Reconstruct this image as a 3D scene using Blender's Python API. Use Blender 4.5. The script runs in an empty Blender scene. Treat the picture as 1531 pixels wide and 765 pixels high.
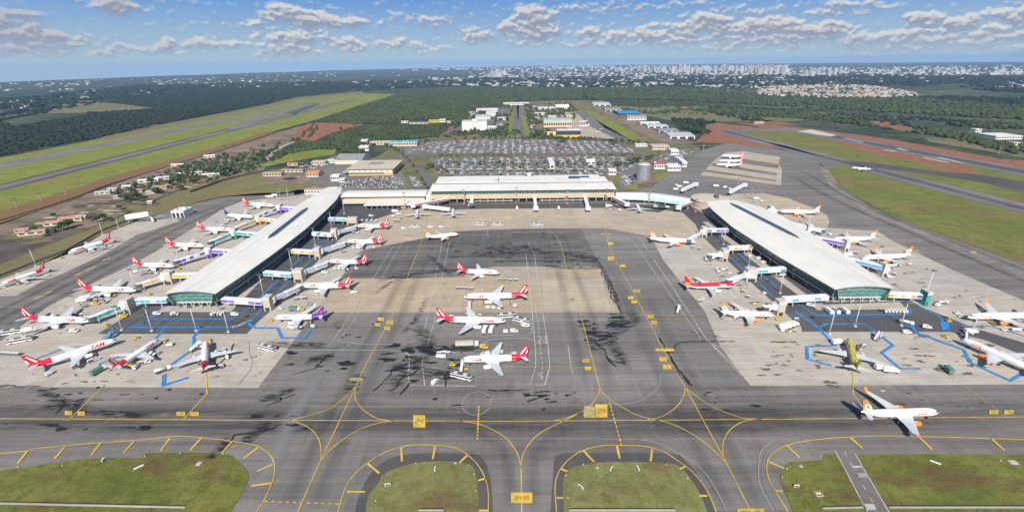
import bpy, bmesh, math, random
import numpy as np
from mathutils import Vector, Matrix, Euler
rnd = random.Random(11)
SC = bpy.context.scene
COL = SC.collection
R = math.radians
# ------------------------------------------------------------------ camera
FPX, W0, H0, CH = 728.0, 1531.0, 765.0, 169.0
PITCH, ROLL = 21.75, 0.68
cam = bpy.data.cameras.new('camera'); camo = bpy.data.objects.new('camera', cam); COL.objects.link(camo)
cam.sensor_width = 36.0; cam.sensor_fit = 'HORIZONTAL'; cam.lens = 36.0*FPX/W0
cam.clip_start = 1.0; cam.clip_end = 80000.0
CR = Euler((R(90-PITCH), 0, 0)).to_matrix() @ Matrix.Rotation(R(-ROLL), 3, 'Z')
camo.matrix_world = Matrix.Translation((0, 0, CH)) @ CR.to_4x4()
SC.camera = camo
def P(px, py, z=0.0):
    """where the sight line of a photo pixel meets the horizontal level z"""
    d = CR @ Vector(((px-W0/2)/FPX, -(py-H0/2)/FPX, -1.0))
    t = (z-CH)/d.z
    return Vector((d.x*t, d.y*t, z))
def PROJ(v):
    q = CR.transposed() @ (Vector(v)-Vector((0, 0, CH)))
    return (W0/2+FPX*q.x/-q.z, H0/2-FPX*q.y/-q.z)
# ------------------------------------------------------------------ materials
MATS = {}
def node_mat(name):
    m = bpy.data.materials.new(name); m.use_nodes = True
    nt = m.node_tree; b = nt.nodes['Principled BSDF']
    return m, nt, b
def flat(name, c, rough=0.6, metal=0.0, var=0.10, scale=0.6, spec=None, bump=0.0):
    """plain paint / metal / plaster with slight wear"""
    if name in MATS: return MATS[name]
    m, nt, b = node_mat(name)
    N = nt.nodes; L = nt.links
    tc = N.new('ShaderNodeTexCoord'); nz = N.new('ShaderNodeTexNoise'); nz.inputs['Scale'].default_value = scale
    nz.inputs['Detail'].default_value = 4
    L.new(tc.outputs['Object'], nz.inputs['Vector'])
    mr = N.new('ShaderNodeMapRange'); mr.inputs['From Min'].default_value = .3; mr.inputs['From Max'].default_value = .7
    mr.inputs['To Min'].default_value = 1-var; mr.inputs['To Max'].default_value = 1+var
    L.new(nz.outputs['Fac'], mr.inputs['Value'])
    mx = N.new('ShaderNodeVectorMath'); mx.operation = 'SCALE'; mx.inputs[0].default_value = c[:3]
    L.new(mr.outputs[0], mx.inputs['Scale']); L.new(mx.outputs[0], b.inputs['Base Color'])
    b.inputs['Roughness'].default_value = rough; b.inputs['Metallic'].default_value = metal
    if spec is not None: b.inputs['Specular IOR Level'].default_value = spec
    MATS[name] = m
    return m
class G:
    """small helper for node graphs in world metres"""
    def __init__(s, name):
        s.m, s.nt, s.b = node_mat(name); s.N = s.nt.nodes; s.L = s.nt.links
        g = s.N.new('ShaderNodeNewGeometry'); s.pos = g.outputs['Position']
        MATS[name] = s.m
    def scl(s, v, k):
        n = s.N.new('ShaderNodeVectorMath'); n.operation = 'MULTIPLY'; s.L.new(v, n.inputs[0]); n.inputs[1].default_value = k; return n.outputs[0]
    def add(s, v, w):
        n = s.N.new('ShaderNodeVectorMath'); n.operation = 'ADD'; s.L.new(v, n.inputs[0]); 
        if isinstance(w, tuple): n.inputs[1].default_value = w
        else: s.L.new(w, n.inputs[1])
        return n.outputs[0]
    def noise(s, k=(1, 1, 1), detail=5, rough=.55, dist=0.0, off=(0, 0, 0)):
        n = s.N.new('ShaderNodeTexNoise'); n.inputs['Scale'].default_value = 1.0; n.inputs['Detail'].default_value = detail
        n.inputs['Roughness'].default_value = rough; n.inputs['Distortion'].default_value = dist
        s.L.new(s.add(s.scl(s.pos, k), off), n.inputs['Vector']); return n.outputs['Fac']
    def vor(s, k, feat='F1'):
        n = s.N.new('ShaderNodeTexVoronoi'); n.feature = feat; n.inputs['Scale'].default_value = 1.0
        s.L.new(s.scl(s.pos, k), n.inputs['Vector']); return n
    def mr(s, f, a, b, c=0.0, d=1.0, smooth=False):
        n = s.N.new('ShaderNodeMapRange'); n.interpolation_type = 'SMOOTHSTEP' if smooth else 'LINEAR'
        s.L.new(f, n.inputs['Value'])
        for k, v in zip(('From Min', 'From Max', 'To Min', 'To Max'), (a, b, c, d)): n.inputs[k].default_value = v
        return n.outputs[0]
    def math(s, op, a, b=None):
        n = s.N.new('ShaderNodeMath'); n.operation = op
        for i, v in enumerate((a, b)):
            if v is None: continue
            if isinstance(v, (int, float)): n.inputs[i].default_value = v
            else: s.L.new(v, n.inputs[i])
        return n.outputs[0]
    def mix(s, f, a, b, mode='MIX'):
        n = s.N.new('ShaderNodeMix'); n.data_type = 'RGBA'; n.blend_type = mode; n.clamp_factor = True
        if isinstance(f, (int, float)): n.inputs[0].default_value = f
        else: s.L.new(f, n.inputs[0])
        for i, v in ((6, a), (7, b)):
            if isinstance(v, tuple): n.inputs[i].default_value = (*v[:3], 1)
            else: s.L.new(v, n.inputs[i])
        return n.outputs[2]
    def mul(s, c, f):
        n = s.N.new('ShaderNodeVectorMath'); n.operation = 'SCALE'
        if isinstance(c, tuple): n.inputs[0].default_value = c
        else: s.L.new(c, n.inputs[0])
        s.L.new(f, n.inputs['Scale']); return n.outputs[0]
    def cells(s, sx, sy, ang=0.0):
        """one random value per paving cell of sx by sy metres"""
        v = s.scl(s.pos, (1/sx, 1/sy, 0))
        n = s.N.new('ShaderNodeVectorMath'); n.operation = 'FLOOR'; s.L.new(v, n.inputs[0])
        w = s.N.new('ShaderNodeTexWhiteNoise'); w.noise_dimensions = '3D'; s.L.new(n.outputs[0], w.inputs[0]); return w.outputs['Value']
    def joint(s, axis, size, wid):
        """1 inside the joints between slabs"""
        x = s.N.new('ShaderNodeSeparateXYZ'); s.L.new(s.pos, x.inputs[0])
        f = s.math('FRACT', s.math('DIVIDE', x.outputs[axis], size))
        return s.math('LESS_THAN', f, wid/size)
    def out(s, col, rough=.85, bump=None, bs=0.3):
        s.L.new(col, s.b.inputs['Base Color'])
        if isinstance(rough, (int, float)): s.b.inputs['Roughness'].default_value = rough
        else: s.L.new(rough, s.b.inputs['Roughness'])
        s.b.inputs['Specular IOR Level'].default_value = .25
        if bump is not None:
            n = s.N.new('ShaderNodeBump'); n.inputs['Strength'].default_value = bs; n.inputs['Distance'].default_value = 1.0
            s.L.new(bump, n.inputs['Height']); s.L.new(n.outputs[0], s.b.inputs['Normal'])
        return s.m
def asphalt(name, base=(.105, .103, .101), lane=.13, streak=.3, blot=.35, dirx=True):
    g = G(name)
    k = (1, 1)
    big = g.noise((.006, .012, .01), 4)
    st = g.noise((.012, .35, 1) if dirx else (.35, .012, 1), 5, .65)
    st2 = g.noise((.35, .02, 1) if dirx else (.02, .35, 1), 4, .6, off=(31, 7, 0))
    mid = g.noise((.07, .07, 1), 6, .7)
    fine = g.noise((1.3, 1.3, 1), 3)
    c1 = g.cells(70, 8.0) if dirx else g.cells(8.0, 70)
    c2 = g.cells(140, 3.8) if dirx else g.cells(3.8, 140)
    f = g.mr(big, .35, .65, .86, 1.14)
    f = g.math('MULTIPLY', f, g.mr(st, .3, .7, 1-streak*.6, 1+streak*.6))
    f = g.math('MULTIPLY', f, g.mr(st2, .35, .65, 1-streak*.2, 1+streak*.2))
    f = g.math('MULTIPLY', f, g.mr(c1, 0, 1, 1-lane, 1+lane))
    f = g.math('MULTIPLY', f, g.mr(c2, 0, 1, .95, 1.05)); f = g.math('MULTIPLY', f, g.mr(mid, .58, .72, 1, 1-blot))
    f = g.math('MULTIPLY', f, g.mr(fine, .3, .7, .92, 1.08))
    tint = g.mix(g.mr(mid, .3, .7), tuple(base), (base[0]*1.08, base[1]*1.02, base[2]*.95))
    return g.out(g.mul(tint, f), .88)
def concrete(name, base, stain=(.12, .10, .08), amt=.5, slab=7.5, warm=(.50, .42, .31)):
    g = G(name)
    big = g.noise((.012, .018, 1), 4); mid = g.noise((.05, .12, 1), 6, .68, .4); st = g.noise((.03, .5, 1), 5, .7, off=(5, 5, 0))
    spot = g.noise((.22, .4, 1), 5, .7, off=(9, 2, 0)); cell = g.cells(slab, slab); cell2 = g.cells(slab*5, slab*2)
    col = g.mix(g.mr(big, .38, .66), tuple(base), warm)
    f = g.mr(cell, 0, 1, .95, 1.05)
    f = g.math('MULTIPLY', f, g.mr(cell2, 0, 1, .94, 1.06))
    f = g.math('MULTIPLY', f, g.mr(st, .3, .7, .88, 1.1))
    f = g.math('MULTIPLY', f, g.mr(mid, .3, .75, 1.08, .84))
    jt = g.math('MAXIMUM', g.joint(0, slab, .35), g.joint(1, slab, .35))
    f = g.math('MULTIPLY', f, g.mr(jt, 0, 1, 1, .86))
    col = g.mul(col, f)
    col = g.mix(g.math('MULTIPLY', g.mr(spot, .62, .74), amt), col, stain)
    return g.out(col, .85)
def grass(name, a, b, c, soil=(.17, .10, .055), soilamt=.4, sc=1.0, streak=False):
    g = G(name)
    n1 = g.noise((.02*sc, .02*sc, 1), 5, .6); n2 = g.noise((.10*sc, .10*sc, 1), 6, .72); n3 = g.noise((.7*sc, .7*sc, 1), 5, .8)
    n4 = g.noise((.012*sc, .03*sc, 1), 4, .6, off=(50, 20, 0))
    col = g.mix(g.mr(n1, .36, .64), a, b)
    col = g.mix(g.mr(n2, .45, .68), col, c)
    col = g.mix(g.math('MULTIPLY', g.mr(n4, .52, .66), soilamt), col, soil)
    col = g.mul(col, g.mr(n3, .3, .7, .62, 1.38))
    return g.out(col, .95, n3, .5)
M_ASPH = asphalt('apron_asphalt', (.168, .163, .156))
M_ASPH2 = asphalt('dark_asphalt', (.082, .081, .086), .10, .25, .2)
M_ASPH3 = asphalt('taxiway_asphalt', (.156, .148, .140), .12, .38, .25)
M_ASPHV = asphalt('runway_asphalt', (.16, .155, .155), .08, .2, .15, dirx=False)
M_ASPHD = asphalt('runway_shoulder', (.085, .08, .078), .05, .1, .15, dirx=False)
M_CONC = concrete('gate_concrete', (.405, .375, .335), amt=.8, warm=(.43, .385, .315))
M_TAN = concrete('apron_concrete', (.40, .345, .275), amt=.4, warm=(.43, .355, .26))
M_TAN2 = concrete('worn_concrete', (.35, .305, .245), amt=.85, warm=(.42, .335, .23))
M_GR_NEAR = grass('near_grass', (.120, .138, .024), (.185, .182, .042), (.072, .098, .016), (.125, .075, .033), .95, 2.2)
M_GR_PALE = grass('pale_grass', (.235, .232, .088), (.19, .185, .062), (.12, .135, .034), (.145, .09, .045), .75, 2.2)
M_GR_FIELD = grass('airfield_grass', (.160, .200, .022), (.225, .23, .045), (.105, .150, .018), (.24, .14, .05), .6, .5)
M_SCRUB = grass('scrub', (.13, .135, .05), (.21, .185, .09), (.05, .07, .022), (.27, .13, .06), .5, .8)
M_DIRT = grass('bare_dirt', (.225, .155, .108), (.15, .115, .083), (.30, .225, .165), (.09, .085, .045), .9, 1.0)
M_RED = grass('red_soil', (.265, .095, .048), (.21, .085, .045), (.30, .15, .085), (.16, .13, .05), .4, 1.0)
M_VERGE = grass('verge_grass', (.17, .15, .06), (.13, .125, .045), (.22, .175, .09), (.22, .11, .05), .6, 1.5)
M_YEL = flat('yellow_road_paint', (.58, .385, .05), .7, var=.25, scale=.15)
M_YELP = flat('worn_yellow_paint', (.36, .30, .13), .75, var=.35, scale=.4)
M_WHT = flat('white_road_paint', (.44, .43, .41), .7, var=.3, scale=.15)
M_PALE = flat('faded_white_paint', (.235, .23, .22), .8, var=.15, scale=.1)
M_BLU = flat('blue_road_paint', (.025, .20, .50), .7, var=.3, scale=.3)
M_PATCH = asphalt('light_asphalt', (.17, .168, .165), .05, .2, .1)
M_PATCHD = asphalt('repaired_asphalt', (.085, .083, .085), .05, .25, .1)
# ------------------------------------------------------------------ mesh builder
class MB:
    def __init__(s): s.v = []; s.f = []; s.mi = []; s.mats = []; s.sm = []
    def m(s, mat):
        if mat not in s.mats: s.mats.append(mat)
        return s.mats.index(mat)
    def face(s, pts, mat, smooth=False):
        n = len(s.v); s.v += [tuple(p) for p in pts]; s.f.append(tuple(range(n, n+len(pts)))); s.mi.append(s.m(mat)); s.sm.append(smooth)
    def box(s, x0, x1, y0, y1, z0, z1, mat, T=None, top=None):
        c = [Vector((x, y, z)) for z in (z0, z1) for y in (y0, y1) for x in (x0, x1)]
        if T is not None: c = [T @ p for p in c]
        n = len(s.v); s.v += [tuple(p) for p in c]
        for k, q in enumerate(((0, 2, 3, 1), (4, 5, 7, 6), (0, 1, 5, 4), (2, 6, 7, 3), (0, 4, 6, 2), (1, 3, 7, 5))):
            s.f.append(tuple(n+i for i in q)); s.mi.append(s.m(top if (k == 1 and top is not None) else mat)); s.sm.append(False)
    def grid(s, rows, mat, closed=False, smooth=True, capa=False, capb=False, matf=None):
        """rows: list of equally long point loops"""
        n = len(s.v); k = len(rows[0])
        for r in rows: s.v += [tuple(p) for p in r]
        for i in range(len(rows)-1):
            for j in range(k if closed else k-1):
                a = n+i*k+j; b = n+i*k+(j+1) % k
                s.f.append((a, b, b+k, a+k)); mm = matf(i, j) if matf else mat
                s.mi.append(s.m(mm)); s.sm.append(smooth)
        if capa: s.f.append(tuple(n+j for j in range(k))[::-1]); s.mi.append(s.m(mat)); s.sm.append(False)
        if capb: s.f.append(tuple(n+(len(rows)-1)*k+j for j in range(k))); s.mi.append(s.m(mat)); s.sm.append(False)
    def tube(s, a, b, r0, r1=None, mat=None, n=8, caps=True):
        a = Vector(a); b = Vector(b); r1 = r0 if r1 is None else r1
        d = (b-a).normalized(); u = d.orthogonal().normalized(); w = d.cross(u)
        rows = [[p+(u*math.cos(2*math.pi*i/n)+w*math.sin(2*math.pi*i/n))*r for i in range(n)] for p, r in ((a, r0), (b, r1))]
        s.grid(rows, mat, closed=True, smooth=n > 6, capa=caps, capb=caps)
    def build(s, name, parent=None, loc=None, rz=0.0, col=True):
        me = bpy.data.meshes.new(name); me.from_pydata(s.v, [], s.f)
        for mt in s.mats: me.materials.append(mt)
        me.polygons.foreach_set('material_index', s.mi); me.polygons.foreach_set('use_smooth', s.sm); me.update()
        o = bpy.data.objects.new(name, me); COL.objects.link(o)
        if parent is not None: o.parent = parent
        if loc is not None: o.location = loc
        o.rotation_euler.z = rz
        return o
def tag(o, label=None, cat=None, group=None, kind=None):
    if label: o['label'] = label
    if cat: o['category'] = cat
    if group: o['group'] = group
    if kind: o['kind'] = kind
    return o
def empty(name, loc=(0, 0, 0), rz=0.0, label=None, cat=None, group=None):
    o = bpy.data.objects.new(name, None); COL.objects.link(o); o.location = loc; o.rotation_euler = (0, 0, rz); o.empty_display_size = .5
    return tag(o, label, cat, group)
def copy_tree(o, parent=None, kids=None):
    c = o.copy(); COL.objects.link(c); c.parent = parent
    for ch in (kids or KIDS)(o): copy_tree(ch, c, kids)
    return c
def KIDS(o): return [x for x in ALLKIDS.get(o.name, [])]
ALLKIDS = {}
def reg(root):
    """remember the family of a prototype, once"""
    for o in [x for x in COL.objects]:
        if o.parent is not None:
            L = ALLKIDS.setdefault(o.parent.name, [])
            if o not in L: L.append(o)
# ------------------------------------------------------------------ flat sheets on the ground
LV = [0.06]
def sheet(name, px, mat, lvl, kind='structure'):
    z = .05*lvl
    pts = [P(x, y, 0) for x, y in px]
    b = MB(); b.face([(p.x, p.y, z) for p in pts], mat)
    o = b.build(name)
    # keep faces up
    me = o.data
    if me.polygons[0].normal.z < 0: me.flip_normals()
    return tag(o, kind=kind)
def spline(px, n=6):
    """smooth a pixel polyline (Catmull-Rom)"""
    if len(px) < 3: return px
    q = [px[0]]+list(px)+[px[-1]]; o = []
    for i in range(1, len(q)-2):
        p0, p1, p2, p3 = q[i-1:i+3]
        for k in range(n):
            t = k/n
            o.append(tuple(.5*((2*p1[j])+(-p0[j]+p2[j])*t+(2*p0[j]-5*p1[j]+4*p2[j]-p3[j])*t*t+(-p0[j]+3*p1[j]-3*p2[j]+p3[j])*t**3) for j in (0, 1)))
    o.append(px[-1]); return o
def ribbon(mb, pts, w, z, mat, dash=None):
    """strip of width w metres along world points"""
    pts = [Vector((p[0], p[1], 0)) for p in pts]
    if dash:
        on, off = dash; segs = []; cur = 0.0
        for a, b in zip(pts, pts[1:]):
            L = (b-a).length; t = 0.0
            while t < L:
                ph = (cur+t) % (on+off)
                if ph < on:
                    e = min(L, t+on-ph+1e-3); segs.append((a.lerp(b, t/L), a.lerp(b, e/L))); t = e+1e-3
                else: t += on+off-ph+1e-3
            cur += L
        for a, b in segs: ribbon(mb, [a, b], w, z, mat)
        return
    L_ = []; R_ = []
    for i, p in enumerate(pts):
        a = pts[max(0, i-1)]; b = pts[min(len(pts)-1, i+1)]
        d = (b-a); d = d.normalized() if d.length > 1e-6 else Vector((1, 0, 0)); n = Vector((-d.y, d.x, 0))
        k = 1.0
        if 0 < i < len(pts)-1:
            d1 = (p-a).normalized(); k = 1/max(.6, abs(d1.dot(d)))
        L_.append(p+n*w/2*k); R_.append(p-n*w/2*k)
    for i in range(len(pts)-1):
        mb.face([(q.x, q.y, z) for q in (R_[i], R_[i+1], L_[i+1], L_[i])], mat)
def line(mb, px, w, lvl, mat, smooth=False, dash=None):
    if smooth: px = spline(px)
    ribbon(mb, [P(x, y) for x, y in px], w, .05*lvl, mat, dash)
# ------------------------------------------------------------------ terrain out to the rim of the plateau
def rim(az):
    """distance at which the land ends, by bearing in degrees"""
    k = [(-180, 9000), (-50, 8600), (-44, 9000), (-26, 12500), (-8, 17500), (0, 20000), (50, 21000), (90, 20000), (180, 9000)]
    for (a, r), (b, s) in zip(k, k[1:]):
        if a <= az <= b: return r+(s-r)*(az-a)/(b-a)
    return 9000
def terrain():
    g = G('open_land')
    n1 = g.noise((.0009, .0016, 1), 5, .6); n2 = g.noise((.004, .008, 1), 6, .65); n3 = g.noise((.05, .05, 1), 5, .7)
    n4 = g.noise((.0006, .0018, 1), 4, .6, off=(11, 3, 0)); n5 = g.noise((.0022, .006, 1), 5, .6, off=(3, 30, 0))
    col = g.mix(g.mr(n2, .35, .62), (.026, .043, .022), (.052, .068, .032))
    col = g.mix(g.math('MULTIPLY', g.mr(n1, .50, .62), .75), col, (.100, .112, .050))
    col = g.mix(g.math('MULTIPLY', g.mr(n5, .60, .68), .7), col, (.15, .115, .075))
    col = g.mix(g.math('MULTIPLY', g.mr(n4, .62, .72), .6), col, (.11, .145, .06))
    n6 = g.noise((.016, .03, 1), 6, .75, off=(8, 8, 0)); n7 = g.noise((.0045, .011, 1), 6, .7, off=(2, 9, 0))
    col = g.mul(col, g.mr(n3, .3, .7, .7, 1.3)); col = g.mul(col, g.mr(n6, .40, .60, .50, 1.35)); col = g.mix(g.math('MULTIPLY', g.mr(n7, .54, .60), .55), col, (.022, .036, .020))
    m = g.out(col, .95)
    radii = [0, 150, 400, 800, 1400, 2200, 3200, 4500, 6200, 8000]
    rows = []; NA = 96
    for i in range(len(radii)+6):
        row = []
        for a in range(NA):
            az = -180+360*a/NA; rr = rim(az)
            if i < len(radii): r = radii[i]; z = -.35
            else:
                k = (i-len(radii)+1)/6; r = 8000+(rr-8000)*k
                z = -.35+(14*math.sin(az*.21+k*4)+9*math.sin(az*.53+1))*k*(rr/20000)
                if k >= 1: z = -.35+ (5*math.sin(az*.9)+4*math.sin(az*2.3))*(rr/20000)
            row.append(Vector((r*math.sin(R(az)), r*math.cos(R(az)), z)))
        rows.append(row)
    # the plateau drops away past the rim
    rows.append([Vector((p.x*1.12, p.y*1.12, -260)) for p in rows[-1]])
    b = MB(); b.grid(rows, m, closed=True, smooth=True)
    o = b.build('ground'); 
    if o.data.polygons[NA*3].normal.z < 0: o.data.flip_normals()
    tag(o, kind='structure')
terrain()
# --- left airfield
sheet('grass_field', [(-260, 262), (-60, 245), (0, 236), (60, 225), (162, 205), (240, 187), (330, 170), (400, 157), (445, 146), (521, 139), (560, 140), (596, 141), (537, 159), (469, 180), (400, 199), (300, 231), (225, 254), (157, 274), (120, 291), (60, 311), (0, 330), (-70, 354), (-260, 420)], M_GR_FIELD, 2)
M_REDP = grass('patchy_red_soil', (.20, .11, .05), (.25, .095, .045), (.13, .14, .035), (.16, .11, .06), .8, 1.2)
sheet('red_soil_strip', [(-100, 352), (0, 316), (60, 298), (120, 279), (157, 266), (225, 248), (300, 227), (360, 209), (400, 196), (410, 200), (360, 216), (300, 234), (225, 257), (157, 278), (120, 295), (60, 315), (0, 336), (-100, 375)], M_REDP, 3)
sheet('soil_strip', [(150, 205), (240, 188), (330, 171), (400, 158), (445, 147), (541, 137), (545, 139), (445, 150), (400, 162), (330, 175), (240, 193), (160, 209)], M_VERGE, 3)
def strip(name, a, b, w, mat, lvl, wc=None, matc=None):
    A, B = P(*a), P(*b); mb = MB(); ribbon(mb, [A, B], w, .05*lvl, mat)
    o = tag(mb.build(name), kind='structure')
    if wc:
        mb = MB(); ribbon(mb, [A, B], wc, .05*lvl+.05, matc); tag(mb.build(name+'_centre'), kind='structure')
strip('runway', (-150, 279), (486, 149.5), 50, M_ASPHV, 4)
strip('taxiway', (-150, 318), (524, 149.5), 44, M_ASPHD, 4, 22, M_ASPHV)
mb = MB()
A0, B0 = P(-150, 279), P(486, 149.5)
for k in range(70):
    t = k/70; ribbon(mb, [A0.lerp(B0, t), A0.lerp(B0, t+.006)], .9, .31, M_WHT)
ribbon(mb, [P(-150, 318), P(524, 149.5)], .5, .31, M_YEL)
tag(mb.build('runway_centreline'), kind='structure')
sheet('taxiway_link', [(424, 169.5), (452, 160.5), (463, 158), (474, 154.5), (480, 156), (458, 164), (440, 171)], M_ASPHD, 5)
sheet('taxiway_link', [(340, 190), (362, 183), (425, 165), (432, 167), (372, 186), (345, 193)], M_ASPHV, 5)
# --- dirt lot, clearing and grass patches left of the terminal
sheet('dirt_lot', [(-200, 420), (0, 334), (120, 294), (225, 257), (300, 234), (400, 202), (470, 183), (455, 200), (430, 215), (405, 238), (390, 262), (300, 272), (260, 286), (170, 327), (100, 354), (0, 400), (-200, 500)], M_DIRT, 3)
sheet('dark_dirt', [(-120, 440), (0, 352), (60, 352), (130, 345), (205, 318), (190, 330), (100, 362), (0, 402), (-120, 470)], flat('wet_dirt', (.085, .065, .05), .95, var=.4, scale=.03), 4)
sheet('red_clearing', [(438, 208), (446, 190), (470, 184), (500, 181), (533, 181), (545, 187), (520, 192), (500, 198), (470, 211)], M_RED, 4)
sheet('verge', [(-200, 500), (0, 396), (60, 371), (150, 336), (205, 314), (262, 287), (305, 272), (395, 258), (430, 250), (452, 262), (470, 285), (440, 292), (400, 292), (340, 294), (300, 302), (262, 312), (205, 331), (153, 351), (100, 381), (66, 394), (0, 420), (-200, 520)], M_VERGE, 5)
sheet('grass_patch', [(330, 291), (345, 279), (395, 262), (420, 270), (450, 282), (430, 288), (380, 289)], grass('olive_grass', (.15, .16, .05), (.21, .19, .075), (.12, .13, .04), (.30, .15, .06), .6, 1.5), 6)
sheet('grass_patch', [(378, 248), (405, 238), (432, 230), (470, 224), (503, 223), (500, 231), (470, 236), (430, 243), (400, 249)], M_GR_FIELD, 6)
# --- the big apron
sheet('apron', [(-420, 640), (-260, 530), (0, 417), (66, 393), (153, 350), (205, 330), (262, 312), (300, 301), (340, 293), (440, 284), (520, 282), (640, 290), (920, 292), (962, 282), (1000, 262), (1032, 240), (1046, 226), (1085, 214), (1150, 222), (1195, 230), (1225, 240), (1240, 256), (1252, 275), (1300, 309), (1380, 341), (1450, 366), (1531, 393), (1800, 480), (2100, 640), (2100, 860), (-420, 860)], M_ASPH, 5)
sheet('taxi_lane', [(-420, 640), (-260, 545), (0, 443), (24, 443), (66, 420), (95, 410), (153, 382), (204, 352), (270, 327), (340, 300), (440, 288), (440, 292), (400, 298), (357, 303), (335, 311), (296, 337), (240, 372), (200, 396), (153, 418), (73, 459), (0, 512), (-60, 545), (-300, 690)], M_ASPH3, 6.3)
sheet('taxi_lane', [(-400, 579), (1900, 574), (2000, 690), (1531, 681), (1281, 680), (800, 690), (400, 690), (0, 700), (-500, 740)], M_ASPH3, 6)
sheet('taxi_lane', [(1165, 232), (1225, 240), (1240, 256), (1252, 275), (1300, 309), (1380, 341), (1450, 366), (1531, 393), (1700, 448), (1760, 540), (1531, 451), (1424, 405), (1334, 361), (1260, 338), (1240, 322), (1215, 310), (1179, 296), (1140, 288), (1165, 276)], M_ASPH3, 6)
sheet('shoulder', [(1225, 245), (1240, 256), (1252, 275), (1300, 309), (1380, 341), (1450, 366), (1531, 393), (1700, 448), (1700, 462), (1531, 404), (1440, 373), (1370, 348), (1290, 314), (1242, 280), (1228, 258)], flat('dusty_shoulder', (.20, .18, .15), .9, var=.25, scale=.05), 7)
# concrete stands
sheet('concrete_strip', [(-260, 530), (0, 418), (66, 394), (100, 381), (153, 351), (200, 333), (262, 326), (270, 331), (204, 352), (153, 382), (95, 409), (66, 420), (24, 443), (0, 443), (-260, 545)], M_CONC, 8)
sheet('concrete_apron', [(-60, 545), (0, 511), (73, 458), (153, 417), (200, 395), (240, 372), (296, 337), (335, 311), (360, 302), (400, 297), (470, 290), (520, 286), (545, 300), (620, 306), (915, 304), (1030, 305), (1100, 290), (1140, 289), (1179, 297), (1215, 311), (1236, 322), (1240, 332), (1236, 341), (1312, 346), (1334, 360), (1424, 404), (1531, 450), (1760, 550), (1900, 574), (1531, 575), (1122, 577), (1108, 560), (1076, 517), (1053, 465), (992, 390), (973, 354), (940, 347.5), (905, 341.5), (820, 342), (740, 343), (684, 346), (633, 356.5), (589, 365), (546, 373), (537, 377), (516, 407), (497, 435), (461, 480), (431, 521), (386, 580), (-400, 577)], M_CONC, 7)
sheet('tan_concrete', [(545, 338), (575, 326), (612, 312), (700, 306), (915, 304), (1020, 308), (1050, 318), (1046, 350), (1032, 362), (1000, 358), (940, 347), (905, 341), (820, 341.5), (740, 342.5), (684, 345.5), (633, 356), (589, 364.5), (556, 370)], M_TAN, 8)
sheet('tan_concrete', [(1095, 292), (1140, 289.5), (1179, 297.5), (1215, 311.5), (1235, 322), (1239, 332), (1234, 340.5), (1200, 338), (1150, 312)], M_TAN, 8)
sheet('concrete_patch', [(468, 467.5), (491, 440), (513, 417), (640, 416), (694, 414), (700, 405), (740, 399), (898, 399), (910, 430), (927, 467.5)], M_TAN2, 8)
sheet('bright_concrete_patch', [(810, 420), (900, 416), (906, 440), (912, 464), (814, 464)], concrete('clean_concrete', (.42, .37, .29), amt=.25, warm=(.43, .36, .26)), 9)
M_PATCHM = asphalt('patched_asphalt', (.118, .115, .112), .16, .5, .45)
sheet('pavement_patch', [(640, 347), (740, 344), (800, 343), (870, 343), (897, 398), (740, 398), (700, 404), (600, 408), (612, 380)], M_PATCHM, 6.4)
sheet('pavement_patch', [(545, 374), (589, 366), (633, 357.5), (625, 376), (600, 414), (514, 415.5), (530, 398)], M_PATCHM, 6)
sheet('remote_stand', [(1047, 262), (1068, 240), (1084, 229), (1110, 226), (1167, 235), (1164, 244), (1169, 254), (1168, 277.5)], M_TAN, 7)
for q in ([(1080, 233), (1165, 246), (1163, 252), (1076, 240)], [(1066, 244), (1166, 260), (1166, 263.5), (1062, 248)], [(1056, 254), (1163, 270), (1163, 272), (1052, 257)]):
    sheet('stand_lane', q, M_ASPH3, 8)
sheet('light_kerb_slab', [(1162, 255), (1169, 254), (1168, 277.5), (1160, 276.5)], M_CONC, 9)
# head roads round the piers
sheet('service_road', [(146, 499.5), (205, 463), (232, 449), (262, 452), (340, 452), (372, 432), (420, 388), (470, 336), (492, 312), (512, 302), (560, 306), (612, 308), (590, 319), (565, 327), (540, 334), (508, 358), (478, 388), (452, 414), (410, 461), (385, 482), (369, 499.5)], M_ASPH2, 9)
sheet('service_road', [(1199, 496.5), (1198, 489), (1170, 465), (1122, 422), (1075, 378), (1046, 350), (1040, 336), (1020, 318), (930, 306), (1030, 306), (1056, 322), (1100, 352), (1160, 395), (1236, 452), (1356, 451), (1417, 475), (1459, 492), (1531, 513), (1640, 548), (1640, 575), (1531, 532), (1470, 508), (1420, 496.5)], M_ASPH2, 9)
sheet('service_road', [(640, 306), (915, 304), (925, 308), (1000, 312), (985, 318), (915, 311), (700, 313), (640, 316)], M_ASPH2, 9)
sheet('pavement', [(243, 458), (330, 458), (350, 447), (392, 408), (435, 366), (480, 322), (486, 322), (444, 366), (402, 408), (362, 450), (345, 467), (236, 467)], M_CONC, 10)
sheet('pavement', [(1232, 456), (1345, 452), (1356, 463), (1222, 464), (1196, 444), (1140, 402), (1085, 360), (1050, 332), (1058, 332), (1093, 357), (1150, 399), (1206, 441)], M_CONC, 10)
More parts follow.
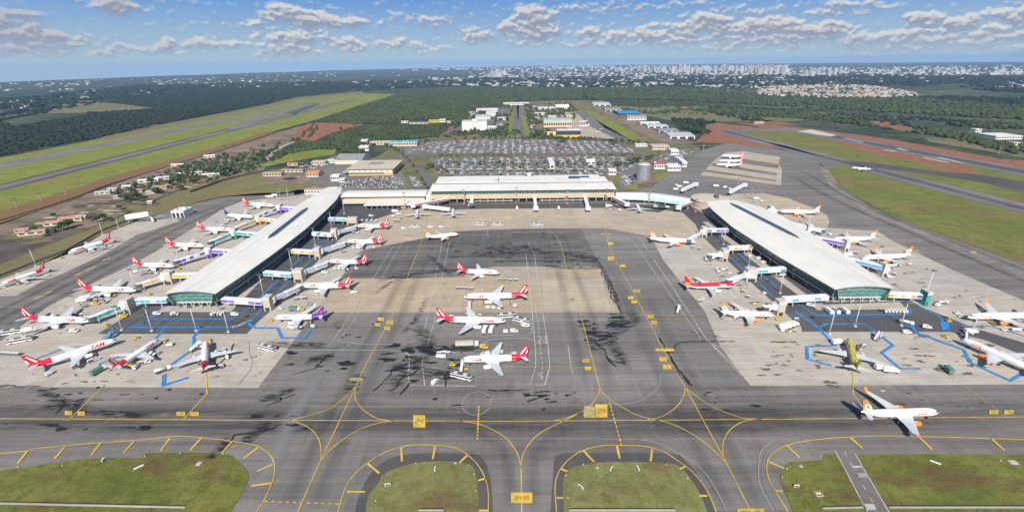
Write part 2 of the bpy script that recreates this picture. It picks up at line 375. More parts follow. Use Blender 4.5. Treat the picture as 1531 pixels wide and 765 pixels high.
# --- foreground islands
def island(name, px, shoulder, mats=M_GR_NEAR):
    if shoulder: sheet('island_shoulder', spline(shoulder, 3), M_PATCHD, 7)
    return sheet(name, spline(px, 3), mats, 9)
island('grass_island', [(-500, 740), (-120, 712), (0, 704), (88, 691), (155, 685), (212, 684.5), (219, 678), (332, 678.5), (354, 689), (372, 710), (364, 734), (346, 765), (330, 800), (320, 860), (-500, 860)], None)
island('grass_island', [(545, 800), (547, 765), (551, 742), (567, 721), (574, 709), (613, 694), (661, 690), (701, 694), (710, 705), (716, 742), (715, 765), (714, 800)], [(526, 800), (531, 765), (541, 731), (560, 702), (582, 686), (621, 678), (701, 678), (723, 687), (734, 721), (737, 765), (738, 800)], M_GR_PALE)
island('grass_island', [(842, 800), (843, 765), (842, 721), (851, 702), (886, 693), (931, 691), (1001, 693), (1020, 702), (1029, 712), (1044, 734), (1057, 765), (1068, 800)], [(820, 800), (823, 765), (827, 710), (832, 682), (872, 677), (1001, 678), (1023, 688), (1040, 706), (1056, 735), (1070, 765), (1082, 800)], M_GR_PALE)
sheet('grass_island', [(1196, 800), (1185, 765), (1167, 721), (1166, 703), (1182, 691), (1230, 688.5), (1232, 679), (1246, 680.5), (1249, 676), (1292, 758), (1310, 800)], M_GR_NEAR, 9)
sheet('grass_island', [(1278, 680), (1400, 679.5), (1531, 681), (1800, 690), (2000, 860), (1360, 860), (1328, 765)], M_GR_NEAR, 9)
sheet('service_road', [(1248, 674), (1278, 679), (1328, 765), (1348, 800), (1312, 800), (1296, 765)], asphalt('service_road_asphalt', (.155, .145, .138), .06, .2, .15, dirx=False), 10)
# drains
mb = MB()
for a, b in (((-200, 750.5), (0, 753.5)), ((0, 753.5), (277, 759.6)), ((626, 763.8), (663, 763.8)), ((851, 763.8), (1010, 763.8)), ((1230, 761), (1290, 759.5)), ((1329, 759.6), (1531, 759.6)), ((1531, 759.6), (1700, 760))):
    A, B = P(*a), P(*b); d = (B-A).normalized(); n = Vector((-d.y, d.x, 0))
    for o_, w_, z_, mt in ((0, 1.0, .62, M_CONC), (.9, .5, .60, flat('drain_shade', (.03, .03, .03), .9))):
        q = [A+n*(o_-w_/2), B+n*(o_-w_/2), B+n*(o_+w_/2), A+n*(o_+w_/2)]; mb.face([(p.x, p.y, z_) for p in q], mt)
tag(mb.build('drain_channel'), kind='structure')
# --- right airfield
M_GR_R = grass('olive_airfield_grass', (.125, .150, .024), (.18, .18, .042), (.085, .115, .018), (.20, .105, .05), .7, .6)
sheet('grass_field', [(1112, 192), (1150, 190), (1240, 197), (1300, 206), (1400, 220), (1531, 247), (1750, 292), (2100, 350), (2100, 600), (1700, 448), (1531, 393), (1450, 366), (1380, 341), (1300, 309), (1252, 275), (1238, 255), (1200, 238), (1150, 215), (1105, 200)], M_GR_R, 2)
sheet('red_soil', [(1052, 186), (1075, 184), (1120, 190), (1150, 200), (1110, 196), (1100, 200), (1150, 218), (1185, 230), (1150, 224), (1085, 215), (1040, 213), (1048, 205)], M_RED, 4)
sheet('red_soil', [(1100, 183), (1160, 187), (1240, 196), (1330, 208), (1400, 221), (1470, 233), (1531, 245), (1700, 280), (1700, 288), (1531, 252), (1460, 240), (1400, 228), (1300, 211), (1235, 201), (1160, 195)], M_RED, 4)
for q in ([(1240, 208), (1300, 215), (1400, 236), (1450, 250), (1470, 262), (1420, 256), (1360, 240), (1290, 226)], [(1330, 260), (1380, 267), (1410, 274), (1390, 277), (1350, 269)], [(1236, 262), (1250, 264), (1256, 274), (1244, 276)], [(1500, 238), (1531, 240), (1531, 256), (1505, 251)]):
    sheet('red_soil', q, M_RED, 3)
strip('runway', (1190, 194), (1800, 307), 62, M_ASPHV, 5, 26, M_ASPH2)
strip('taxiway', (1082, 196), (1700, 356), 46, M_ASPHV, 6, 14, M_ASPH2)
sheet('taxiway_link', [(1083, 194), (1120, 193), (1190, 192.5), (1200, 196.5), (1130, 197), (1095, 198)], M_ASPHV, 7)
sheet('taxiway_link', [(1262, 240), (1300, 243), (1400, 256), (1470, 262), (1531, 272), (1531, 288), (1470, 273), (1400, 262), (1320, 252), (1292, 250)], M_ASPHD, 7)
sheet('taxiway_link', [(1150, 214), (1175, 218), (1262, 246), (1240, 254), (1190, 232)], M_ASPH3, 7)
sheet('runway_pad', [(1192, 196.5), (1213, 194), (1250, 202), (1243, 204.5), (1225, 202)], flat('pale_concrete', (.48, .46, .43), .85, var=.12, scale=.05), 8)
mb = MB()
for a, b, w in (((1321, 224.5), (1340, 227), 9), ((1341, 222), (1357, 225.5), 9), ((1380, 236), (1418, 243.5), 7), ((1402, 235.5), (1440, 244), 6), ((1222, 199.5), (1245, 203.5), 6), ((1262, 207), (1290, 213), 6)):
    line(mb, [a, b], w, 9, M_WHT)
tag(mb.build('runway_marking'), kind='structure')
mb = MB(); line(mb, [(1300, 285), (1340, 300), (1420, 327), (1531, 366), (1640, 404)], 1.6, 5, M_DIRT, True); tag(mb.build('dirt_track'), kind='structure')
# far tracks and roads
mb = MB()
pale = flat('pale_track', (.36, .34, .29), .9, var=.2, scale=.01)
line(mb, [(985, 159), (1080, 165), (1200, 170), (1330, 176), (1440, 181), (1531, 184), (1650, 189)], 11, 4, pale, True)
line(mb, [(1231, 160), (1330, 164), (1450, 171)], 7, 4, pale, True)
line(mb, [(400, 240), (412, 225), (440, 212)], 8, 8, pale, True)
line(mb, [(0, 177), (60, 170), (210, 162)], 9, 4, pale, True)
tag(mb.build('far_road'), kind='structure')
for q, mt in (([(80, 155), (130, 150), (200, 158), (240, 163), (150, 168), (70, 170)], M_SCRUB), ([(880, 160), (980, 158), (1110, 162), (1240, 168), (1250, 176), (1180, 182), (1080, 182), (1000, 180), (960, 172), (900, 163)], M_SCRUB),
              ([(1108, 178), (1150, 180), (1200, 188), (1150, 186)], M_RED), ([(1298, 181), (1325, 182), (1360, 190), (1385, 196), (1350, 196), (1310, 187)], M_RED), ([(1100, 195), (1130, 190), (1105, 188)], M_RED),
              ([(1380, 205), (1440, 208), (1531, 212), (1531, 236), (1450, 222), (1390, 212)], M_SCRUB), ([(900, 178), (925, 178), (980, 195), (1020, 210), (1048, 212), (1010, 220), (965, 205)], M_SCRUB)):
    sheet('open_field', q, mt, 1)
# --- landside: roads, car parks
M_ROAD = asphalt('road_asphalt', (.13, .128, .13), .05, .1, .1, dirx=False)
M_LOT = asphalt('car_park_asphalt', (.15, .145, .14), .08, .15, .1)
sheet('landside_ground', [(452, 262), (500, 232), (560, 236), (600, 214), (640, 206), (700, 196), (728, 158), (760, 152), (900, 150), (930, 160), (1010, 205), (1048, 222), (1030, 240), (1000, 262), (962, 284), (915, 300), (640, 300), (520, 286), (470, 288)], M_SCRUB, 2)
sheet('car_park', [(604, 222), (640, 212), (700, 208.5), (780, 207.5), (850, 209), (918, 212), (945, 221), (962, 229), (780, 230.5), (606, 232)], M_LOT, 6)
sheet('car_park', [(640, 236), (780, 233), (905, 233), (966, 236), (962, 246), (950, 262), (920, 262), (650, 262), (652, 250)], M_LOT, 6)
sheet('car_park', [(500, 272), (540, 262), (600, 258), (612, 275), (606, 283), (520, 283)], M_LOT, 6)
sheet('car_park', [(610, 262), (618, 262), (634, 276), (632, 283), (618, 283)], M_LOT, 6)
sheet('car_park', [(928, 262), (948, 262), (950, 276), (925, 281)], M_LOT, 6)
sheet('car_park', [(975, 240), (1005, 222), (1046, 226), (1030, 242), (1018, 254)], M_LOT, 6)
sheet('cargo_yard', [(440, 262), (470, 245), (500, 234), (560, 236), (590, 250), (600, 262), (520, 275), (480, 280)], M_LOT, 5)
sheet('yard_floor', [(393, 268), (450, 256), (470, 270), (440, 276), (400, 276)], M_DIRT, 7)
mb = MB()
line(mb, [(633, 290), (640, 268), (616, 246), (600, 232), (596, 222), (610, 214), (650, 205), (690, 190)], 12, 7, M_ROAD, True)
line(mb, [(606, 234), (700, 231.5), (800, 231), (962, 232.5), (985, 232)], 7, 8, M_DIRT, True)
line(mb, [(768, 207), (770, 190), (772, 175), (773, 160), (774, 152)], 14, 7, M_ROAD)
line(mb, [(783, 207), (780, 190), (777, 175), (775, 160), (774, 152)], 14, 7, M_ROAD)
line(mb, [(757, 207), (757, 190), (758, 170), (760, 155)], 6, 7, M_ROAD)
line(mb, [(800, 207), (795, 190), (787, 170), (782, 155)], 6, 7, M_ROAD)
line(mb, [(670, 207), (685, 196), (697, 178), (712, 160)], 9, 6, M_ROAD)
line(mb, [(868, 209), (905, 211), (960, 214), (1040, 218), (1085, 217)], 10, 7, M_ROAD, True)
line(mb, [(925, 283), (955, 262), (975, 244), (968, 232), (962, 222)], 8, 7, M_ROAD, True)
tag(mb.build('access_road'), kind='structure')
sheet('yard_floor', [(684, 197), (748, 197), (757, 158), (712, 157), (700, 172)], M_LOT, 4)
sheet('yard_floor', [(797, 200), (842, 206), (860, 168), (850, 157), (784, 157), (790, 180)], M_DIRT, 4)
sheet('red_soil', [(657, 205), (672, 190), (680, 188), (672, 200), (662, 208)], M_RED, 5)
sheet('red_soil', [(645, 213), (700, 205), (720, 206), (690, 210), (650, 215)], M_RED, 5)
for q in ([(759, 206), (761, 180), (767, 160), (769, 165), (766, 185), (765, 206)], [(786, 206), (783, 190), (779, 170), (783, 172), (789, 190), (796, 206)], [(772.5, 206), (774, 185), (776, 185), (778.5, 206)]):
    sheet('verge', q, M_GR_FIELD, 8)
sheet('small_aircraft_apron', [(838, 172), (852, 165), (868, 170), (905, 192), (930, 208), (860, 208), (850, 195)], M_TAN, 5)
sheet('small_aircraft_taxiway', [(860, 166), (872, 168), (940, 208), (925, 210), (880, 188)], M_ASPHV, 6)
sheet('grass_patch', [(874, 165), (885, 166), (920, 184), (962, 208), (945, 211), (905, 192)], M_GR_FIELD, 6)
sheet('hangar_road', [(884, 158), (900, 160), (940, 175), (1010, 205), (1045, 214), (1000, 216), (960, 200), (905, 170)], M_DIRT, 6)
sheet('grass_patch', [(920, 262), (948, 247), (960, 262), (952, 285), (930, 284)], M_GR_FIELD, 5)
sheet('grass_patch', [(955, 275), (975, 262), (1003, 258), (985, 270), (962, 286)], M_GR_FIELD, 6)
sheet('tank_yard', [(952, 268), (970, 262), (990, 268), (972, 282), (954, 279)], M_DIRT, 7)
# ------------------------------------------------------------------ painted lines
Y = MB()
def yl(px, w=.42, s=False, dash=None, mat=M_YEL): line(Y, px, w, 12, mat, s, dash)
yl([(-300, 624), (0, 626.5), (400, 629), (780, 630.5), (964, 629), (1149, 627.5), (1531, 624), (1900, 620)], .42)
yl([(436, 790), (446, 765), (479, 691), (533, 577), (540, 560), (586, 475), (631, 360), (637, 344)])
yl([(1135, 790), (1122, 765), (1082, 686), (1024, 579), (988, 517), (943, 430.5), (920, 390), (909, 365), (905, 342), (902, 322)])
yl([(896, 579), (891, 560), (865, 459), (849, 410), (838, 365)])
yl([(838, 365), (830, 352), (818, 342)], .4, mat=M_YELP)
for c in ([(896, 579), (894, 592), (878, 611), (851, 624), (827, 630)], [(896, 579), (902, 589.5), (921, 604), (947, 619), (969, 626), (996, 632), (1023, 643), (1049, 659), (1068, 675), (1084, 691)],
          [(868, 617), (851, 626), (832, 635), (811, 646), (795, 659), (783, 678), (779, 691)], [(688, 630), (717, 635), (742, 646), (760, 659), (774, 680), (779, 700)],
          [(1024, 579), (1021, 595), (1009, 611), (988, 624), (969, 627.5)], [(1024, 579), (1031, 585), (1055, 603), (1082, 616), (1108, 625), (1138, 627.5)],
          [(1138, 627.5), (1114, 630), (1095, 640), (1084, 654), (1080, 670), (1082, 686)],
          [(533, 577), (519, 592), (495, 611), (468, 620), (439, 628)], [(532, 579), (531, 595), (538, 608), (551, 619), (567, 627), (589, 630)],
          [(433, 629), (450, 634), (466, 643), (476, 656), (480, 670), (480, 689)], [(589, 630), (562, 634), (535, 644), (511, 659), (492, 675), (481, 689)],
          [(40, 675), (64, 670), (150, 662.6), (201, 659), (268, 653), (321, 657), (348, 660.5), (380, 666), (395, 673), (407, 685), (411, 702), (407, 723), (396, 747), (385, 765), (376, 790)],
          [(500, 790), (506, 765), (516, 731.5), (530, 710), (550, 692.6), (573, 678), (600, 669), (621, 666), (661, 666.6), (683, 671), (699, 680.6), (715, 696.6), (725, 715), (730, 737), (730, 765), (729, 790)],
          [(832, 790), (832, 765), (829.7, 734), (832, 715), (840, 699), (854, 684.6), (872, 674), (899, 667), (931, 666.6), (964, 668), (990, 675), (1014, 690), (1036, 707), (1055, 731.5), (1069, 762), (1080, 790)],
          [(1188, 790), (1177, 765), (1158, 734), (1147, 710), (1147, 691), (1155, 678), (1176, 666.6), (1211, 659), (1270, 654), (1318, 652.4), (1400, 654), (1531, 658), (1700, 664)]):
    yl(c, .4, True)
yl([(779, 690), (780, 765), (780, 800)])
yl([(-200, 700), (-60, 685), (41, 675)], .5)
yl([(716, 608), (713.6, 659)], .8, dash=(1.5, .8)); yl([(711, 601), (929, 666)][0:1]+[(716, 608)], .01)
yl([(911, 601.5), (929, 666)], .6, dash=(2, 1)); yl([(396, 750), (509, 754)], .5, dash=(1.5, 1.5))
for a, b in (((41.5, 675), (27, 694)), ((98, 668.5), (82, 686.5)), ((151, 663), (137, 680.6)), ((202, 659), (185, 678)), ((254.5, 656), (240.6, 674.7)), ((301, 656), (284.5, 674)), ((347, 661), (332, 678)), ((386, 670), (364, 686)), ((408, 695), (385, 704.7)), ((407, 723), (376, 727)),
             ((519, 735.5), (546, 736)), ((549, 693), (567, 708)), ((600, 670), (601, 690.5)), ((651, 667), (647, 687)), ((698, 682), (687, 692.6)), ((726, 716), (715, 719)), ((729, 764), (716, 764)),
             ((839, 701.5), (848, 705.5)), ((872.5, 674.7), (888, 691)), ((922, 667), (926.6, 686.5)), ((975, 672), (972.5, 690.5)), ((1024.7, 698), (1016, 702)), ((1057, 742), (1045, 742)), ((832, 745), (842, 745)),
             ((1158, 734), (1170, 735.5)), ((1149, 691), (1172, 701)), ((1176.5, 667), (1195, 684.6)), ((1270, 654), (1289, 671)), ((1373.5, 654), (1393, 672.5)), ((1481, 656), (1501, 674)), ((1590, 660), (1612, 678)), ((-20, 682), (-36, 702))):
    yl([a, b], .95)
yl([(156, 577), (150, 583), (103, 629)], .5); yl([(308, 556), (310, 590), (275, 627)], .6); yl([(1275, 550), (1275, 590), (1290, 610)], .5); yl([(1440, 578), (1506, 624)], .45, mat=M_YELP)
yl([(20, 577), (-20, 600), (-60, 626)], .4, mat=M_YELP); yl([(636, 344), (640, 322)], .4, mat=M_YELP)
yl([(690, 548), (893, 550)], .35, mat=M_YELP); yl([(952, 438), (1003, 438)], .3, mat=M_YELP); yl([(976, 478), (1060, 478)], .4, mat=M_YELP); yl([(913, 400), (975, 400)], .3, mat=M_PALE)
for a, b in (((730, 344), (731, 322)), ((730, 356), (728, 342)), ((903, 322), (905, 305)), ((790, 343), (788, 318)), ((683, 346), (683, 330))): yl([a, b], .4, mat=M_YELP)
# taxi-lane lines of the outer sides
yl([(-120, 530), (0, 470), (62, 442), (131, 407), (220, 360), (300, 316), (380, 292)], .35, mat=M_YELP)
yl([(1180, 245), (1200, 262), (1240, 290), (1300, 322), (1380, 356), (1460, 388), (1600, 450)], .35, mat=M_YELP)
def yblock(x0, x1, y0, y1, mat=M_YEL):
    a, b, c, d = P(x0, y1), P(x1, y1), P(x1, y0), P(x0, y0)
    Y.face([(p.x, p.y, .64) for p in (a, b, c, d)], mat)
DIG = MB(); M_BLK = flat('black_road_paint', (.20, .12, .03), .8, var=.3)
DG = {'0': 'abcdef', '1': 'bc', '2': 'abged', '3': 'abgcd', '4': 'fgbc', '5': 'afgcd', '6': 'afgedc', '7': 'abc', '8': 'abcdefg', '9': 'abfgcd'}
def digits(mb, txt, c, w, h, rz, z, mat, st=.18):
    """stencilled runway-style numerals painted on the ground"""
    T = Matrix.Translation((c.x, c.y, 0)) @ Matrix.Rotation(rz, 4, 'Z')
    n = len(txt); cw = w/n
    for i, ch in enumerate(txt):
        x0 = -w/2+cw*i+cw*.12; x1 = -w/2+cw*(i+1)-cw*.12; t = st*cw
        segs = {'a': (x0, x1, h/2-t, h/2), 'd': (x0, x1, -h/2, -h/2+t), 'g': (x0, x1, -t/2, t/2), 'f': (x0, x0+t, 0, h/2), 'b': (x1-t, x1, 0, h/2), 'e': (x0, x0+t, -h/2, 0), 'c': (x1-t, x1, -h/2, 0)}
        for s_ in DG.get(ch, ''):
            a, b, c_, d = segs[s_]
            mb.face([tuple((T @ Vector(q)))[:2]+(z,) for q in ((a, c_, 0), (b, c_, 0), (b, d, 0), (a, d, 0))], mat)
for x0, x1, y0, y1 in ((618, 636, 621.5, 640), (764, 796, 737, 753), (890, 908, 605.5, 625), (1102, 1142, 761, 772)):
    yblock(x0, x1, y0, y1)
    cx, cy = (x0+x1)/2, (y0+y1)/2; c = P(cx, cy); wd = (P(x1, cy)-P(x0, cy)).length
    digits(DIG, '24' if wd < 8 else '2410', c, wd*.7, (P(cx, y0)-P(cx, y1)).length*.35, 0, .67, M_BLK)
yblock(872.5, 889, 608, 625.5, M_YELP)
for i, (x, y, w, h) in enumerate(((994, 524, 28, 4), (991, 538, 12, 6), (997, 549.5, 12, 6), (977.5, 483, 9, 5), (972.5, 474, 9, 5), (952, 436, 10, 5), (943, 446, 9, 4.5), (948, 452, 9, 4.5), (913, 387.5, 9, 6), (931, 398, 8, 4), (913, 365, 8, 4), (876, 540, 10, 5), (879, 551.5, 9, 5),
                   (569.5, 478, 9, 5), (565, 486, 8, 5), (583, 483, 10, 5), (579, 491.5, 9, 5), (103, 618.5, 11, 6), (122, 619, 11, 6), (271, 619.5, 13, 6), (291, 619.5, 13, 6), (1485, 617, 14, 6), (1508, 617, 14, 6),
                   (533, 568, 20, 5), (590, 455, 6, 8), (854, 448, 9, 7), (901, 351, 6, 3), (911, 351, 6, 3), (693, 552, 14, 3), (1370, 376, 8, 3), (1455, 378, 9, 4))):
    yblock(x-w/2, x+w/2, y-h/2, y+h/2, M_YELP if (w, h) in ((20, 5), (6, 8), (9, 7), (8, 3), (6, 3), (9, 4)) else M_YEL)
    if w >= 8 and h >= 5 and i > 0 and (w, h) not in ((20, 5), (6, 8), (9, 7)):
        c = P(x, y); wd = (P(x+w/2, y)-P(x-w/2, y)).length
        digits(DIG, ('24', '14', '10', '26')[i % 4], c, wd*.62, (P(x, y-h/2)-P(x, y+h/2)).length*.5, 0, .67, M_BLK, .16)
for x, y, l in ((58, 445.5, 14), (72, 438.5, 12), (119, 410, 10), (136, 402, 16), (160, 388, 12), (206, 364, 12), (250, 335, 9)):
    c = P(x, y); yl([(x-l*.5, y+l*.22), (x+l*.5, y-l*.22)], 3.0, mat=M_YELP)
tag(Y.build('yellow_line'), kind='structure'); tag(DIG.build('painted_number'), kind='structure')
Wt = MB()
def wl(px, w=.4, s=False, dash=None, mat=M_WHT): line(Wt, px, w, 11, mat, s, dash)
wl([(786, 381), (793, 430), (796.6, 480), (800.5, 520), (801, 548), (792.5, 576), (814.6, 576), (822, 548), (819, 515), (810, 459), (799, 381)], .4)
wl([(790, 364), (799, 381)], .4); wl([(800, 455), (804, 480), (807, 515), (811, 545), (811, 570)], .35, dash=(3, 2)); wl([(797, 480), (816, 480)], .4); wl([(800, 512), (817, 512)], .4)
wl([(945.6, 360), (1048, 508), (1062, 514), (1108, 562)], .4); wl([(958.7, 360), (1056, 508), (1085, 535), (1108, 558)], .45); wl([(1048, 508), (1070, 517), (1078, 520)], .5, True)
wl([(962, 366), (1000, 420), (1040, 480), (1046, 496)], .3, dash=(3, 3)); wl([(1003, 450), (1020, 450)], .3)
wl([(589, 367), (560, 414), (520, 480), (490, 520)], .3); wl([(601, 364), (572, 414), (530, 480), (505, 512)], .3); wl([(580, 385), (545, 440), (505, 500)], .25, dash=(3, 3))
wl([(662, 360), (650, 420), (640, 470), (634, 498), (624, 509), (600, 516), (545, 515), (505, 512)], .35); wl([(672, 362), (658, 430), (650, 480), (639.5, 514), (643, 521), (665, 523)], .35)
wl([(665, 528), (700, 527), (714, 524), (723, 515), (733, 509), (755, 506.5), (781, 506), (792, 507), (797.5, 511)], .35, True); wl([(734, 502), (770, 501.5), (790, 501), (795, 496), (795, 484)], .3, True)
wl([(430, 524), (540, 524), (580, 524), (602, 526), (610, 530), (612, 536), (612, 548), (610, 560), (613, 576), (635, 577), (632, 550), (631, 542), (634, 533), (645, 527.6), (699, 527)], .4)
wl([(702, 564), (647, 564), (643, 577), (711, 578)], .4); wl([(700, 545), (711, 561), (712, 577)], .35, True, mat=M_PALE)
cc = P(712.5, 603); ribbon(Wt, [cc+Vector((math.cos(a)*7.6, math.sin(a)*9.5, 0)) for a in [2*math.pi*i/40 for i in range(41)]], .6, .55, M_PALE)
wl([(856, 560), (860, 577), (847, 592), (846, 606)], .4, True, mat=M_PALE); wl([(860, 577), (872, 587), (886, 600)], .4, mat=M_PALE); wl([(849, 517), (853, 545), (857, 562)], .35)
wl([(988, 560), (984, 579), (961, 597.5), (934, 604), (860, 606)], .5, True, mat=M_PALE); wl([(1034, 553), (1060, 573), (1085, 585), (1110, 598)], .4, mat=M_PALE)
wl([(450, 608), (700, 608), (900, 606), (1149, 604)], .35, mat=M_PALE); wl([(430, 656), (780, 656.5), (955, 657), (1158, 655)], .35, mat=M_PALE)
wl([(955, 657), (982, 663), (1014.5, 678), (1049, 702), (1071, 734), (1086, 765)], .6, True, mat=M_PALE)
wl([(1158, 659), (1139, 672.5), (1134, 695), (1136, 726), (1155, 765)], .6, True, mat=M_PALE); wl([(1163, 664), (1145, 680), (1140, 700), (1143, 726), (1162, 765)], .3, True, mat=M_PALE)
wl([(0, 609), (60, 600), (170, 590)], .5, True, mat=M_PALE); wl([(393, 575), (430, 571), (470, 550), (484, 530)], .5, True, mat=M_PALE)
wl([(1248, 674), (1296, 765), (1312, 795)], .4); wl([(1278, 679), (1328, 765), (1346, 795)], .4); wl([(1262, 676), (1312, 765)], .3, dash=(2.5, 4))
wl([(1274, 699), (1289, 698)], 1.0)
for i in range(5): wl([(1281+i*3.2, 708), (1284+i*3.2, 714)], .7); wl([(1292+i*3.2, 754), (1295+i*3.2, 763)], .8)
wl([(0, 500), (80, 445), (190, 384), (300, 322)], .3, mat=M_PALE); wl([(560, 320), (545, 345), (556, 368)], .4, mat=M_PALE)
wl([(372, 511), (373, 528), (378, 540), (374, 555), (355, 578)], .3, mat=M_PALE)
for i in range(11): wl([(347+i*2.6, 492-i*.9), (349+i*2.6, 487.5-i*.9)], .7)
digits(Wt, '23', P(811, 509), 6, 9, 0, .56, M_WHT); digits(Wt, '4', P(807, 562), 2.6, 6, 0, .56, M_WHT)
for x, y in ((650, 585), (621, 562)):
    wl([(x-2, y+3), (x, y-3), (x+2, y+3), (x-2, y+3)], .25, mat=M_PALE)
tag(Wt.build('white_line'), kind='structure')
Bl = MB()
def bl(px, w=1.0, s=False): line(Bl, px, w*1.3, 13, M_BLU, s)
bl([(302, 489), (290, 504), (290, 522), (256, 546)], 1.4); bl([(246, 561), (245, 577), (282, 565)], 1.5)
bl([(200, 490), (245, 490), (339, 490), (371, 483)], 1.1); bl([(371, 480), (374.6, 487), (383, 491), (415, 491), (422, 506), (456, 506), (465, 493)], 1.5)
bl([(225, 477.6), (349, 477.6), (372, 461.6), (418, 417), (452, 385), (500, 345)], .9); bl([(374, 484), (393, 461.6), (430, 424), (470, 385), (520, 342)], .9); bl([(215, 484), (225, 477.6), (240, 462)], .9)
bl([(163, 492), (197, 490), (225, 480)], .9); bl([(246, 492), (233, 507)], 1.2); bl([(202, 525), (149.5, 544.6), (149.5, 556)], 1.0); bl([(119, 521), (95, 521.6), (49, 539.5)], 1.0); bl([(172, 490), (163, 507)], .9)
bl([(1187, 465.5), (1225, 492.7), (1248, 517), (1206, 519), (1207, 537.7), (1243, 547.5)], 1.4)
bl([(1223, 491), (1235, 485), (1293, 485), (1317, 503), (1335, 517), (1317.6, 528), (1346, 552), (1376, 552)], 1.3)
bl([(1191, 455), (1221.5, 472), (1356, 471), (1362, 467), (1358, 462)], 1.0); bl([(1356, 448.5), (1400, 472), (1411, 482), (1441, 488.5), (1481, 488.5), (1531, 503), (1640, 540)], 1.0)
bl([(1345, 484), (1364, 489.5), (1371, 498.5), (1441, 524), (1450, 542.5), (1510, 570), (1529, 559)], 1.5)
bl([(1090, 367), (1141, 413.6), (1161, 432)], 1.0); bl([(1074, 370), (1135, 424), (1154, 442.5)], 1.0)
Bl.face([(p.x, p.y, .63) for p in (P(1408, 493.5), P(1420, 493.5), P(1417, 482), P(1405, 482))], M_BLU)
tag(Bl.build('blue_line'), kind='structure')
# ------------------------------------------------------------------ oil, tar and rubber on the paving
def soft_mat(name, c, lo, hi, sc, amt=1.0, rough=.6):
    g = G(name)
    at = g.N.new('ShaderNodeAttribute'); at.attribute_name = 'fade'
    n = g.noise(sc, 6, .7)
    a = g.math('MULTIPLY', at.outputs['Fac'], g.mr(n, lo, hi))
    a = g.math('MULTIPLY', a, amt)
    tr = g.N.new('ShaderNodeBsdfTransparent'); mx = g.N.new('ShaderNodeMixShader')
    g.b.inputs['Base Color'].default_value = (*c, 1); g.b.inputs['Roughness'].default_value = rough; g.b.inputs['Specular IOR Level'].default_value = .2
    g.L.new(a, mx.inputs[0]); g.L.new(tr.outputs[0], mx.inputs[1]); g.L.new(g.b.outputs[0], mx.inputs[2])
    out = [n_ for n_ in g.N if n_.type == 'OUTPUT_MATERIAL'][0]; g.L.new(mx.outputs[0], out.inputs['Surface'])
    return g.m
def soft_strip(name, items, mat, lvl):
    """rubber bands: strips that fade to both edges and both ends"""
    V = []; F = []; A = []
    for px, w in items:
        pts = [P(*p) for p in spline(px, 5)]; n0 = len(V); K = 5
        for i, p in enumerate(pts):
            a = pts[max(0, i-1)]; b = pts[min(len(pts)-1, i+1)]; d = (b-a).normalized(); n = Vector((-d.y, d.x, 0))
            e = min(1, min(i, len(pts)-1-i)/2.0)
            for k in range(K):
                t = (k/(K-1)-.5); q = p+n*w*t; V.append((q.x, q.y, .05*lvl)); A.append((1-abs(2*t)**1.5)*e)
        for i in range(len(pts)-1):
            for k in range(K-1):
                a = n0+i*K+k; F.append((a, a+K, a+K+1, a+1))
    me = bpy.data.meshes.new(name); me.from_pydata(V, [], F); me.materials.append(mat)
    at = me.attributes.new('fade', 'FLOAT', 'POINT'); at.data.foreach_set('value', A)
    o = bpy.data.objects.new(name, me); COL.objects.link(o)
    return tag(o, kind='structure')
M_RUB = soft_mat('tyre_rubber', (.035, .035, .038), .25, .6, (.02, .35, 1), .34)
M_RUBV = soft_mat('tyre_rubber_v', (.04, .04, .045), .2, .6, (.35, .02, 1), .20)
M_OIL = soft_mat('oil_film', (.014, .014, .015), .43, .60, (.14, .5, 1), .85, .5)
M_DUST = soft_mat('pale_dust', (.34, .32, .29), .35, .75, (.03, .3, 1), .35, .9)
soft_strip('tyre_marks', [([(-200, 613), (0, 614), (400, 617), (460, 619)], 14), ([(-200, 635), (0, 637), (300, 640), (500, 640)], 12), ([(500, 618), (900, 617), (1160, 614), (1700, 608)], 15), ([(560, 641), (900, 641), (1531, 638)], 14), ([(-200, 627), (700, 630), (1600, 625)], 22)], M_RUB, 10.5)
soft_strip('tyre_marks', [([(470, 765), (500, 691), (550, 577), (598, 475), (640, 380)], 9), ([(425, 765), (460, 691), (515, 577), (570, 475), (618, 380)], 9), ([(878, 580), (852, 480), (830, 380)], 9), ([(915, 600), (888, 480), (848, 380)], 8),
             ([(1090, 765), (1050, 690), (1000, 590), (960, 500), (915, 400)], 10), ([(1135, 765), (1100, 690), (1050, 600), (1010, 520), (960, 430)], 10), ([(764, 765), (760, 700), (745, 665), (700, 645)], 8), ([(798, 765), (796, 700), (815, 660), (860, 640)], 8)], M_RUBV, 10.6)
soft_strip('tyre_marks', [([(-200, 575), (0, 478), (130, 412), (260, 345), (360, 300)], 9), ([(-200, 560), (0, 465), (130, 400), (260, 335), (360, 295)], 7), ([(0, 492), (100, 440), (200, 386)], 8), ([(1180, 262), (1260, 305), (1400, 365), (1600, 450)], 10), ([(1190, 250), (1300, 312), (1460, 376), (1600, 430)], 8), ([(1230, 262), (1320, 318), (1460, 370), (1600, 420)], 12)], M_RUB, 10.7)
soft_strip('dust_streaks', [([(-100, 592), (100, 590), (220, 592)], 10), ([(-100, 668), (60, 655), (90, 652)], 22), ([(0, 500), (90, 442), (220, 375)], 10), ([(30, 465), (120, 425)], 8), ([(1130, 595), (1280, 592), (1531, 590)], 14), ([(1130, 650), (1300, 648), (1600, 645)], 14), ([(860, 344), (1000, 420), (1100, 560)], 12)], M_DUST, 10.8)
soft_strip('repaved_strip', [([(487, 548), (440, 620), (408, 690), (392, 720)], 12)], soft_mat('repaved', (.26, .26, .26), .0, .3, (.1, .1, 1), .6, .9), 10.9)
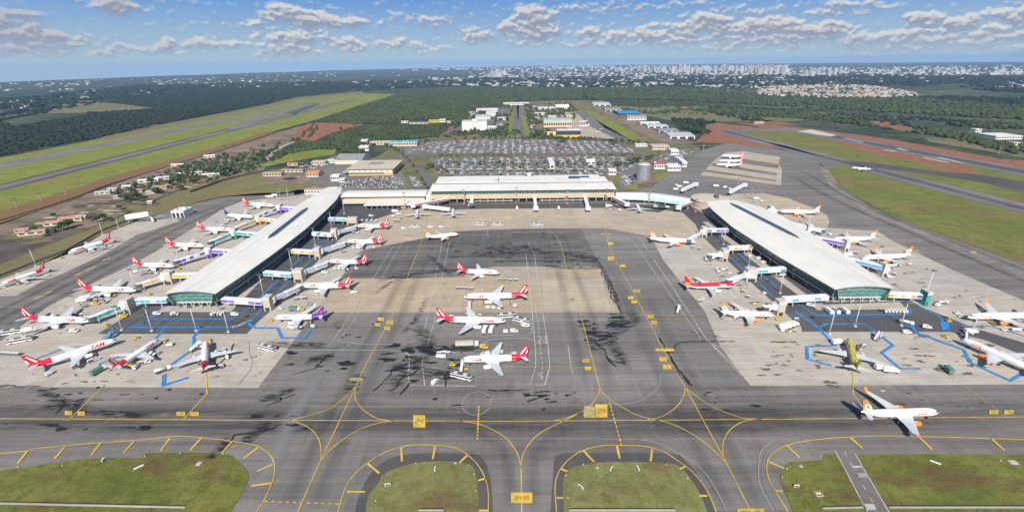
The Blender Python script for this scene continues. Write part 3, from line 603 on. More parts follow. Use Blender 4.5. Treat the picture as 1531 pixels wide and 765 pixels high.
soft_strip('oil_stain', [([(485, 519), (470, 517), (430, 516), (395, 515)], 9), ([(455, 540), (480, 536), (500, 535)], 10), ([(40, 577), (140, 617), (240, 620)], 7), ([(620, 485), (640, 520), (600, 560), (585, 580)], 13), ([(585, 545), (640, 560), (700, 558)], 12), ([(600, 520), (640, 521), (690, 522), (725, 523)], 9), ([(640, 380), (660, 400), (680, 416)], 7),
                           ([(560, 420), (640, 408), (700, 404)], 8), ([(700, 382), (760, 378), (850, 380), (900, 392)], 18), ([(800, 395), (860, 402), (905, 400)], 8), ([(720, 370), (760, 372), (800, 368)], 14), ([(895, 392), (915, 430), (928, 465)], 5), ([(905, 490), (940, 470), (945, 480), (900, 510)], 12), ([(870, 470), (880, 500), (890, 530)], 8), ([(905, 500), (925, 530), (935, 545)], 10),
                           ([(1000, 535), (1015, 560), (1035, 580)], 3), ([(60, 610), (100, 605), (130, 600)], 8), ([(385, 600), (420, 590), (440, 580)], 8), ([(350, 650), (330, 672), (312, 690)], 8), ([(400, 630), (380, 650), (360, 665)], 9), ([(560, 440), (590, 420), (620, 414)], 5), ([(640, 445), (620, 480), (600, 500)], 6), ([(525, 590), (530, 570), (545, 560)], 10)], M_OIL, 11.2)
M_TAR = flat('tar', (.014, .014, .016), .45, var=.3)
def blob(mb, c, rx, ry, z, rg, mat, n=14, rz=0.0):
    ph = [rg.uniform(0, 6.3) for _ in range(4)]; pts = []
    for i in range(n):
        a = 2*math.pi*i/n; r = 1+.28*math.sin(2*a+ph[0])+.22*math.sin(3*a+ph[1])+.15*math.sin(5*a+ph[2])+rg.uniform(-.14, .14)
        x, y = rx*r*math.cos(a), ry*r*math.sin(a)
        pts.append((c.x+x*math.cos(rz)-y*math.sin(rz), c.y+x*math.sin(rz)+y*math.cos(rz), z))
    mb.face(pts, mat)
T = MB(); rg = random.Random(5)
def crack(px, w=.8, jag=.7):
    """poured crack filler following slab joints"""
    pts = [P(*p) for p in px]; out = []
    for a, b in zip(pts, pts[1:]):
        n = max(2, int((b-a).length/3.0))
        for i in range(n):
            q = a.lerp(b, i/n); out.append(q+Vector((rg.uniform(-jag, jag), rg.uniform(-jag, jag), 0)))
    out.append(pts[-1])
    for a, b in zip(out, out[1:]): ribbon(T, [a-(b-a).normalized()*.3, b+(b-a).normalized()*.3], w*rg.uniform(.5, 1.6), .57+rg.uniform(0, .02), M_TAR)
for c in ([(896, 393), (900, 410), (908, 425), (914, 445), (922, 455), (928, 468)], [(740, 391), (800, 391), (850, 391), (896, 393)], [(640, 414), (560, 417)], [(1098, 511), (1020, 512), (1008, 520), (1005, 527), (998, 528)], [(985, 505), (1000, 530), (1018, 558), (1035, 577)], [(608, 545), (592, 548), (583, 560), (570, 575), (558, 585)], [(645, 558), (625, 555), (600, 566), (593, 580), (583, 585)],
          [(395, 600), (425, 596), (440, 590)], [(398, 608), (418, 600), (420, 595)], [(330, 675), (350, 655), (352, 650), (395, 645), (420, 635)], [(86, 617), (105, 602), (125, 597)], [(905, 533), (915, 540), (935, 545)], [(1024, 563), (1030, 575)], [(880, 505), (905, 525), (910, 540), (920, 548)], [(690, 558), (660, 555), (640, 552), (620, 548)], [(612, 573), (598, 590)], [(665, 560), (666, 578)], [(788, 602), (800, 596), (812, 594)], [(732, 584), (760, 585), (790, 583)], [(440, 560), (470, 552), (492, 530)], [(330, 545), (345, 528), (350, 515)], [(1440, 380), (1330, 372)][0:0] or [(700, 405), (640, 409)], [(735, 385), (790, 384), (845, 386)], [(0, 578), (60, 578)], [(1150, 512), (1190, 512)]):
    if len(c) > 1: crack(c)
for (cx, cy, sx, sy, n, s) in ((880, 500, 12, 20, 14, 1.3), (925, 480, 12, 10, 14, 2.2), (905, 505, 18, 18, 14, 1.8), (640, 540, 60, 26, 26, 1.6), (605, 550, 25, 25, 12, 1.8), (470, 545, 50, 18, 12, 1.6), (760, 370, 90, 22, 40, 1.2), (850, 390, 50, 12, 22, 1.1), (560, 500, 60, 20, 12, 1.0), (1100, 600, 60, 15, 8, .9), (200, 590, 150, 12, 18, .9), (130, 640, 130, 6, 7, 1.6), (830, 595, 40, 12, 8, 1.0), (720, 600, 100, 15, 10, .7), (1420, 605, 100, 20, 10, .6), (1030, 490, 40, 40, 8, .8), (420, 640, 40, 20, 10, 1.2), (655, 520, 45, 5, 12, 2.4)):
    for i in range(n):
        c = P(cx+rg.uniform(-sx, sx), cy+rg.uniform(-sy, sy)); k = s*rg.uniform(.3, 1.3)
        blob(T, c, k*rg.uniform(.8, 3.2), k*rg.uniform(.4, 1.1), .575+rg.uniform(0, .02), rg, M_TAR)
tag(T.build('tar_patch'), kind='structure')
O = MB(); M_STN = flat('stand_stain', (.115, .10, .085), .8, var=.4)
for (cx, cy, sx, sy, n, s) in ((1100, 400, 40, 35, 26, 1.1), (1330, 420, 60, 30, 34, 1.5), (1180, 540, 50, 25, 26, 1.1), (1420, 520, 70, 40, 34, 1.4), (1240, 400, 15, 20, 0, 1), (150, 470, 80, 30, 20, .8), (220, 400, 60, 30, 20, .8), (330, 340, 50, 20, 18, .9), (100, 560, 100, 14, 16, .9), (350, 550, 50, 25, 14, .8), (1080, 450, 30, 30, 16, .9), (470, 410, 40, 40, 20, .7), (1440, 440, 80, 12, 14, 1.2), (700, 440, 60, 20, 10, .7)):
    for i in range(n):
        c = P(cx+rg.uniform(-sx, sx), cy+rg.uniform(-sy, sy)); k = s*rg.uniform(.3, 1.2)
        blob(O, c, k*rg.uniform(.8, 2.6), k*rg.uniform(.5, 1.1), .52+rg.uniform(0, .02), rg, M_STN)
for a, b, c_ in ((1378, 502, 6), (1246, 578, 2), (1240, 572, 3)):
    blob(O, P(a, b), 3, 1.6, .545, rg, M_STN)
tag(O.build('pavement_stain'), kind='structure')
# ------------------------------------------------------------------ aircraft
WHITE = flat('white_aircraft_paint', (.80, .80, .79), .28, var=.03, scale=.3)
WINGG = flat('wing_grey', (.52, .54, .56), .4, var=.08, scale=.4)
REDP = flat('red_aircraft_paint', (.62, .012, .035), .3, var=.06)
ORNG = flat('orange_aircraft_paint', (.85, .22, .03), .3, var=.06)
NAVY = flat('navy_aircraft_paint', (.02, .03, .16), .3, var=.06)
PURP = flat('purple_aircraft_paint', (.10, .03, .30), .3, var=.06)
LBLU = flat('light_blue_paint', (.25, .48, .75), .35, var=.05)
YPL = flat('yellow_aircraft_paint', (.62, .52, .05), .35, var=.25, scale=.25)
GLS = flat('dark_glass', (.02, .025, .03), .12, var=.1)
DGRY = flat('dark_grey_metal', (.09, .09, .095), .5, var=.1)
MGRY = flat('grey_metal', (.30, .31, .32), .45, var=.1)
LGRY = flat('light_grey_metal', (.55, .56, .57), .45, var=.08)
RUBR = flat('rubber', (.02, .02, .02), .8, var=.1)
FUS = [(18.8, .06, 3.3), (18.5, .42, 3.32), (17.9, .85, 3.42), (16.9, 1.3, 3.55), (15.6, 1.68, 3.72), (14.2, 1.9, 3.84), (12.6, 2.0, 3.9), (8, 2.0, 3.9), (3, 2.0, 3.9), (-2, 2.0, 3.9), (-7, 2.0, 3.9), (-9.5, 1.93, 3.97), (-12, 1.68, 4.2), (-14.2, 1.32, 4.52), (-16.4, .86, 4.9), (-18.2, .44, 5.15), (-18.9, .16, 5.2)]
def fus_mesh(lv):
    b = MB(); n = 20
    rows = [[(x, r*math.cos(2*math.pi*k/n), zc+r*1.03*math.sin(2*math.pi*k/n)) for k in range(n)] for x, r, zc in FUS]
    def mf(i, k):
        x = FUS[i][0]; up = math.sin(2*math.pi*(k+.5)/n)
        if lv == 'red_tail' and x <= -9.4 and (x <= -11.9 or up > -.2): return REDP
        if lv == 'red_top' and up > .02 and i > 1: return REDP
        if lv == 'yellow' and (up > -.35): return YPL if (i*7+k*3) % 11 > 1 else DGRY
        if lv == 'purple' and x <= -9.4: return PURP
        if lv == 'navy' and x <= -14: return NAVY
        return WHITE
    b.grid(rows, WHITE, closed=True, matf=mf)
    # belly fairing
    rows = []
    for x, h, w_ in ((6, .2, .5), (4.5, .8, 1.6), (0, 1.15, 2.1), (-4, 1.1, 2.0), (-6.5, .3, .6)):
        rows.append([(x, w_*math.cos(a), 2.45-h*math.sin(a)) for a in [math.pi*k/8 for k in range(9)]])
    b.grid(rows, WINGG)
    return b
def wing_mesh(sgn, secs, mat, tipmat=None):
    """secs: (span, leading x, trailing x, z, thickness)"""
    b = MB(); rows = []
    for y, xl, xt, z, t in secs:
        c = xl-xt
        rows.append([(xl, sgn*y, z), (xl-.12*c, sgn*y, z+.5*t), (xl-.4*c, sgn*y, z+.55*t), (xt, sgn*y, z+.03), (xt, sgn*y, z-.03), (xl-.4*c, sgn*y, z-.35*t), (xl-.1*c, sgn*y, z-.3*t)])
    b.grid(rows, mat, closed=True, smooth=False, capa=True, capb=True, matf=(lambda i, k: tipmat if tipmat and i >= len(rows)-3 else mat))
    return b
WS = [(1.6, 5.2, -2.6, 2.75, .85), (6.2, 2.6, -2.9, 3.05, .55), (16.3, -3.0, -5.0, 3.95, .22), (16.9, -3.6, -5.2, 4.25, .12), (17.2, -4.7, -5.7, 6.3, .08)]
WSN = [(1.6, 5.2, -2.6, 2.75, .85), (6.2, 2.6, -2.9, 3.05, .55), (16.6, -3.1, -4.9, 3.95, .22), (17.0, -3.7, -5.0, 4.0, .12)]
TS = [(.5, -14.0, -17.6, 5.0, .35), (6.2, -17.4, -19.0, 5.5, .15)]
def fin_mesh(lv):
    b = MB(); rows = []
    c = {'red_tail': REDP, 'red_top': REDP, 'orange': ORNG, 'navy': NAVY, 'purple': PURP, 'yellow': YPL, 'redwhite': REDP, 'white': WHITE}[lv]
    for z, xl, xt, t in ((5.2, -11.6, -17.9, .32), (6.0, -12.9, -18.0, .3), (8.0, -14.6, -18.5, .24), (10.2, -16.2, -19.0, .18), (12.0, -17.5, -19.4, .1)):
        m_ = (xl*.6+xt*.4); rows.append([(xl, 0, z), (m_, t, z), (xt, .03, z), (xt, -.03, z), (m_, -t, z)])
    b.grid(rows, c, closed=True, smooth=False, capb=True, matf=lambda i, k: (ORNG if i != 0 else WHITE) if lv == 'orange' else c)
    return b
def emblem(lv):
    b = MB()
    for s in (1, -1):
        y = .36*s
        if lv in ('red_tail', 'redwhite'):
            for q in (((-15.4, 6.3), (-18.2, 10.9), (-17.6, 11.2), (-14.3, 6.3)), ((-17.4, 6.5), (-18.6, 9.6), (-18.8, 8.5), (-18.1, 6.5))):
                b.face([(x, y*.9, z) for x, z in q][::s], WHITE)
        elif lv == 'orange':
            n = 18
            for k in range(n):
                a, a2 = 2*math.pi*k/n, 2*math.pi*(k+1)/n
                b.face([(-16.3+math.cos(t)*r*.9-.45*(math.sin(t)*r), y*.95, 8.0+math.sin(t)*r) for t, r in ((a, 1.0), (a2, 1.0), (a2, 1.9), (a, 1.9))][::s], WHITE)
        elif lv == 'red_top':
            b.face([(x, y, z) for x, z in ((-13.5, 6.0), (-17.9, 6.0), (-18.2, 7.4), (-16, 7.0))][::s], flat('gold_paint', (.8, .45, .04), .4))
        elif lv == 'purple':
            b.face([(x, y*.95, z) for x, z in ((-15.0, 6.6), (-18.2, 8.2), (-18.5, 9.8), (-16.6, 9.0))][::s], flat('magenta_paint', (.65, .06, .35), .4))
        elif lv == 'navy':
            b.face([(x, y*.95, z) for x, z in ((-16.6, 8.6), (-18.6, 9.9), (-18.8, 10.8), (-17.6, 10.6))][::s], LBLU)
    return b if b.f else None
def engine_mesh(sgn, mat):
    b = MB(); n = 14; y = 5.75*sgn
    prof = ((5.9, .95), (5.6, 1.12), (4.6, 1.2), (3.0, 1.14), (1.8, .9))
    b.grid([[(x, y+r*math.cos(2*math.pi*k/n), 1.95+r*math.sin(2*math.pi*k/n)) for k in range(n)] for x, r in prof], mat, closed=True)
    b.grid([[(5.8, y+r*math.cos(2*math.pi*k/n), 1.95+r*math.sin(2*math.pi*k/n)) for k in range(n)] for r in (.95, .05)], DGRY, closed=True)
    b.grid([[(x, y+r*math.cos(2*math.pi*k/n), 1.95+r*math.sin(2*math.pi*k/n)) for k in range(n)] for x, r in ((1.9, .62), (.9, .35), (.5, .05))], DGRY, closed=True)
    b.box(.4, 4.2, y-.14, y+.14, 2.7, 3.35, WINGG)
    return b
def gear_mesh(x, y):
    b = MB(); b.tube((x, y, .5), (x, y, 2.6), .13, .16, MGRY, 6)
    for s in (-.32, .32): b.tube((x, y+s-.14, .55), (x, y+s+.14, .55), .55, .55, RUBR, 12)
    return b
def fr(x):
    for (a, r, z), (c, r2, z2) in zip(FUS, FUS[1:]):
        if c <= x <= a:
            t = (a-x)/(a-c); return r+(r2-r)*t, z+(z2-z)*t
    return 2.0, 3.9
def windows_mesh(sd):
    b = MB()
    for s in (sd,):
        for i in range(34):
            x = 12.6-i*.62
            if abs(x-1) < .3: continue
            r, zc = fr(x)
            q = []
            for dx, a in ((-.13, .16), (.13, .16), (.13, .30), (-.13, .30)):
                q.append((x+dx, s*(r+.012)*math.cos(a), zc+(r+.012)*1.03*math.sin(a)))
            b.face(q if s < 0 else q[::-1], GLS)
    return b
def cockpit_mesh():
    b = MB(); rows = []
    for x, lo, hi in ((17.75, .30, .95), (17.2, .42, 1.02), (16.6, .5, 1.0), (16.1, .52, .92)):
        r, zc = fr(x)
        rows.append([(x, (r+.03)*math.cos(a), zc+(r+.03)*1.03*math.sin(a)) for a in [lo+(math.pi-2*lo)*k/10 for k in range(11)]])
    b.grid(rows[:2], GLS, smooth=False)
    for s in (0, 1):
        b.grid([[r_[k] for k in ((0, 1, 2) if s == 0 else (8, 9, 10))] for r_ in rows[1:]], GLS, smooth=False)
    return b
def door_mesh(x, s):
    b = MB(); r, zc = fr(x); q = []
    for dx, a in ((-.42, -.28), (.42, -.28), (.42, .62), (-.42, .62)):
        q.append((x+dx, s*(r+.016)*math.cos(a), zc+(r+.016)*1.03*math.sin(a)))
    b.face(q if s < 0 else q[::-1], LGRY); return b
def text_geo(txt, h, shear=.0, bold=.0, sx=1.0):
    cu = bpy.data.curves.new('t', 'FONT'); cu.body = txt; cu.size = h; cu.offset = bold; cu.shear = shear; cu.resolution_u = 2
    o = bpy.data.objects.new('t', cu); COL.objects.link(o); bpy.context.view_layer.update()
    me = bpy.data.meshes.new_from_object(o.evaluated_get(bpy.context.evaluated_depsgraph_get()))
    bpy.data.objects.remove(o); bpy.data.curves.remove(cu)
    xs = [v.co.x for v in me.vertices]; ys = [v.co.y for v in me.vertices]; mx = (min(xs)+max(xs))/2; my = (min(ys)+max(ys))/2
    for v in me.vertices: v.co.x = (v.co.x-mx)*sx; v.co.y -= my
    return me
def lettering(sd, txt, h, xc, ang, mat, shear=.35, bold=.03, sx=1.0):
    """text wrapped on both flanks of the fuselage; xc centre, ang mid angle above the waist"""
    bmo = bmesh.new()
    for s in (sd,):
        me = text_geo(txt, h, shear, bold*h, sx); bm = bmesh.new(); bm.from_mesh(me); bpy.data.meshes.remove(me)
        for k in range(-5, 6): bmesh.ops.bisect_plane(bm, geom=bm.verts[:]+bm.edges[:]+bm.faces[:], plane_co=(0, k*.13*h, 0), plane_no=(0, 1, 0))
        for v in bm.verts:
            x, u = v.co.x, v.co.y; xx = xc+(x if s < 0 else -x); r, zc = fr(xx); a = ang+u/2.0; r += .02
            v.co = Vector((xx, s*r*math.cos(a), zc+r*1.03*math.sin(a)))
        t = bpy.data.meshes.new('t'); bm.to_mesh(t); bm.free(); bmo.from_mesh(t); bpy.data.meshes.remove(t)
    out = bpy.data.meshes.new('lettering'); bmo.to_mesh(out); bmo.free(); out.materials.append(mat)
    o = bpy.data.objects.new('lettering', out); COL.objects.link(o); return o
def make_jet(lv, text=None):
    root = empty('passenger_jet', (0, 0, -900))
    fus_mesh({'red_tail': 'red_tail', 'red_top': 'red_top', 'yellow': 'yellow', 'purple': 'purple', 'navy': 'navy'}.get(lv, 'white')).build('fuselage', root)
    tipm = ORNG if lv == 'orange' else None
    for s in (1, -1):
        w_ = wing_mesh(s, WS if lv in ('orange', 'purple', 'navy') else WSN, WINGG, tipm).build('wing', root)
        eng = engine_mesh(s, ORNG if lv == 'orange' else (NAVY if lv in ('purple', 'navy') and False else WHITE)).build('engine', root)
        wing_mesh(s, TS, LGRY).build('tailplane', root)
        gear_mesh(-2.6, 3.8*s).build('landing_gear', root)
        door_mesh(14.2, s).build('door', root); door_mesh(-10.6, s).build('door', root)
    gear_mesh(13.8, 0).build('nose_gear', root)
    f = fin_mesh(lv).build('tail_fin', root)
    e = emblem(lv)
    if e: e.build('fin_emblem', f)
    windows_mesh(1).build('cabin_windows', root); windows_mesh(-1).build('cabin_windows', root); cockpit_mesh().build('cockpit_window', root)
    if text:
        for sd in (1, -1): t = lettering(sd, *text); t.parent = root
    reg(root)
    return root
PROTO = {}
def jet(lv):
    if lv not in PROTO:
        tx = {'red_tail': ('TAM', 3.0, 9.6, .42, REDP), 'orange': ('GOL', 2.5, 9.6, .34, ORNG), 'red_top': ('Avianca', 1.7, 8.6, .58, WHITE, .2), 'navy': ('Azul', 2.2, 9.5, .42, NAVY), 'purple': ('Azul', 2.2, 9.5, .42, NAVY), 'redwhite': ('TAM', 3.0, 9.6, .42, REDP)}.get(lv)
        p = make_jet(lv, tx); p['used'] = 0; PROTO[lv] = p
    return PROTO[lv]
JETS = []
def place_jet(lv, nose, tail, label, short, group, L_=None, zc=3.6, ref=None):
    p = jet(lv); A = P(*nose, zc); B = P(*tail, zc+.6); d = A-B; d.z = 0; ln = d.length
    if L_: ln = L_
    k = min(1.28, max(.70, ln/37.7))
    c = (A+B)/2 if not L_ else A-d.normalized()*L_/2
    if ref == 'tail': c = B+d.normalized()*ln/2
    if p['used'] == 0: o = p; p['used'] = 1
    else: o = copy_tree(p)
    o.location = (c.x, c.y, .6); o.rotation_euler = (0, 0, math.atan2(d.y, d.x))
    w_ = k if k < 1 else 1+(k-1)*.35
    o.scale = (k, w_, w_)
    tag(o, label, 'airliner', group); JETS.append((o, k*37.7/2, short))
    return o
G1, G2, G3, G4, G5, G6 = ('jets nosed in at the outer side of the pier beside the dirt lot', 'jets parked on the concrete strip by the fence', 'jets on the stands in front of the pier with purple bridge', 'jets at the inner gates of the pier beside the dirt lot', 'jets on the open centre stands', 'jets at the pier beside the orange-panelled bridge')
J = place_jet
J('red_tail', (134, 481), (38, 477), 'white jet with red tail at the teal panelled bridge, lowest on the dirt-lot side', 'jet at the teal outer bridge', G1)
J('red_tail', (204, 435), (121, 432), 'white jet with red tail at the beige panelled bridge, dirt-lot side of the pier', 'jet at the beige outer bridge', G1)
J('red_tail', (261, 398), (201, 396), 'white red-tailed jet at the blue panelled bridge, third up the dirt-lot side', 'jet at the blue outer bridge', G1)
J('red_tail', (306.5, 368), (250, 366), 'small white red-tailed jet fourth up the dirt-lot side, above the blue panelled bridge', 'fourth jet up the dirt-lot side', G1)
J('red_tail', (349, 344.5), (296, 342), 'white red-tailed jet fifth up the dirt-lot side, above the green panelled bridge', 'fifth jet up the dirt-lot side', G1)
J('navy', (380, 325), (336, 322), 'white jet with navy blue tail on the dirt-lot side of the pier', 'navy-tailed jet on the dirt-lot side', G1)
J('red_tail', (410, 308.5), (364, 305), 'white red-tailed jet furthest up the dirt-lot side, beyond the navy-tailed one', 'last jet up the dirt-lot side', G1)
J('red_tail', (102, 378.5), (168, 358.5), 'white jet with red tail parked diagonally on the fence-side strip, wholly in view', 'upper jet on the fence strip', G2)
J('red_tail', (-2, 427), (70, 402), 'white red-tailed jet on the fence-side strip with its nose cut off by the picture edge', 'lower jet on the fence strip', G2)
J('red_tail', (178, 508), (42, 552), 'large white jet lying diagonally behind a light blue stair truck, red tail towards the taxiway', 'large diagonal jet', G3)
J('red_tail', (238, 508), (168, 552), 'white red-tailed jet angled between the large diagonal jet and the head-on-parked jet', 'middle diagonal jet', G3)
J('red_tail', (308, 511), (305, 556), 'white jet seen from behind with red fin, wings spread across the blue-lined stand', 'jet seen from behind', G3)
J('red_tail', (533, 338), (581, 339), 'white red-tailed jet at the uppermost occupied inner gate near the low white concourse', 'uppermost inner-gate jet', G4)
J('red_tail', (517, 361.5), (572, 362), 'white red-tailed jet second from the top of the inner gates', 'second inner-gate jet', G4)
J('red_tail', (491, 391), (549, 392.7), 'white red-tailed jet at the inner gate with the orange panelled bridge', 'third inner-gate jet', G4)
J('red_tail', (449, 428), (526, 428), 'white red-tailed jet lowest of the inner gates, nose at the purple bridge', 'lowest inner-gate jet', G4)
J('purple', (410, 475), (486, 473.5), 'white jet with purple and magenta tail parked off the bridge below the inner gates', 'purple-tailed jet', G4)
J('orange', (686, 350), (637, 355), 'white orange-tailed jet taxiing alone below the main terminal', 'taxiing jet below the terminal', 'jets rolling on the paving')
J('redwhite', (624, 314), (623, 328), 'white jet nosed away under the maroon bridge of the terminal, first of two', 'first jet under the maroon bridge', 'jets nosed in to the main terminal', L_=33)
J('redwhite', (677, 312.5), (678, 326), 'white jet nosed away beside the short white bridge of the terminal', 'second jet under the terminal', 'jets nosed in to the main terminal', L_=33)
J('white', (952, 306), (961, 323), 'plain white jet nosed away at the maroon bridge by the curved connector', 'jet by the curved connector', 'jets nosed in to the main terminal', L_=33)
J('red_tail', (747, 408), (684.5, 405), 'white red-tailed jet topmost of the centre stands, nose towards the double white lane', 'topmost centre jet', G5)
J('red_tail', (693.5, 444.5), (788, 442.5), 'long white red-tailed jet on the tan patch of the centre stands', 'jet on the tan patch', G5)
J('red_tail', (756.5, 481), (654, 478), 'long white red-tailed jet with raised winglets just below the tan patch', 'centre jet below the tan patch', G5)
J('red_tail', (688.5, 539), (789.5, 534.5), 'white red-tailed jet lowest of the centre stands beside the tar patches', 'lowest centre jet', G5)
J('orange', (1041, 362), (971, 358), 'white jet with orange tail at the blue panelled bridge of the inner gates', 'orange-tailed jet at the blue bridge', G6)
J('red_top', (1099.5, 427), (1022, 428.5), 'jet with red upper fuselage and white belly at the beige bridge tower', 'red-topped jet', G6)
J('orange', (1157.5, 471), (1077, 468), 'white orange-tailed jet at the blue and white panelled bridge', 'jet at the blue and white bridge', G6)
J('orange', (1164, 316.5), (1225, 318), 'white orange-finned jet on the round tan stand beyond the pier roof', 'jet on the round tan stand', G6)
J('orange', (1243.5, 359), (1308, 357), 'white orange-tailed jet with orange engine on the far side of the pier, upper of two', 'upper far-side jet', G6)
J('orange', (1288, 386.5), (1361, 383), 'white orange-striped tail jet on the far side of the pier, lower of two', 'lower far-side jet', G6)
J('orange', (1445, 475), (1552, 472), 'white jet with orange engine at the picture edge, above the other parked there', 'upper jet at the picture edge', G6)
J('orange', (1434, 507), (1562, 562), 'white orange-lettered jet pointing up to the pier, cut by the picture edge', 'lower jet at the picture edge', G6)
J('yellow', (1268, 507), (1281, 556), 'yellow and black jet seen from behind inside the blue-lined stand', 'yellow and black jet', G6)
J('orange', (1403, 617), (1286, 619), 'white jet with orange tail rolling along the yellow taxiway line', 'jet rolling on the taxiway', 'jets rolling on the paving')
J('navy', (1273, 250.5), (1306, 253), 'white jet with blue nose on the diagonal taxiway beside the red soil', 'jet on the diagonal taxiway', 'jets rolling on the paving')
for i, (y, x0, x1) in enumerate(((233.5, 1078, 1111), (240.5, 1075, 1110), (246.5, 1071, 1109))):
    J('redwhite' if i else 'redwhite', (x0, y), (x1, y+.6), 'white red-tailed jet, %s of three side by side on the striped remote stand' % ('top', 'middle', 'bottom')[i], 'remote stand jet %d' % i, 'jets on the striped remote stand')
J('redwhite', (866, 182), (885, 180.5), 'white red-tailed jet on the small aircraft apron behind the car park', 'jet behind the car park', 'aircraft on the small apron', L_=28)
J('white', (866, 188.5), (890, 187.5), 'plain white jet below the red-tailed one behind the car park', 'white jet behind the car park', 'aircraft on the small apron', L_=28)
J('white', (845, 173.5), (865, 175), 'plain white jet beside the beige hangar, upper of the small apron', 'jet beside the beige hangar', 'aircraft on the small apron', L_=26)
# --- small propeller aircraft
def make_prop():
    root = empty('propeller_plane', (0, 0, -900)); b = MB(); n = 12
    b.grid([[(x, r*math.cos(2*math.pi*k/n), z+r*math.sin(2*math.pi*k/n)) for k in range(n)] for x, r, z in ((11.5, .1, 2.0), (10.5, .8, 2.1), (8, 1.3, 2.3), (-3, 1.3, 2.3), (-8, .8, 2.7), (-12, .2, 3.2))], WHITE, closed=True)
    b.build('fuselage', root)
    for s in (1, -1):
        wing_mesh(s, [(.4, 2.2, -.6, 3.6, .4), (12.5, 1.5, -.2, 3.9, .15)], WINGG).build('wing', root)
        wing_mesh(s, [(.1, -10.6, -12.2, 6.5, .15), (3.6, -11.0, -12.0, 6.5, .1)], WINGG).build('tailplane', root)
        e = MB(); e.tube((-.5, 4*s, 3.4), (4.2, 4*s, 3.4), .5, .35, DGRY, 8); e.build('engine', root)
        g = MB()
        for k in range(4):
            a = math.pi/4+k*math.pi/2; g.tube((4.25, 4*s, 3.4), (4.25, 4*s+1.8*math.cos(a), 3.4+1.8*math.sin(a)), .12, .06, RUBR, 4)
        g.build('propeller', root)
    f = MB(); rows = [[(xl, 0, z), ((xl+xt)/2, .12, z), (xt, 0, z), ((xl+xt)/2, -.12, z)] for z, xl, xt in ((3.0, -8, -12), (6.5, -10.6, -12.5))]
    f.grid(rows, REDP, closed=True, smooth=False, capb=True); f.build('tail_fin', root)
    g = MB()
    for x, y in ((8, 0), (0, 2.6), (0, -2.6)): g.tube((x, y-.2, .4), (x, y+.2, .4), .4, .4, RUBR, 8); g.tube((x, y, .4), (x, y, 2.2), .1, .1, MGRY, 4)
    g.build('landing_gear', root); reg(root); return root
PP = make_prop(); first = [1]
def prop(nose, tail, label, sc=1.0):
    o = PP if first[0] else copy_tree(PP); first[0] = 0
    A, B = P(*nose, 1.5), P(*tail, 1.5); d = A-B; c = (A+B)/2; o.location = (c.x, c.y, .5); o.rotation_euler = (0, 0, math.atan2(d.y, d.x)); o.scale = (sc,)*3
    tag(o, label, 'propeller plane', 'small propeller aircraft'); JETS.append((o, 12*sc, 'propeller plane'))
prop((232, 334), (223, 323), 'grey twin-propeller aircraft on the strip beside the sloping white shelter')
prop((886, 198), (902, 197), 'small white propeller aircraft on the tan apron behind the car park', .6)
prop((893, 193.5), (905, 193), 'tiny white propeller aircraft above the other one on the tan apron', .5)
prop((1210, 198), (1219, 196.5), 'small dark aircraft on the pale pad at the runway end', .7)
# ------------------------------------------------------------------ words for labels
ONES = 'zeroth first second third fourth fifth sixth seventh eighth ninth tenth eleventh twelfth thirteenth fourteenth fifteenth sixteenth seventeenth eighteenth nineteenth'.split()
TENS = {2: ('twenty', 'twentieth'), 3: ('thirty', 'thirtieth'), 4: ('forty', 'fortieth'), 5: ('fifty', 'fiftieth'), 6: ('sixty', 'sixtieth'), 7: ('seventy', 'seventieth'), 8: ('eighty', 'eightieth'), 9: ('ninety', 'ninetieth')}
def ordn(n):
    if n < 20: return ONES[n]
    if n >= 100: return 'hundred-and-'+ordn(n-100) if n > 100 else 'hundredth'
    t, o = divmod(n, 10); return TENS[t][1] if o == 0 else TENS[t][0]+'-'+ONES[o]
# ------------------------------------------------------------------ the two piers
def roofmat():
    g = G('white_roof_sheet'); n = g.noise((.5, .03, 1), 5, .7); n2 = g.noise((.04, .04, 1), 4); n3 = g.noise((.12, .5, 1), 5, .7, off=(4, 4, 0))
    f = g.math('MULTIPLY', g.mr(n, .3, .7, .94, 1.05), g.mr(n2, .35, .65, .94, 1.04)); f = g.math('MULTIPLY', f, g.mr(n3, .6, .75, 1, .88)); f = g.math('MULTIPLY', f, g.mr(g.joint(1, 6.0, .25), 0, 1, 1, .9))
    return g.out(g.mul((.69, .67, .615), f), .55)
M_ROOF = roofmat()
M_ROOFE = flat('roof_edge', (.50, .51, .50), .4, var=.05)
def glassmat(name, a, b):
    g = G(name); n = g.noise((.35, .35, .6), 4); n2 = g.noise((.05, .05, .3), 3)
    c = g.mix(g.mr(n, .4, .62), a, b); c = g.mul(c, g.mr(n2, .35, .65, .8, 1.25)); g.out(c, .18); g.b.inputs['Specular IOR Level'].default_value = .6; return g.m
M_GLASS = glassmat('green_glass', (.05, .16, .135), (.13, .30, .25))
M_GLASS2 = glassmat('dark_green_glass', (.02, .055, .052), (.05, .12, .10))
M_MULL = flat('mullion', (.42, .52, .48), .4)
M_BEIGE = flat('beige_cladding', (.47, .40, .31), .6, var=.06)
M_TERB = flat('cream_cladding', (.50, .40, .28), .6, var=.07, scale=.08)
M_CCOL = flat('concrete_column', (.50, .48, .44), .7)
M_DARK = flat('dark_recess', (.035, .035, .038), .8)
M_SKYL = flat('skylight_glass', (.035, .05, .065), .25, var=.15)
def interp(pts, y):
    for (a, xa), (b, xb) in zip(pts, pts[1:]):
        if a <= y <= b: return xa+(xb-xa)*(y-a)/(b-a)
    return pts[0][1] if y < pts[0][0] else pts[-1][1]
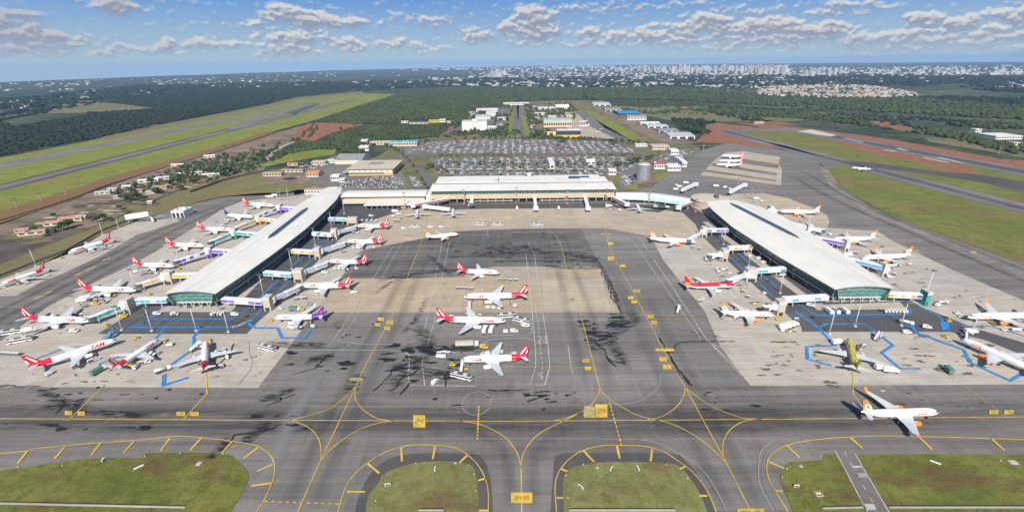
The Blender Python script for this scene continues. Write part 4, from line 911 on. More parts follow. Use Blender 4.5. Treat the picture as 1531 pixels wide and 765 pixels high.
def pier(label, Lp, Rp, yf, yb, sky, seam, eave=13.5, crown=2.3):
    root = empty('pier_terminal', ((interp(Lp, yf)+interp(Rp, yf))/2, yf, .55), 0, label, 'airport pier', 'glass boarding piers')
    ox, oy, oz = root.location
    ys = [yf+(yb-yf)*i/44 for i in range(45)]
    b = MB(); K = 16; rows = []
    for y in ys:
        l, r = interp(Lp, y), interp(Rp, y)
        rows.append([(l+(r-l)*k/K-ox, y-oy, eave+crown*(1-(2*k/K-1)**2)) for k in range(K+1)])
    b.grid(rows, M_ROOF, smooth=True)
    b.grid([[(p[0]+(0.6 if k < K/2 else -.6), p[1]+(.6 if i == 0 else 0), p[2]-.9) for k, p in enumerate(r)] for i, r in enumerate(rows)], M_ROOFE, smooth=False)
    for k in (0, K): b.grid([[r[k] for r in rows], [(r[k][0]+(.6 if k == 0 else -.6), r[k][1], r[k][2]-.9) for r in rows]], M_ROOFE, smooth=False)
    for i in (0, -1): b.grid([rows[i], [(p[0], p[1]+(.6 if i == 0 else -.6), p[2]-.9) for p in rows[i]]], M_ROOFE, smooth=False)
    rf = b.build('roof', root)
    # skylight slot and roof seam follow the vault
    def rz(x, y): 
        l, r = interp(Lp, y), interp(Rp, y); t = (x-l)/(r-l); return eave+crown*(1-(2*t-1)**2)
    s = MB(); (xa, ya), (xb, yb_), wd = sky; n = 12; rows = []
    for i in range(n+1):
        y = ya+(yb_-ya)*i/n; x = xa+(xb-xa)*i/n; ww = wd*1.35*min(1, .25+i/1.5, .25+(n-i)/1.5)
        rows.append([(x-ww-ox, y-oy, rz(x-ww, y)+.12), (x-ww-ox, y-oy, rz(x-ww, y)+.75), (x+ww-ox, y-oy, rz(x+ww, y)+.75), (x+ww-ox, y-oy, rz(x+ww, y)+.12)])
    s.grid(rows, M_SKYL, smooth=False, matf=lambda i, k: M_SKYL if k == 1 else M_ROOFE); s.build('skylight', rf)
    for xs in (seam, seam+9, seam-9):
        s = MB()
        pts = [(xs-ox, y-oy, rz(xs, y)+.06) for y in ys if interp(Lp, y)+2 < xs < interp(Rp, y)-2]
        for a, c in zip(pts, pts[1:]):
            w_ = .32 if xs == seam else .1; s.face([(a[0]-w_, a[1], a[2]), (a[0]+w_, a[1], a[2]), (c[0]+w_, c[1], c[2]), (c[0]-w_, c[1], c[2])], M_CCOL)
        s.build('roof_seam', rf)
    # facades lean inwards towards the floor
    def fac(name, path, n_out, mat, top, bot=4.9, inset=2.4, lean=2.6, bay=3.0):
        m = MB(); L_ = sum((Vector(q)-Vector(p)).length for p, q in zip(path, path[1:]))
        rows = [[], [], []]
        for x, y in path:
            rows[0].append((x-ox-n_out[0]*(inset+lean), y-oy-n_out[1]*(inset+lean), bot))
            rows[1].append((x-ox-n_out[0]*(inset+lean*.45), y-oy-n_out[1]*(inset+lean*.45), (bot+top(x, y))/2))
            rows[2].append((x-ox-n_out[0]*inset, y-oy-n_out[1]*inset, top(x, y)))
        m.grid(rows, mat, smooth=False); o = m.build(name, root)
        f = MB()
        for (a, c) in zip(path, path[1:]):
            seg = (Vector(c)-Vector(a)).length; nn = max(1, int(seg/bay))
            for i in range(nn+1):
                t = i/nn; x, y = a[0]+(c[0]-a[0])*t, a[1]+(c[1]-a[1])*t; e = .12
                p0 = (x-ox-n_out[0]*(inset+lean-e), y-oy-n_out[1]*(inset+lean-e), bot); p1 = (x-ox-n_out[0]*(inset-e), y-oy-n_out[1]*(inset-e), top(x, y))
                f.tube(p0, p1, .13, .13, M_MULL, 4, False)
        for h in (.33, .66):
            rr = [(x-ox-n_out[0]*(inset+lean*(1-h)-.15), y-oy-n_out[1]*(inset+lean*(1-h)-.15), bot+(top(x, y)-bot)*h) for x, y in path]
            for a, c in zip(rr, rr[1:]): f.tube(a, c, .09, .09, M_MULL, 4, False)
        f.build('facade_frame', o)
    tp = lambda x, y: eave-.75
    xl, xr = interp(Lp, yf), interp(Rp, yf)
    fac('end_glass', [(xl+2.5+(xr-xl-5)*i/10, yf) for i in range(11)], (0, -1), M_GLASS, lambda x, y: rz(x, yf)-.95)
    sy = [y for y in ys[:-1]]
    fac('side_glass', [(interp(Rp, y), y) for y in sy], (1, 0), M_GLASS2 if label.startswith('white vaulted pier beside the dirt') else M_GLASS, tp, bay=3.2)  # dirt-side pier: inner glass darkened to put its shade into the colour
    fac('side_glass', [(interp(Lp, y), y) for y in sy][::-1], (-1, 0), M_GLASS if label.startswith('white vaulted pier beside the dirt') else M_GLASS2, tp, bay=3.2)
    s = MB(); rows = []
    L1 = [(interp(Lp, y)+4.2, max(y, yf+4.2)) for y in sy]; R1 = [(interp(Rp, y)-4.2, max(y, yf+4.2)) for y in sy]
    for (lx, ly), (rx, ry) in zip(L1, R1):
        rows.append([(lx-ox, ly-oy, 4.1), (lx-ox, ly-oy, 4.95), (rx-ox, ry-oy, 4.95), (rx-ox, ry-oy, 4.1)])
    s.grid(rows, M_ROOFE, closed=True, smooth=False, capa=True, capb=True); s.build('floor_slab', root)
    s = MB(); rows = []
    for (lx, ly), (rx, ry) in list(zip(L1, R1))[4:]:
        rows.append([(lx+6-ox, ly-oy, 0), (lx+6-ox, ly-oy, 4.1), (rx-6-ox, ry-oy, 4.1), (rx-6-ox, ry-oy, 0)])
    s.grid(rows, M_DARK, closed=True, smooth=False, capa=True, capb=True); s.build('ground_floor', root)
    for i in range(0, 44, 3):
        for (x, y) in (L1[i], R1[i]):
            c = MB(); c.tube((x-ox+(1 if (x, y) == L1[i] else -1), y-oy+1, 0), (x-ox, y-oy+1, 4.1), .5, .5, M_CCOL, 8); c.build('column', root)
    for k in (.2, .4, .6, .8):
        x = L1[0][0]+(R1[0][0]-L1[0][0])*k
        c = MB()
        for s_ in (-1.6, 1.6): c.tube((x-ox, yf+5.2-oy, 0), (x-ox+s_, yf+4.6-oy, 4.1), .32, .32, M_CCOL, 6)
        c.build('column', root)
    return root
pier('white vaulted pier beside the dirt lot, with teal and purple bridges', [(321, -255), (450, -253.5), (556, -253), (640, -249)], [(321, -217), (360, -213), (400, -210.3), (470, -208.4), (547, -211.9), (586, -215), (640, -226)], 321, 640, ((-229.5, 434), (-232.5, 537), 2.1), -238)
pier('white vaulted pier on the hangar side, with blue and orange bridges', [(315, 232.6), (383, 224.2), (459, 219.4), (520, 222.5), (550, 227.6)], [(317, 275.7), (418, 284.5), (480, 286.5), (504, 285.7), (530, 280), (550, 271)], 316, 550, ((262, 418), (249, 536), 2.2), 264)
# ------------------------------------------------------------------ box-built buildings
def bld(name, label, cat, x0, x1, y0, y1, h, wall, roof, style='flat', win=0, floors=1, rz=0.0, group=None, over=.4, wmat=None, pitch=.25, doors=0, units=0, z=.1):
    cx, cy = (x0+x1)/2, (y0+y1)/2; w_, d = (x1-x0), (y1-y0)
    root = empty(name, (cx, cy, z), rz, label, cat, group)
    b = MB(); b.box(-w_/2, w_/2, -d/2, d/2, 0, h, wall)
    if style == 'gable':
        for s in (-1, 1):
            b.face([(s*w_/2, -d/2, h), (s*w_/2, d/2, h), (s*w_/2, 0, h+pitch*d/2-.15)][::s], wall)
    b.build('wall', root)
    r = MB()
    if style == 'flat':
        r.box(-w_/2-over, w_/2+over, -d/2-over, d/2+over, h+.01, h+.45, roof)
        for i in range(units):
            ux, uy = rnd.uniform(-w_*.4, w_*.4), rnd.uniform(-d*.35, d*.35); r.box(ux-1.5, ux+1.5, uy-1.2, uy+1.2, h+.45, h+2.0, M_ROOFE)
    elif style == 'gable':
        e = over; hh = pitch*(d/2+e)
        for s in (-1, 1):
            r.face([(-w_/2-e, s*(d/2+e), h-pitch*e), (w_/2+e, s*(d/2+e), h-pitch*e), (w_/2+e, 0, h+hh-pitch*e), (-w_/2-e, 0, h+hh-pitch*e)][::s], roof)
            r.face([(-w_/2-e, s*(d/2+e), h-pitch*e-.25), (w_/2+e, s*(d/2+e), h-pitch*e-.25), (w_/2+e, 0, h+hh-pitch*e-.25), (-w_/2-e, 0, h+hh-pitch*e-.25)][::-s], roof)
            r.face([(-w_/2-e, s*(d/2+e), h-pitch*e-.25), (w_/2+e, s*(d/2+e), h-pitch*e-.25), (w_/2+e, s*(d/2+e), h-pitch*e), (-w_/2-e, s*(d/2+e), h-pitch*e)][::-s], roof)
        if w_ > 30:
            n = int(w_/8)
            for i in range(n):
                x = -w_/2+w_*(i+.5)/n; r.box(x-.35, x+.35, -.4, .4, h+hh-pitch*e, h+hh-pitch*e+.5, M_ROOFE)
    elif style == 'vault':
        n = 10
        rows = [[(x, -(d/2+.3)*math.cos(math.pi*k/n), h+pitch*d/2*math.sin(math.pi*k/n)) for k in range(n+1)] for x in (-w_/2-.3, w_/2+.3)]
        r.grid(rows, roof); 
        for q in rows: r.face(q, wall)
    r.build('roof', root)
    wm = wmat or GLS
    if win:
        for fl in range(floors):
            z0 = h*(fl+.38)/floors; z1 = h*(fl+.78)/floors
            for i in range(win):
                x = -w_/2+w_*(i+.5)/win; k = w_/win*.33; q = MB(); q.box(x-k, x+k, -d/2-.04, -d/2+.2, z0, z1, wm); q.build('window', root)
    for i in range(doors):
        x = -w_/2+w_*(i+.5)/doors; q = MB(); q.box(x-w_/doors*.36, x+w_/doors*.36, -d/2-.06, -d/2+.2, 0, h*.78, M_DARK); q.build('hangar_door' if h > 6 else 'door', root)
    return root
def pb(xl, xr, yb, depth): # footprint from the photo's ground line
    a, c = P(xl, yb), P(xr, yb); return a.x, c.x, a.y, a.y+depth
# main terminal
M_GRR0 = flat('grey_roof_band', (.22, .225, .23), .6, var=.15, scale=.1)
def terminal():
    x0, x1, yf = -102.0, 131.0, 603.0
    root = empty('terminal_building', ((x0+x1)/2, yf, .5), 0, 'long low main terminal with white stepped roof and cream band under green glass', 'terminal', None)
    ox, oy = (x0+x1)/2, yf
    def part(name, bb): return bb.build(name, root)
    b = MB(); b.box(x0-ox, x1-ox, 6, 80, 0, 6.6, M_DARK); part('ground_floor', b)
    b = MB(); b.box(x0-ox, x1-ox, 0, 80, 6.62, 12.6, M_TERB); part('cream_band', b)
    b = MB(); b.box(x0-ox+1, x1-ox-1, 1.2, 79, 12.62, 17.2, M_GLASS2); g = part('glass_band', b)
    b = MB()
    for i in range(78): x = x0-ox+1+(x1-x0-2)*i/77; b.box(x-.12, x+.12, .95, 1.2, 12.62, 17.2, M_MULL)
    b.build('glazing_frame', g)
    b = MB(); W = x1-x0
    b.face([(x0-ox-2, -1.5, 17.6), (x1-ox+2, -1.5, 17.6), (x1-ox+2, 34, 19.6), (x0-ox-2, 34, 19.6)], M_ROOF); b.face([(x0-ox-2, -1.5, 17.22), (x1-ox+2, -1.5, 17.22), (x1-ox+2, -1.5, 17.6), (x0-ox-2, -1.5, 17.6)], M_ROOFE)
    b.face([(x0-ox-2, -1.5, 17.22), (x0-ox-2, 34, 19.2), (x1-ox+2, 34, 19.2), (x1-ox+2, -1.5, 17.22)], M_ROOFE)
    for s, x in ((1, x0-ox-2), (-1, x1-ox+2)): b.face([(x, -1.5, 17.22), (x, -1.5, 17.6), (x, 34, 19.6), (x, 34, 19.2)][::s], M_ROOFE)
    f = part('roof', b)
    b = MB(); b.box(x0-ox-1, x1-ox+1, 27.5, 29.5, 19.4, 20.0, M_GRR0, top=M_GRR0); b.build('roof_gutter', f)
    b = MB(); b.box(-31, 100, 62.2, 67.5, 17.2, 18.6, M_GRR0, top=M_GRR0); b.build('roof_step', f)
    b = MB(); b.box(x0-ox+2, -32, 34.5, 66, 17.2, 21.2, M_ROOFE, top=M_ROOF); b.build('roof_step', f)
    b = MB(); b.box(-31, x1-ox-2, 34.5, 62, 17.2, 19.9, M_ROOFE, top=M_ROOF); b.build('roof_step', f)
    b = MB(); b.box(-22, 52, 40, 42.2, 19.92, 21.0, M_ROOFE, top=M_SKYL); b.build('roof_vent', f)
    b = MB(); b.box(-12, 46, 47, 51, 19.92, 21.4, M_CCOL, top=M_ROOF); b.build('roof_vent', f)
    b = MB(); b.box(64, 92, 50, 58, 19.92, 21.6, M_SKYL, top=M_SKYL); b.build('roof_vent', f)
    b = MB(); b.box(-36, -31.5, 30, 42, 19.5, 22.4, M_ROOFE, top=M_CCOL); b.build('roof_plant', f)
    b = MB(); b.box(x0-ox+20, x1-ox-8, 68, 76, 17.2, 19.4, M_ROOFE, top=M_ROOF); b.build('rear_canopy', f)
    b = MB(); b.box(8, 13, 63, 70, 19.92, 24.5, M_CCOL, top=M_ROOFE); b.box(4, 17, 65, 67, 24.5, 25.2, M_ROOFE); b.build('roof_plant', f)
    b = MB(); b.box(78, 106, 38, 60, 19.92, 21.1, M_ROOFE, top=M_ROOF); b.build('roof_step', f)
    for i, x in enumerate((28, 31, 34, 84, 92, 100, 104)):
        b = MB(); b.box(x-.6, x+.6, 18+i % 3*2, 20+i % 3*2, 18.6, 20.6, LBLU if i > 2 else MGRY); b.build('roof_fan', f)
    b = MB(); b.box(-72, -12, 3, 6, 2.4, 3.2, M_CCOL, top=M_ROOFE); part('canopy', b)
    b = MB(); b.box(22, 82, 3, 6, 2.4, 3.2, M_CCOL, top=M_ROOFE); part('canopy', b)
    for i in range(24):
        x = x0-ox+3+(W-6)*i/23; b = MB(); b.tube((x, 2, 0), (x, 2, 6.6), .45, .45, M_CCOL, 8); part('column', b)
terminal()
# connectors
def connector_left():
    root = empty('connecting_concourse', (-165, 605, .5), 0, 'straight white-roofed concourse joining the terminal to the dirt-side pier', 'concourse', 'concourses joining the piers to the terminal')
    b = MB(); b.box(-52, 54, 2, 36, 0, 9.6, M_TERB); b.build('wall', root)
    b = MB(); n = 8; b.grid([[(x, 1+36*k/n, 9.7+1.8*math.sin(math.pi*k/n)) for k in range(n+1)] for x in (-54, 55)], M_ROOF); r = b.build('roof', root)
    b = MB(); b.box(-54, 55, .4, 1, 9.2, 10.0, M_DARK); b.build('roof_gutter', r)
    b = MB(); b.box(-18, 60, -22, 1.6, 4.6, 5.4, M_CCOL, top=M_ROOF); b.build('lower_roof', root)
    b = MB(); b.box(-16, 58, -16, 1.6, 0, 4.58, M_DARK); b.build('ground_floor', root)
    b = MB(); b.box(-50, -20, -6, 1.6, 3.2, 3.9, M_CCOL, top=M_ROOFE); b.build('canopy', root)
    b = MB(); b.box(56.2, 63, 0, 44, 0, 11.4, M_CCOL, top=M_ROOF); b.build('link_block', root)
    for i in range(12):
        b = MB(); b.tube((-15+i*6.5, -20, 0), (-15+i*6.5, -20, 4.6), .3, .3, M_CCOL, 6); b.build('column', root)
connector_left()
def connector_right():
    root = empty('connecting_concourse', (180, 590, .5), 0, 'curved pale green concourse bending from the terminal to the hangar-side pier', 'concourse', 'concourses joining the piers to the terminal')
    top = spline([(922, 287), (964, 286.5), (1000, 290), (1034, 296)], 6); bot = spline([(920, 295.5), (964, 297), (995, 300.5), (1030, 305.5)], 6)
    m_g = flat('pale_green_glazing', (.36, .50, .46), .3, var=.1); ox, oy = 180, 590
    A = [P(x, y, 9.5) for x, y in top]; B = [P(x, y, 6.2) for x, y in bot]
    n = min(len(A), len(B)); rows = []; rw = []
    for a, c in zip(A[:n], B[:n]):
        d = (a-c); d.z = 0; c2 = c.copy(); mid = c+(a-c)*.35
        rows.append([(c.x-ox, c.y-oy, 3.4), (c.x-ox, c.y-oy, 5.6), (c.x+d.x*.12-ox, c.y+d.y*.12-oy, 8.2)])
        rw.append([(c.x+d.x*.12-ox, c.y+d.y*.12-oy, 8.22), (mid.x-ox, mid.y-oy, 10.0), (a.x-ox, a.y-oy, 9.6), (a.x-ox, a.y-oy, 0)])
    b = MB(); b.grid(rows, m_g, matf=lambda i, k: m_g if i % 3 else M_MULL); b.build('glass_wall', root)
    b = MB(); b.grid(rw, M_ROOF); b.build('roof', root)
    b = MB(); b.grid([[(r[0][0], r[0][1]+4, .0), (r[0][0], r[0][1]+4, 3.4), (r[0][0], r[0][1], 3.4)] for r in rows], M_DARK, smooth=False); b.build('ground_floor', root)
    for i in range(0, n, 3):
        b = MB(); b.tube((rows[i][0][0], rows[i][0][1]+.5, 0), (rows[i][0][0], rows[i][0][1]+.5, 3.4), .35, .35, M_CCOL, 6); b.build('column', root)
    c = P(1062, 296, 9); root = empty('round_hall', (c.x, c.y, .5), 0, 'low round beige roofed hall at the far end of the hangar-side pier', 'hall')
    b = MB(); n = 28; b.grid([[(22*math.cos(2*math.pi*k/n), 24*math.sin(2*math.pi*k/n), z) for k in range(n)] for z in (0, 8)], M_BEIGE, closed=True); b.build('wall', root)
    b = MB(); b.grid([[(r*math.cos(2*math.pi*k/n), r*1.09*math.sin(2*math.pi*k/n), z) for k in range(n)] for r, z in ((22.6, 7.7), (22.6, 8.3), (16, 9.2), (.1, 9.8))], flat('beige_roof', (.52, .46, .36), .6, var=.08), closed=True, smooth=False); r = b.build('roof', root)
    b = MB(); b.box(4, 8, -6, 0, 9.2, 13, DGRY); b.build('roof_plant', r)
connector_right()
# ------------------------------------------------------------------ boarding bridges
TEAL, BLUE_, PURP_, ORG_, BEI_, GRN_, SKYB = [flat(n, c, .4, var=.12, scale=.3) for n, c in (('teal_print', (.07, .42, .42)), ('blue_print', (.06, .12, .45)), ('violet_print', (.20, .10, .50)), ('orange_print', (.75, .36, .06)), ('tan_print', (.58, .44, .25)), ('green_print', (.04, .32, .27)), ('sky_print', (.15, .38, .70)))]
PW = flat('white_print', (.72, .73, .74), .4, var=.05)
def obox(mb, a, c, w_, h0, h1, mat, panel=None, name=None, off=0.0):
    """box along a to c (world local points), bottoms at a.z, c.z"""
    a = Vector(a); c = Vector(c); d = (c-a); d.z = 0; d.normalize(); n = Vector((-d.y, d.x, 0))
    rows = [[tuple(p+n*s*w_/2+Vector((0, 0, hh))) for s, hh in ((-1, h0), (1, h0), (1, h1), (-1, h1))] for p in (a, c)]
    mb.grid(rows, mat, closed=True, smooth=False, capa=True, capb=True)
def panels(root, parent, a, c, w_, cols, h0=.5, h1=2.9):
    a = Vector(a); c = Vector(c); d = (c-a); L_ = d.length; dn = Vector((d.x, d.y, 0)).normalized(); n = Vector((-dn.y, dn.x, 0))
    if n.y > 0: n = -n
    k = len(cols)
    for s in (1, -1):
        m = MB()
        for i, col in enumerate(cols):
            p, q = a+d*((i+.04)/k), a+d*((i+.96)/k); o = n*s*(w_/2+.05); f = [p+o+Vector((0, 0, h0)), q+o+Vector((0, 0, h0)), q+o+Vector((0, 0, h1)), p+o+Vector((0, 0, h1))]
            if col: m.face(f, col)
            if i % 3 == 1 and s == 1 and col is not None and k >= 4:
                for j in range(4):
                    u, v = p.lerp(q, .12+j*.2), p.lerp(q, .24+j*.2); o2 = n*(w_/2+.08)
                    m.face([u+o2+Vector((0, 0, 1.2)), v+o2+Vector((0, 0, 1.2)), v+o2+Vector((0, 0, 2.2)), u+o2+Vector((0, 0, 2.2))], MGRY)
        m.build('printed_panel', parent)
BRG = []
def bridge(label, c0, c1, tower, end, cols, tcols=None, tz=11.0, towermat=None, tw=5.0):
    t = P(*tower); root = empty('boarding_bridge', (t.x, t.y, .55), 0, label, 'boarding bridge', 'boarding bridges of the two piers')
    o = Vector((t.x, t.y, 0)); fz = 5.1
    if c0:
        a = c0 if isinstance(c0, Vector) else P(*c0, 6.6); c = P(*c1, 6.6) if c1 else Vector((t.x, t.y, 6.6)); a.z = c.z = fz; a = a-o; c = c-o
        b = MB(); obox(b, a, c, 4.4, 0, 3.4, PW); cn = b.build('connector', root)
        panels(root, cn, a, c, 4.4, cols)
        for f in (.25, .75):
            q = a.lerp(c, f); b = MB(); b.tube((q.x, q.y, 0), (q.x, q.y, fz), .4, .4, M_CCOL, 8); b.build('column', root)
    b = MB(); b.box(-tw/2, tw/2, -3.4, 3.4, 0, tz, towermat or M_BEIGE, top=M_CCOL); b.box(-tw/2-.3, tw/2+.3, -3.7, -3.1, tz-2.4, tz+.4, M_CCOL); tb = b.build('stair_tower', root)
    b = MB(); b.box(-tw/2+1, tw/2-1, -3.5, -3.35, .2, 3, M_DARK); b.build('door', tb)
    if end:
        e = P(*end, 4.6)-o; e.z = 3.1; s = Vector((0, 0, 5.0)); d = (e-s); d.z = 0; dl = d.length; d.normalize(); s = s+d*(tw/2+.6)
        b = MB(); n = 12; b.grid([[(d.x*(tw/2+.5)+2.7*math.cos(2*math.pi*k/n), d.y*(tw/2+.5)+2.7*math.sin(2*math.pi*k/n), z) for k in range(n)] for z in (4.2, 8.7)], LGRY, closed=True, capb=True); b.build('rotunda', root)
        m_ = s.lerp(e, .52); m2 = s.lerp(e, .46)
        b = MB(); obox(b, s, m_, 3.0, 0, 2.9, LGRY); tn = b.build('tunnel', root)
        b = MB(); obox(b, m2, e-d*2.2, 3.5, -.2, 3.2, PW); t2 = b.build('tunnel', root)
        if tcols: panels(root, t2, m2, e-d*2.2, 3.5, tcols, .2, 2.8); panels(root, tn, s, m_, 3.0, tcols[:2], .5, 2.5)
        else:
            panels(root, t2, m2, e-d*2.2, 3.5, [MGRY, MGRY], 1.2, 2.2)
        b = MB(); rows = []
        for k in range(7):
            a_ = -math.pi/2+math.pi*k/6; nrm = Vector((-d.y, d.x, 0)); q = e-d*.8+d*(2.2*math.cos(a_))+nrm*(2.4*math.sin(a_)); rows.append([(q.x, q.y, e.z-.3), (q.x, q.y, e.z+3.3)])
        rows = [[(e-d*2.4+Vector((-d.y, d.x, 0))*-2.4)[:2]+(z,) for z in (e.z-.3, e.z+3.3)]]+rows+[[(e-d*2.4+Vector((-d.y, d.x, 0))*2.4)[:2]+(z,) for z in (e.z-.3, e.z+3.3)]]
        b.grid(rows, DGRY, smooth=False); b.face([r[1] for r in rows], PW); b.build('cab', root)
        w_ = s.lerp(e, .80); nrm = Vector((-d.y, d.x, 0))
        for s_ in (-1, 1):
            q = w_+nrm*s_*1.6; b = MB(); b.tube((q.x, q.y, .5), (q.x, q.y, w_.z), .22, .22, LGRY, 6); b.tube(q*1+Vector((0, 0, .5-q.z))-d*.3, q*1+Vector((0, 0, .5-q.z))+d*.3, .5, .5, RUBR, 10); b.build('wheel_leg', root)
    return root
T1 = [TEAL, SKYB, PW, TEAL, TEAL, SKYB]
bridge('teal printed bridge low on the dirt-lot side of its pier, with teal tunnel', (252, 449.5), (204, 450), (196, 467), (135, 478), T1, [GRN_, TEAL, GRN_, TEAL], tw=5)
bridge('beige tunnel bridge with large stair block, second up the dirt-lot side', Vector((-252, 372, 6)), None, (256, 424), (206, 428), [ORG_, ORG_], [BEI_, ORG_, BEI_, BEI_], tw=7)
bridge('blue and white tunnel bridge with violet block, third up the dirt-lot side', Vector((-252, 423, 6)), None, (317, 385), (262, 393), [PURP_, PURP_], [BLUE_, PW, BLUE_, PURP_], towermat=PURP_)
bridge('green printed tunnel bridge halfway up the dirt-lot side', Vector((-252, 470, 6)), None, (353, 357), (313, 364), [GRN_, GRN_], [TEAL, GRN_, TEAL, GRN_], towermat=GRN_)
bridge('orange and beige tunnel bridge fifth up the dirt-lot side', Vector((-252, 515, 6)), None, (389, 336), (348, 344), [ORG_, ORG_], [ORG_, BEI_, ORG_, BEI_], towermat=ORG_)
bridge('violet blocked bridge with blue tunnel, last up the dirt-lot side', Vector((-252, 565, 6)), None, (420, 319), (380, 325), [PURP_, PURP_], [BLUE_, PW, BLUE_], towermat=PURP_)
bridge('violet printed bridge at the lower inner corner of the dirt-side pier', (334, 449), (394, 453), (404, 463), (449, 430), [PURP_, PURP_, PW, PW, PURP_, PURP_])
bridge('teal printed bridge, second up the inner side of the dirt-side pier', (396, 409), (437, 412), (449, 421), (491, 394), [TEAL, TEAL, PW, SKYB, SKYB], tw=7)
bridge('orange and white printed bridge, third up the inner side', (437, 376), (470, 378), (477, 387), (517, 364.5), [ORG_, PW, ORG_, BEI_, ORG_])
bridge('white printed bridge with grey letters, fourth up the inner side', (468, 350), (497, 352), (502, 358), (533, 340), [PW, SKYB, PW, MGRY, PW])
bridge('short teal bridge nearest the white concourse, ending at a beige block', (492, 328), (519, 329), (528, 337), None, [TEAL, SKYB, TEAL, TEAL], tw=11, tz=9)
bridge('blue and violet printed bridge uppermost on the hangar-side pier', (1088, 345), (1057, 345), (1051, 355), (1029, 361), [PURP_, BLUE_, PURP_, PW, BLUE_])
bridge('orange printed bridge, second down the inner side of the hangar-side pier', (1123, 370.5), (1088, 372), (1081, 390), (1059, 384), [ORG_, PW, BEI_, ORG_, PW])
bridge('teal and white printed bridge with broad grey stair block', (1173, 403), (1128, 406), (1120, 420), (1088, 422), [SKYB, PW, PW, TEAL, TEAL], towermat=M_CCOL, tw=8)
bridge('blue and white striped bridge at the lower inner corner of the hangar-side pier', (1236, 445), (1170, 449), (1163, 470), (1142, 462), [PW, SKYB, PW, PW, SKYB, PW])
bridge('orange, white and blue striped bridge at the outer lower corner of the hangar-side pier', (1326, 441), (1376, 443), (1379, 455), None, [ORG_, PW, BEI_, PW, ORG_, BLUE_], towermat=GRN_, tw=3)
bridge('white cab bridge on the outer side, second up the hangar-side pier', Vector((280, 400, 6)), None, (1318, 412), (1292, 391), [PW, SKYB], towermat=LGRY, tw=4)
bridge('slanting white bridge on the outer side, third up the hangar-side pier', Vector((282, 452, 6)), None, (1262, 375), (1248, 362), [PW, PURP_], towermat=LGRY, tw=4)
bridge('parked white bridge with no aircraft on the outer side of the hangar-side pier', Vector((284, 500, 6)), None, (1206, 350), (1232, 346), [PW, PW], towermat=LGRY, tw=4)
bridge('teal topped bridge at the round tan stand', Vector((283, 515, 6)), None, (1150, 322), (1166, 318), [TEAL, TEAL], towermat=TEAL, tw=4)
MARO = flat('maroon_cladding', (.16, .035, .04), .5)
def fixed_bridge(label, a, c, z0, z1, mat, end=None, w_=3.4):
    A, C = P(*a, z0+1.5), P(*c, z1+1.5); root = empty('fixed_bridge', (A.x, A.y, .5), 0, label, 'boarding bridge', 'old boarding bridges of the main terminal'); o = Vector((A.x, A.y, 0))
    A = A-o; C = C-o; A.z = z0; C.z = z1
    b = MB(); obox(b, A, C, w_, 0, 3.2, mat); t = b.build('tunnel', root)
    b = MB(); obox(b, A, C, w_+.5, 3.22, 3.6, PW); b.build('roof', root)
    if mat is MARO:
        b = MB(); obox(b, A, C, w_+.1, 1.4, 1.8, PW); b.build('white_stripe', t)
    for f in (.3, .8):
        q = A.lerp(C, f); b = MB(); b.tube((q.x, q.y, 0), (q.x, q.y, q.z), .35, .35, M_CCOL, 6); b.build('column', root)
    b = MB(); q = C; b.box(q.x-3, q.x+3, q.y-2.5, q.y+2.5, q.z-.2, q.z+3.8, end or LGRY, top=PW); b.build('cab', root)
fixed_bridge('long maroon bridge with white stripe slanting down from the terminal corner', (670, 299), (618, 308), 5, 4, MARO)
fixed_bridge('grey sloping bridge crossing under the long maroon one', (673, 314), (635, 309.5), 3.4, 4, LGRY)
fixed_bridge('white bridge standing out straight from the terminal, over a dark T-shaped trolley', (706, 297), (705, 306), 5, 4, PW, DGRY)
fixed_bridge('white bridge standing out straight from the middle of the terminal', (799, 296), (801, 312), 5, 3.5, PW)
fixed_bridge('white bridge standing out straight from the terminal, last before the curved concourse', (874, 295), (879, 312), 5, 3.5, PW)
fixed_bridge('maroon bridge slanting from the terminal towards the plain white jet', (917, 297), (937, 306), 5, 4, MARO)
fixed_bridge('short maroon bridge slanting from the curved concourse', (1034, 304), (1014, 311), 5, 4, MARO)
# two idle bridges beyond the round hall
fixed_bridge('idle white bridge beyond the round hall, pointing to the striped stand', (1092, 288), (1113, 277), 4, 4, PW)
fixed_bridge('idle white bridge beyond the curved concourse, beside parked trucks', (1020, 285), (1040, 276), 4, 4, PW)
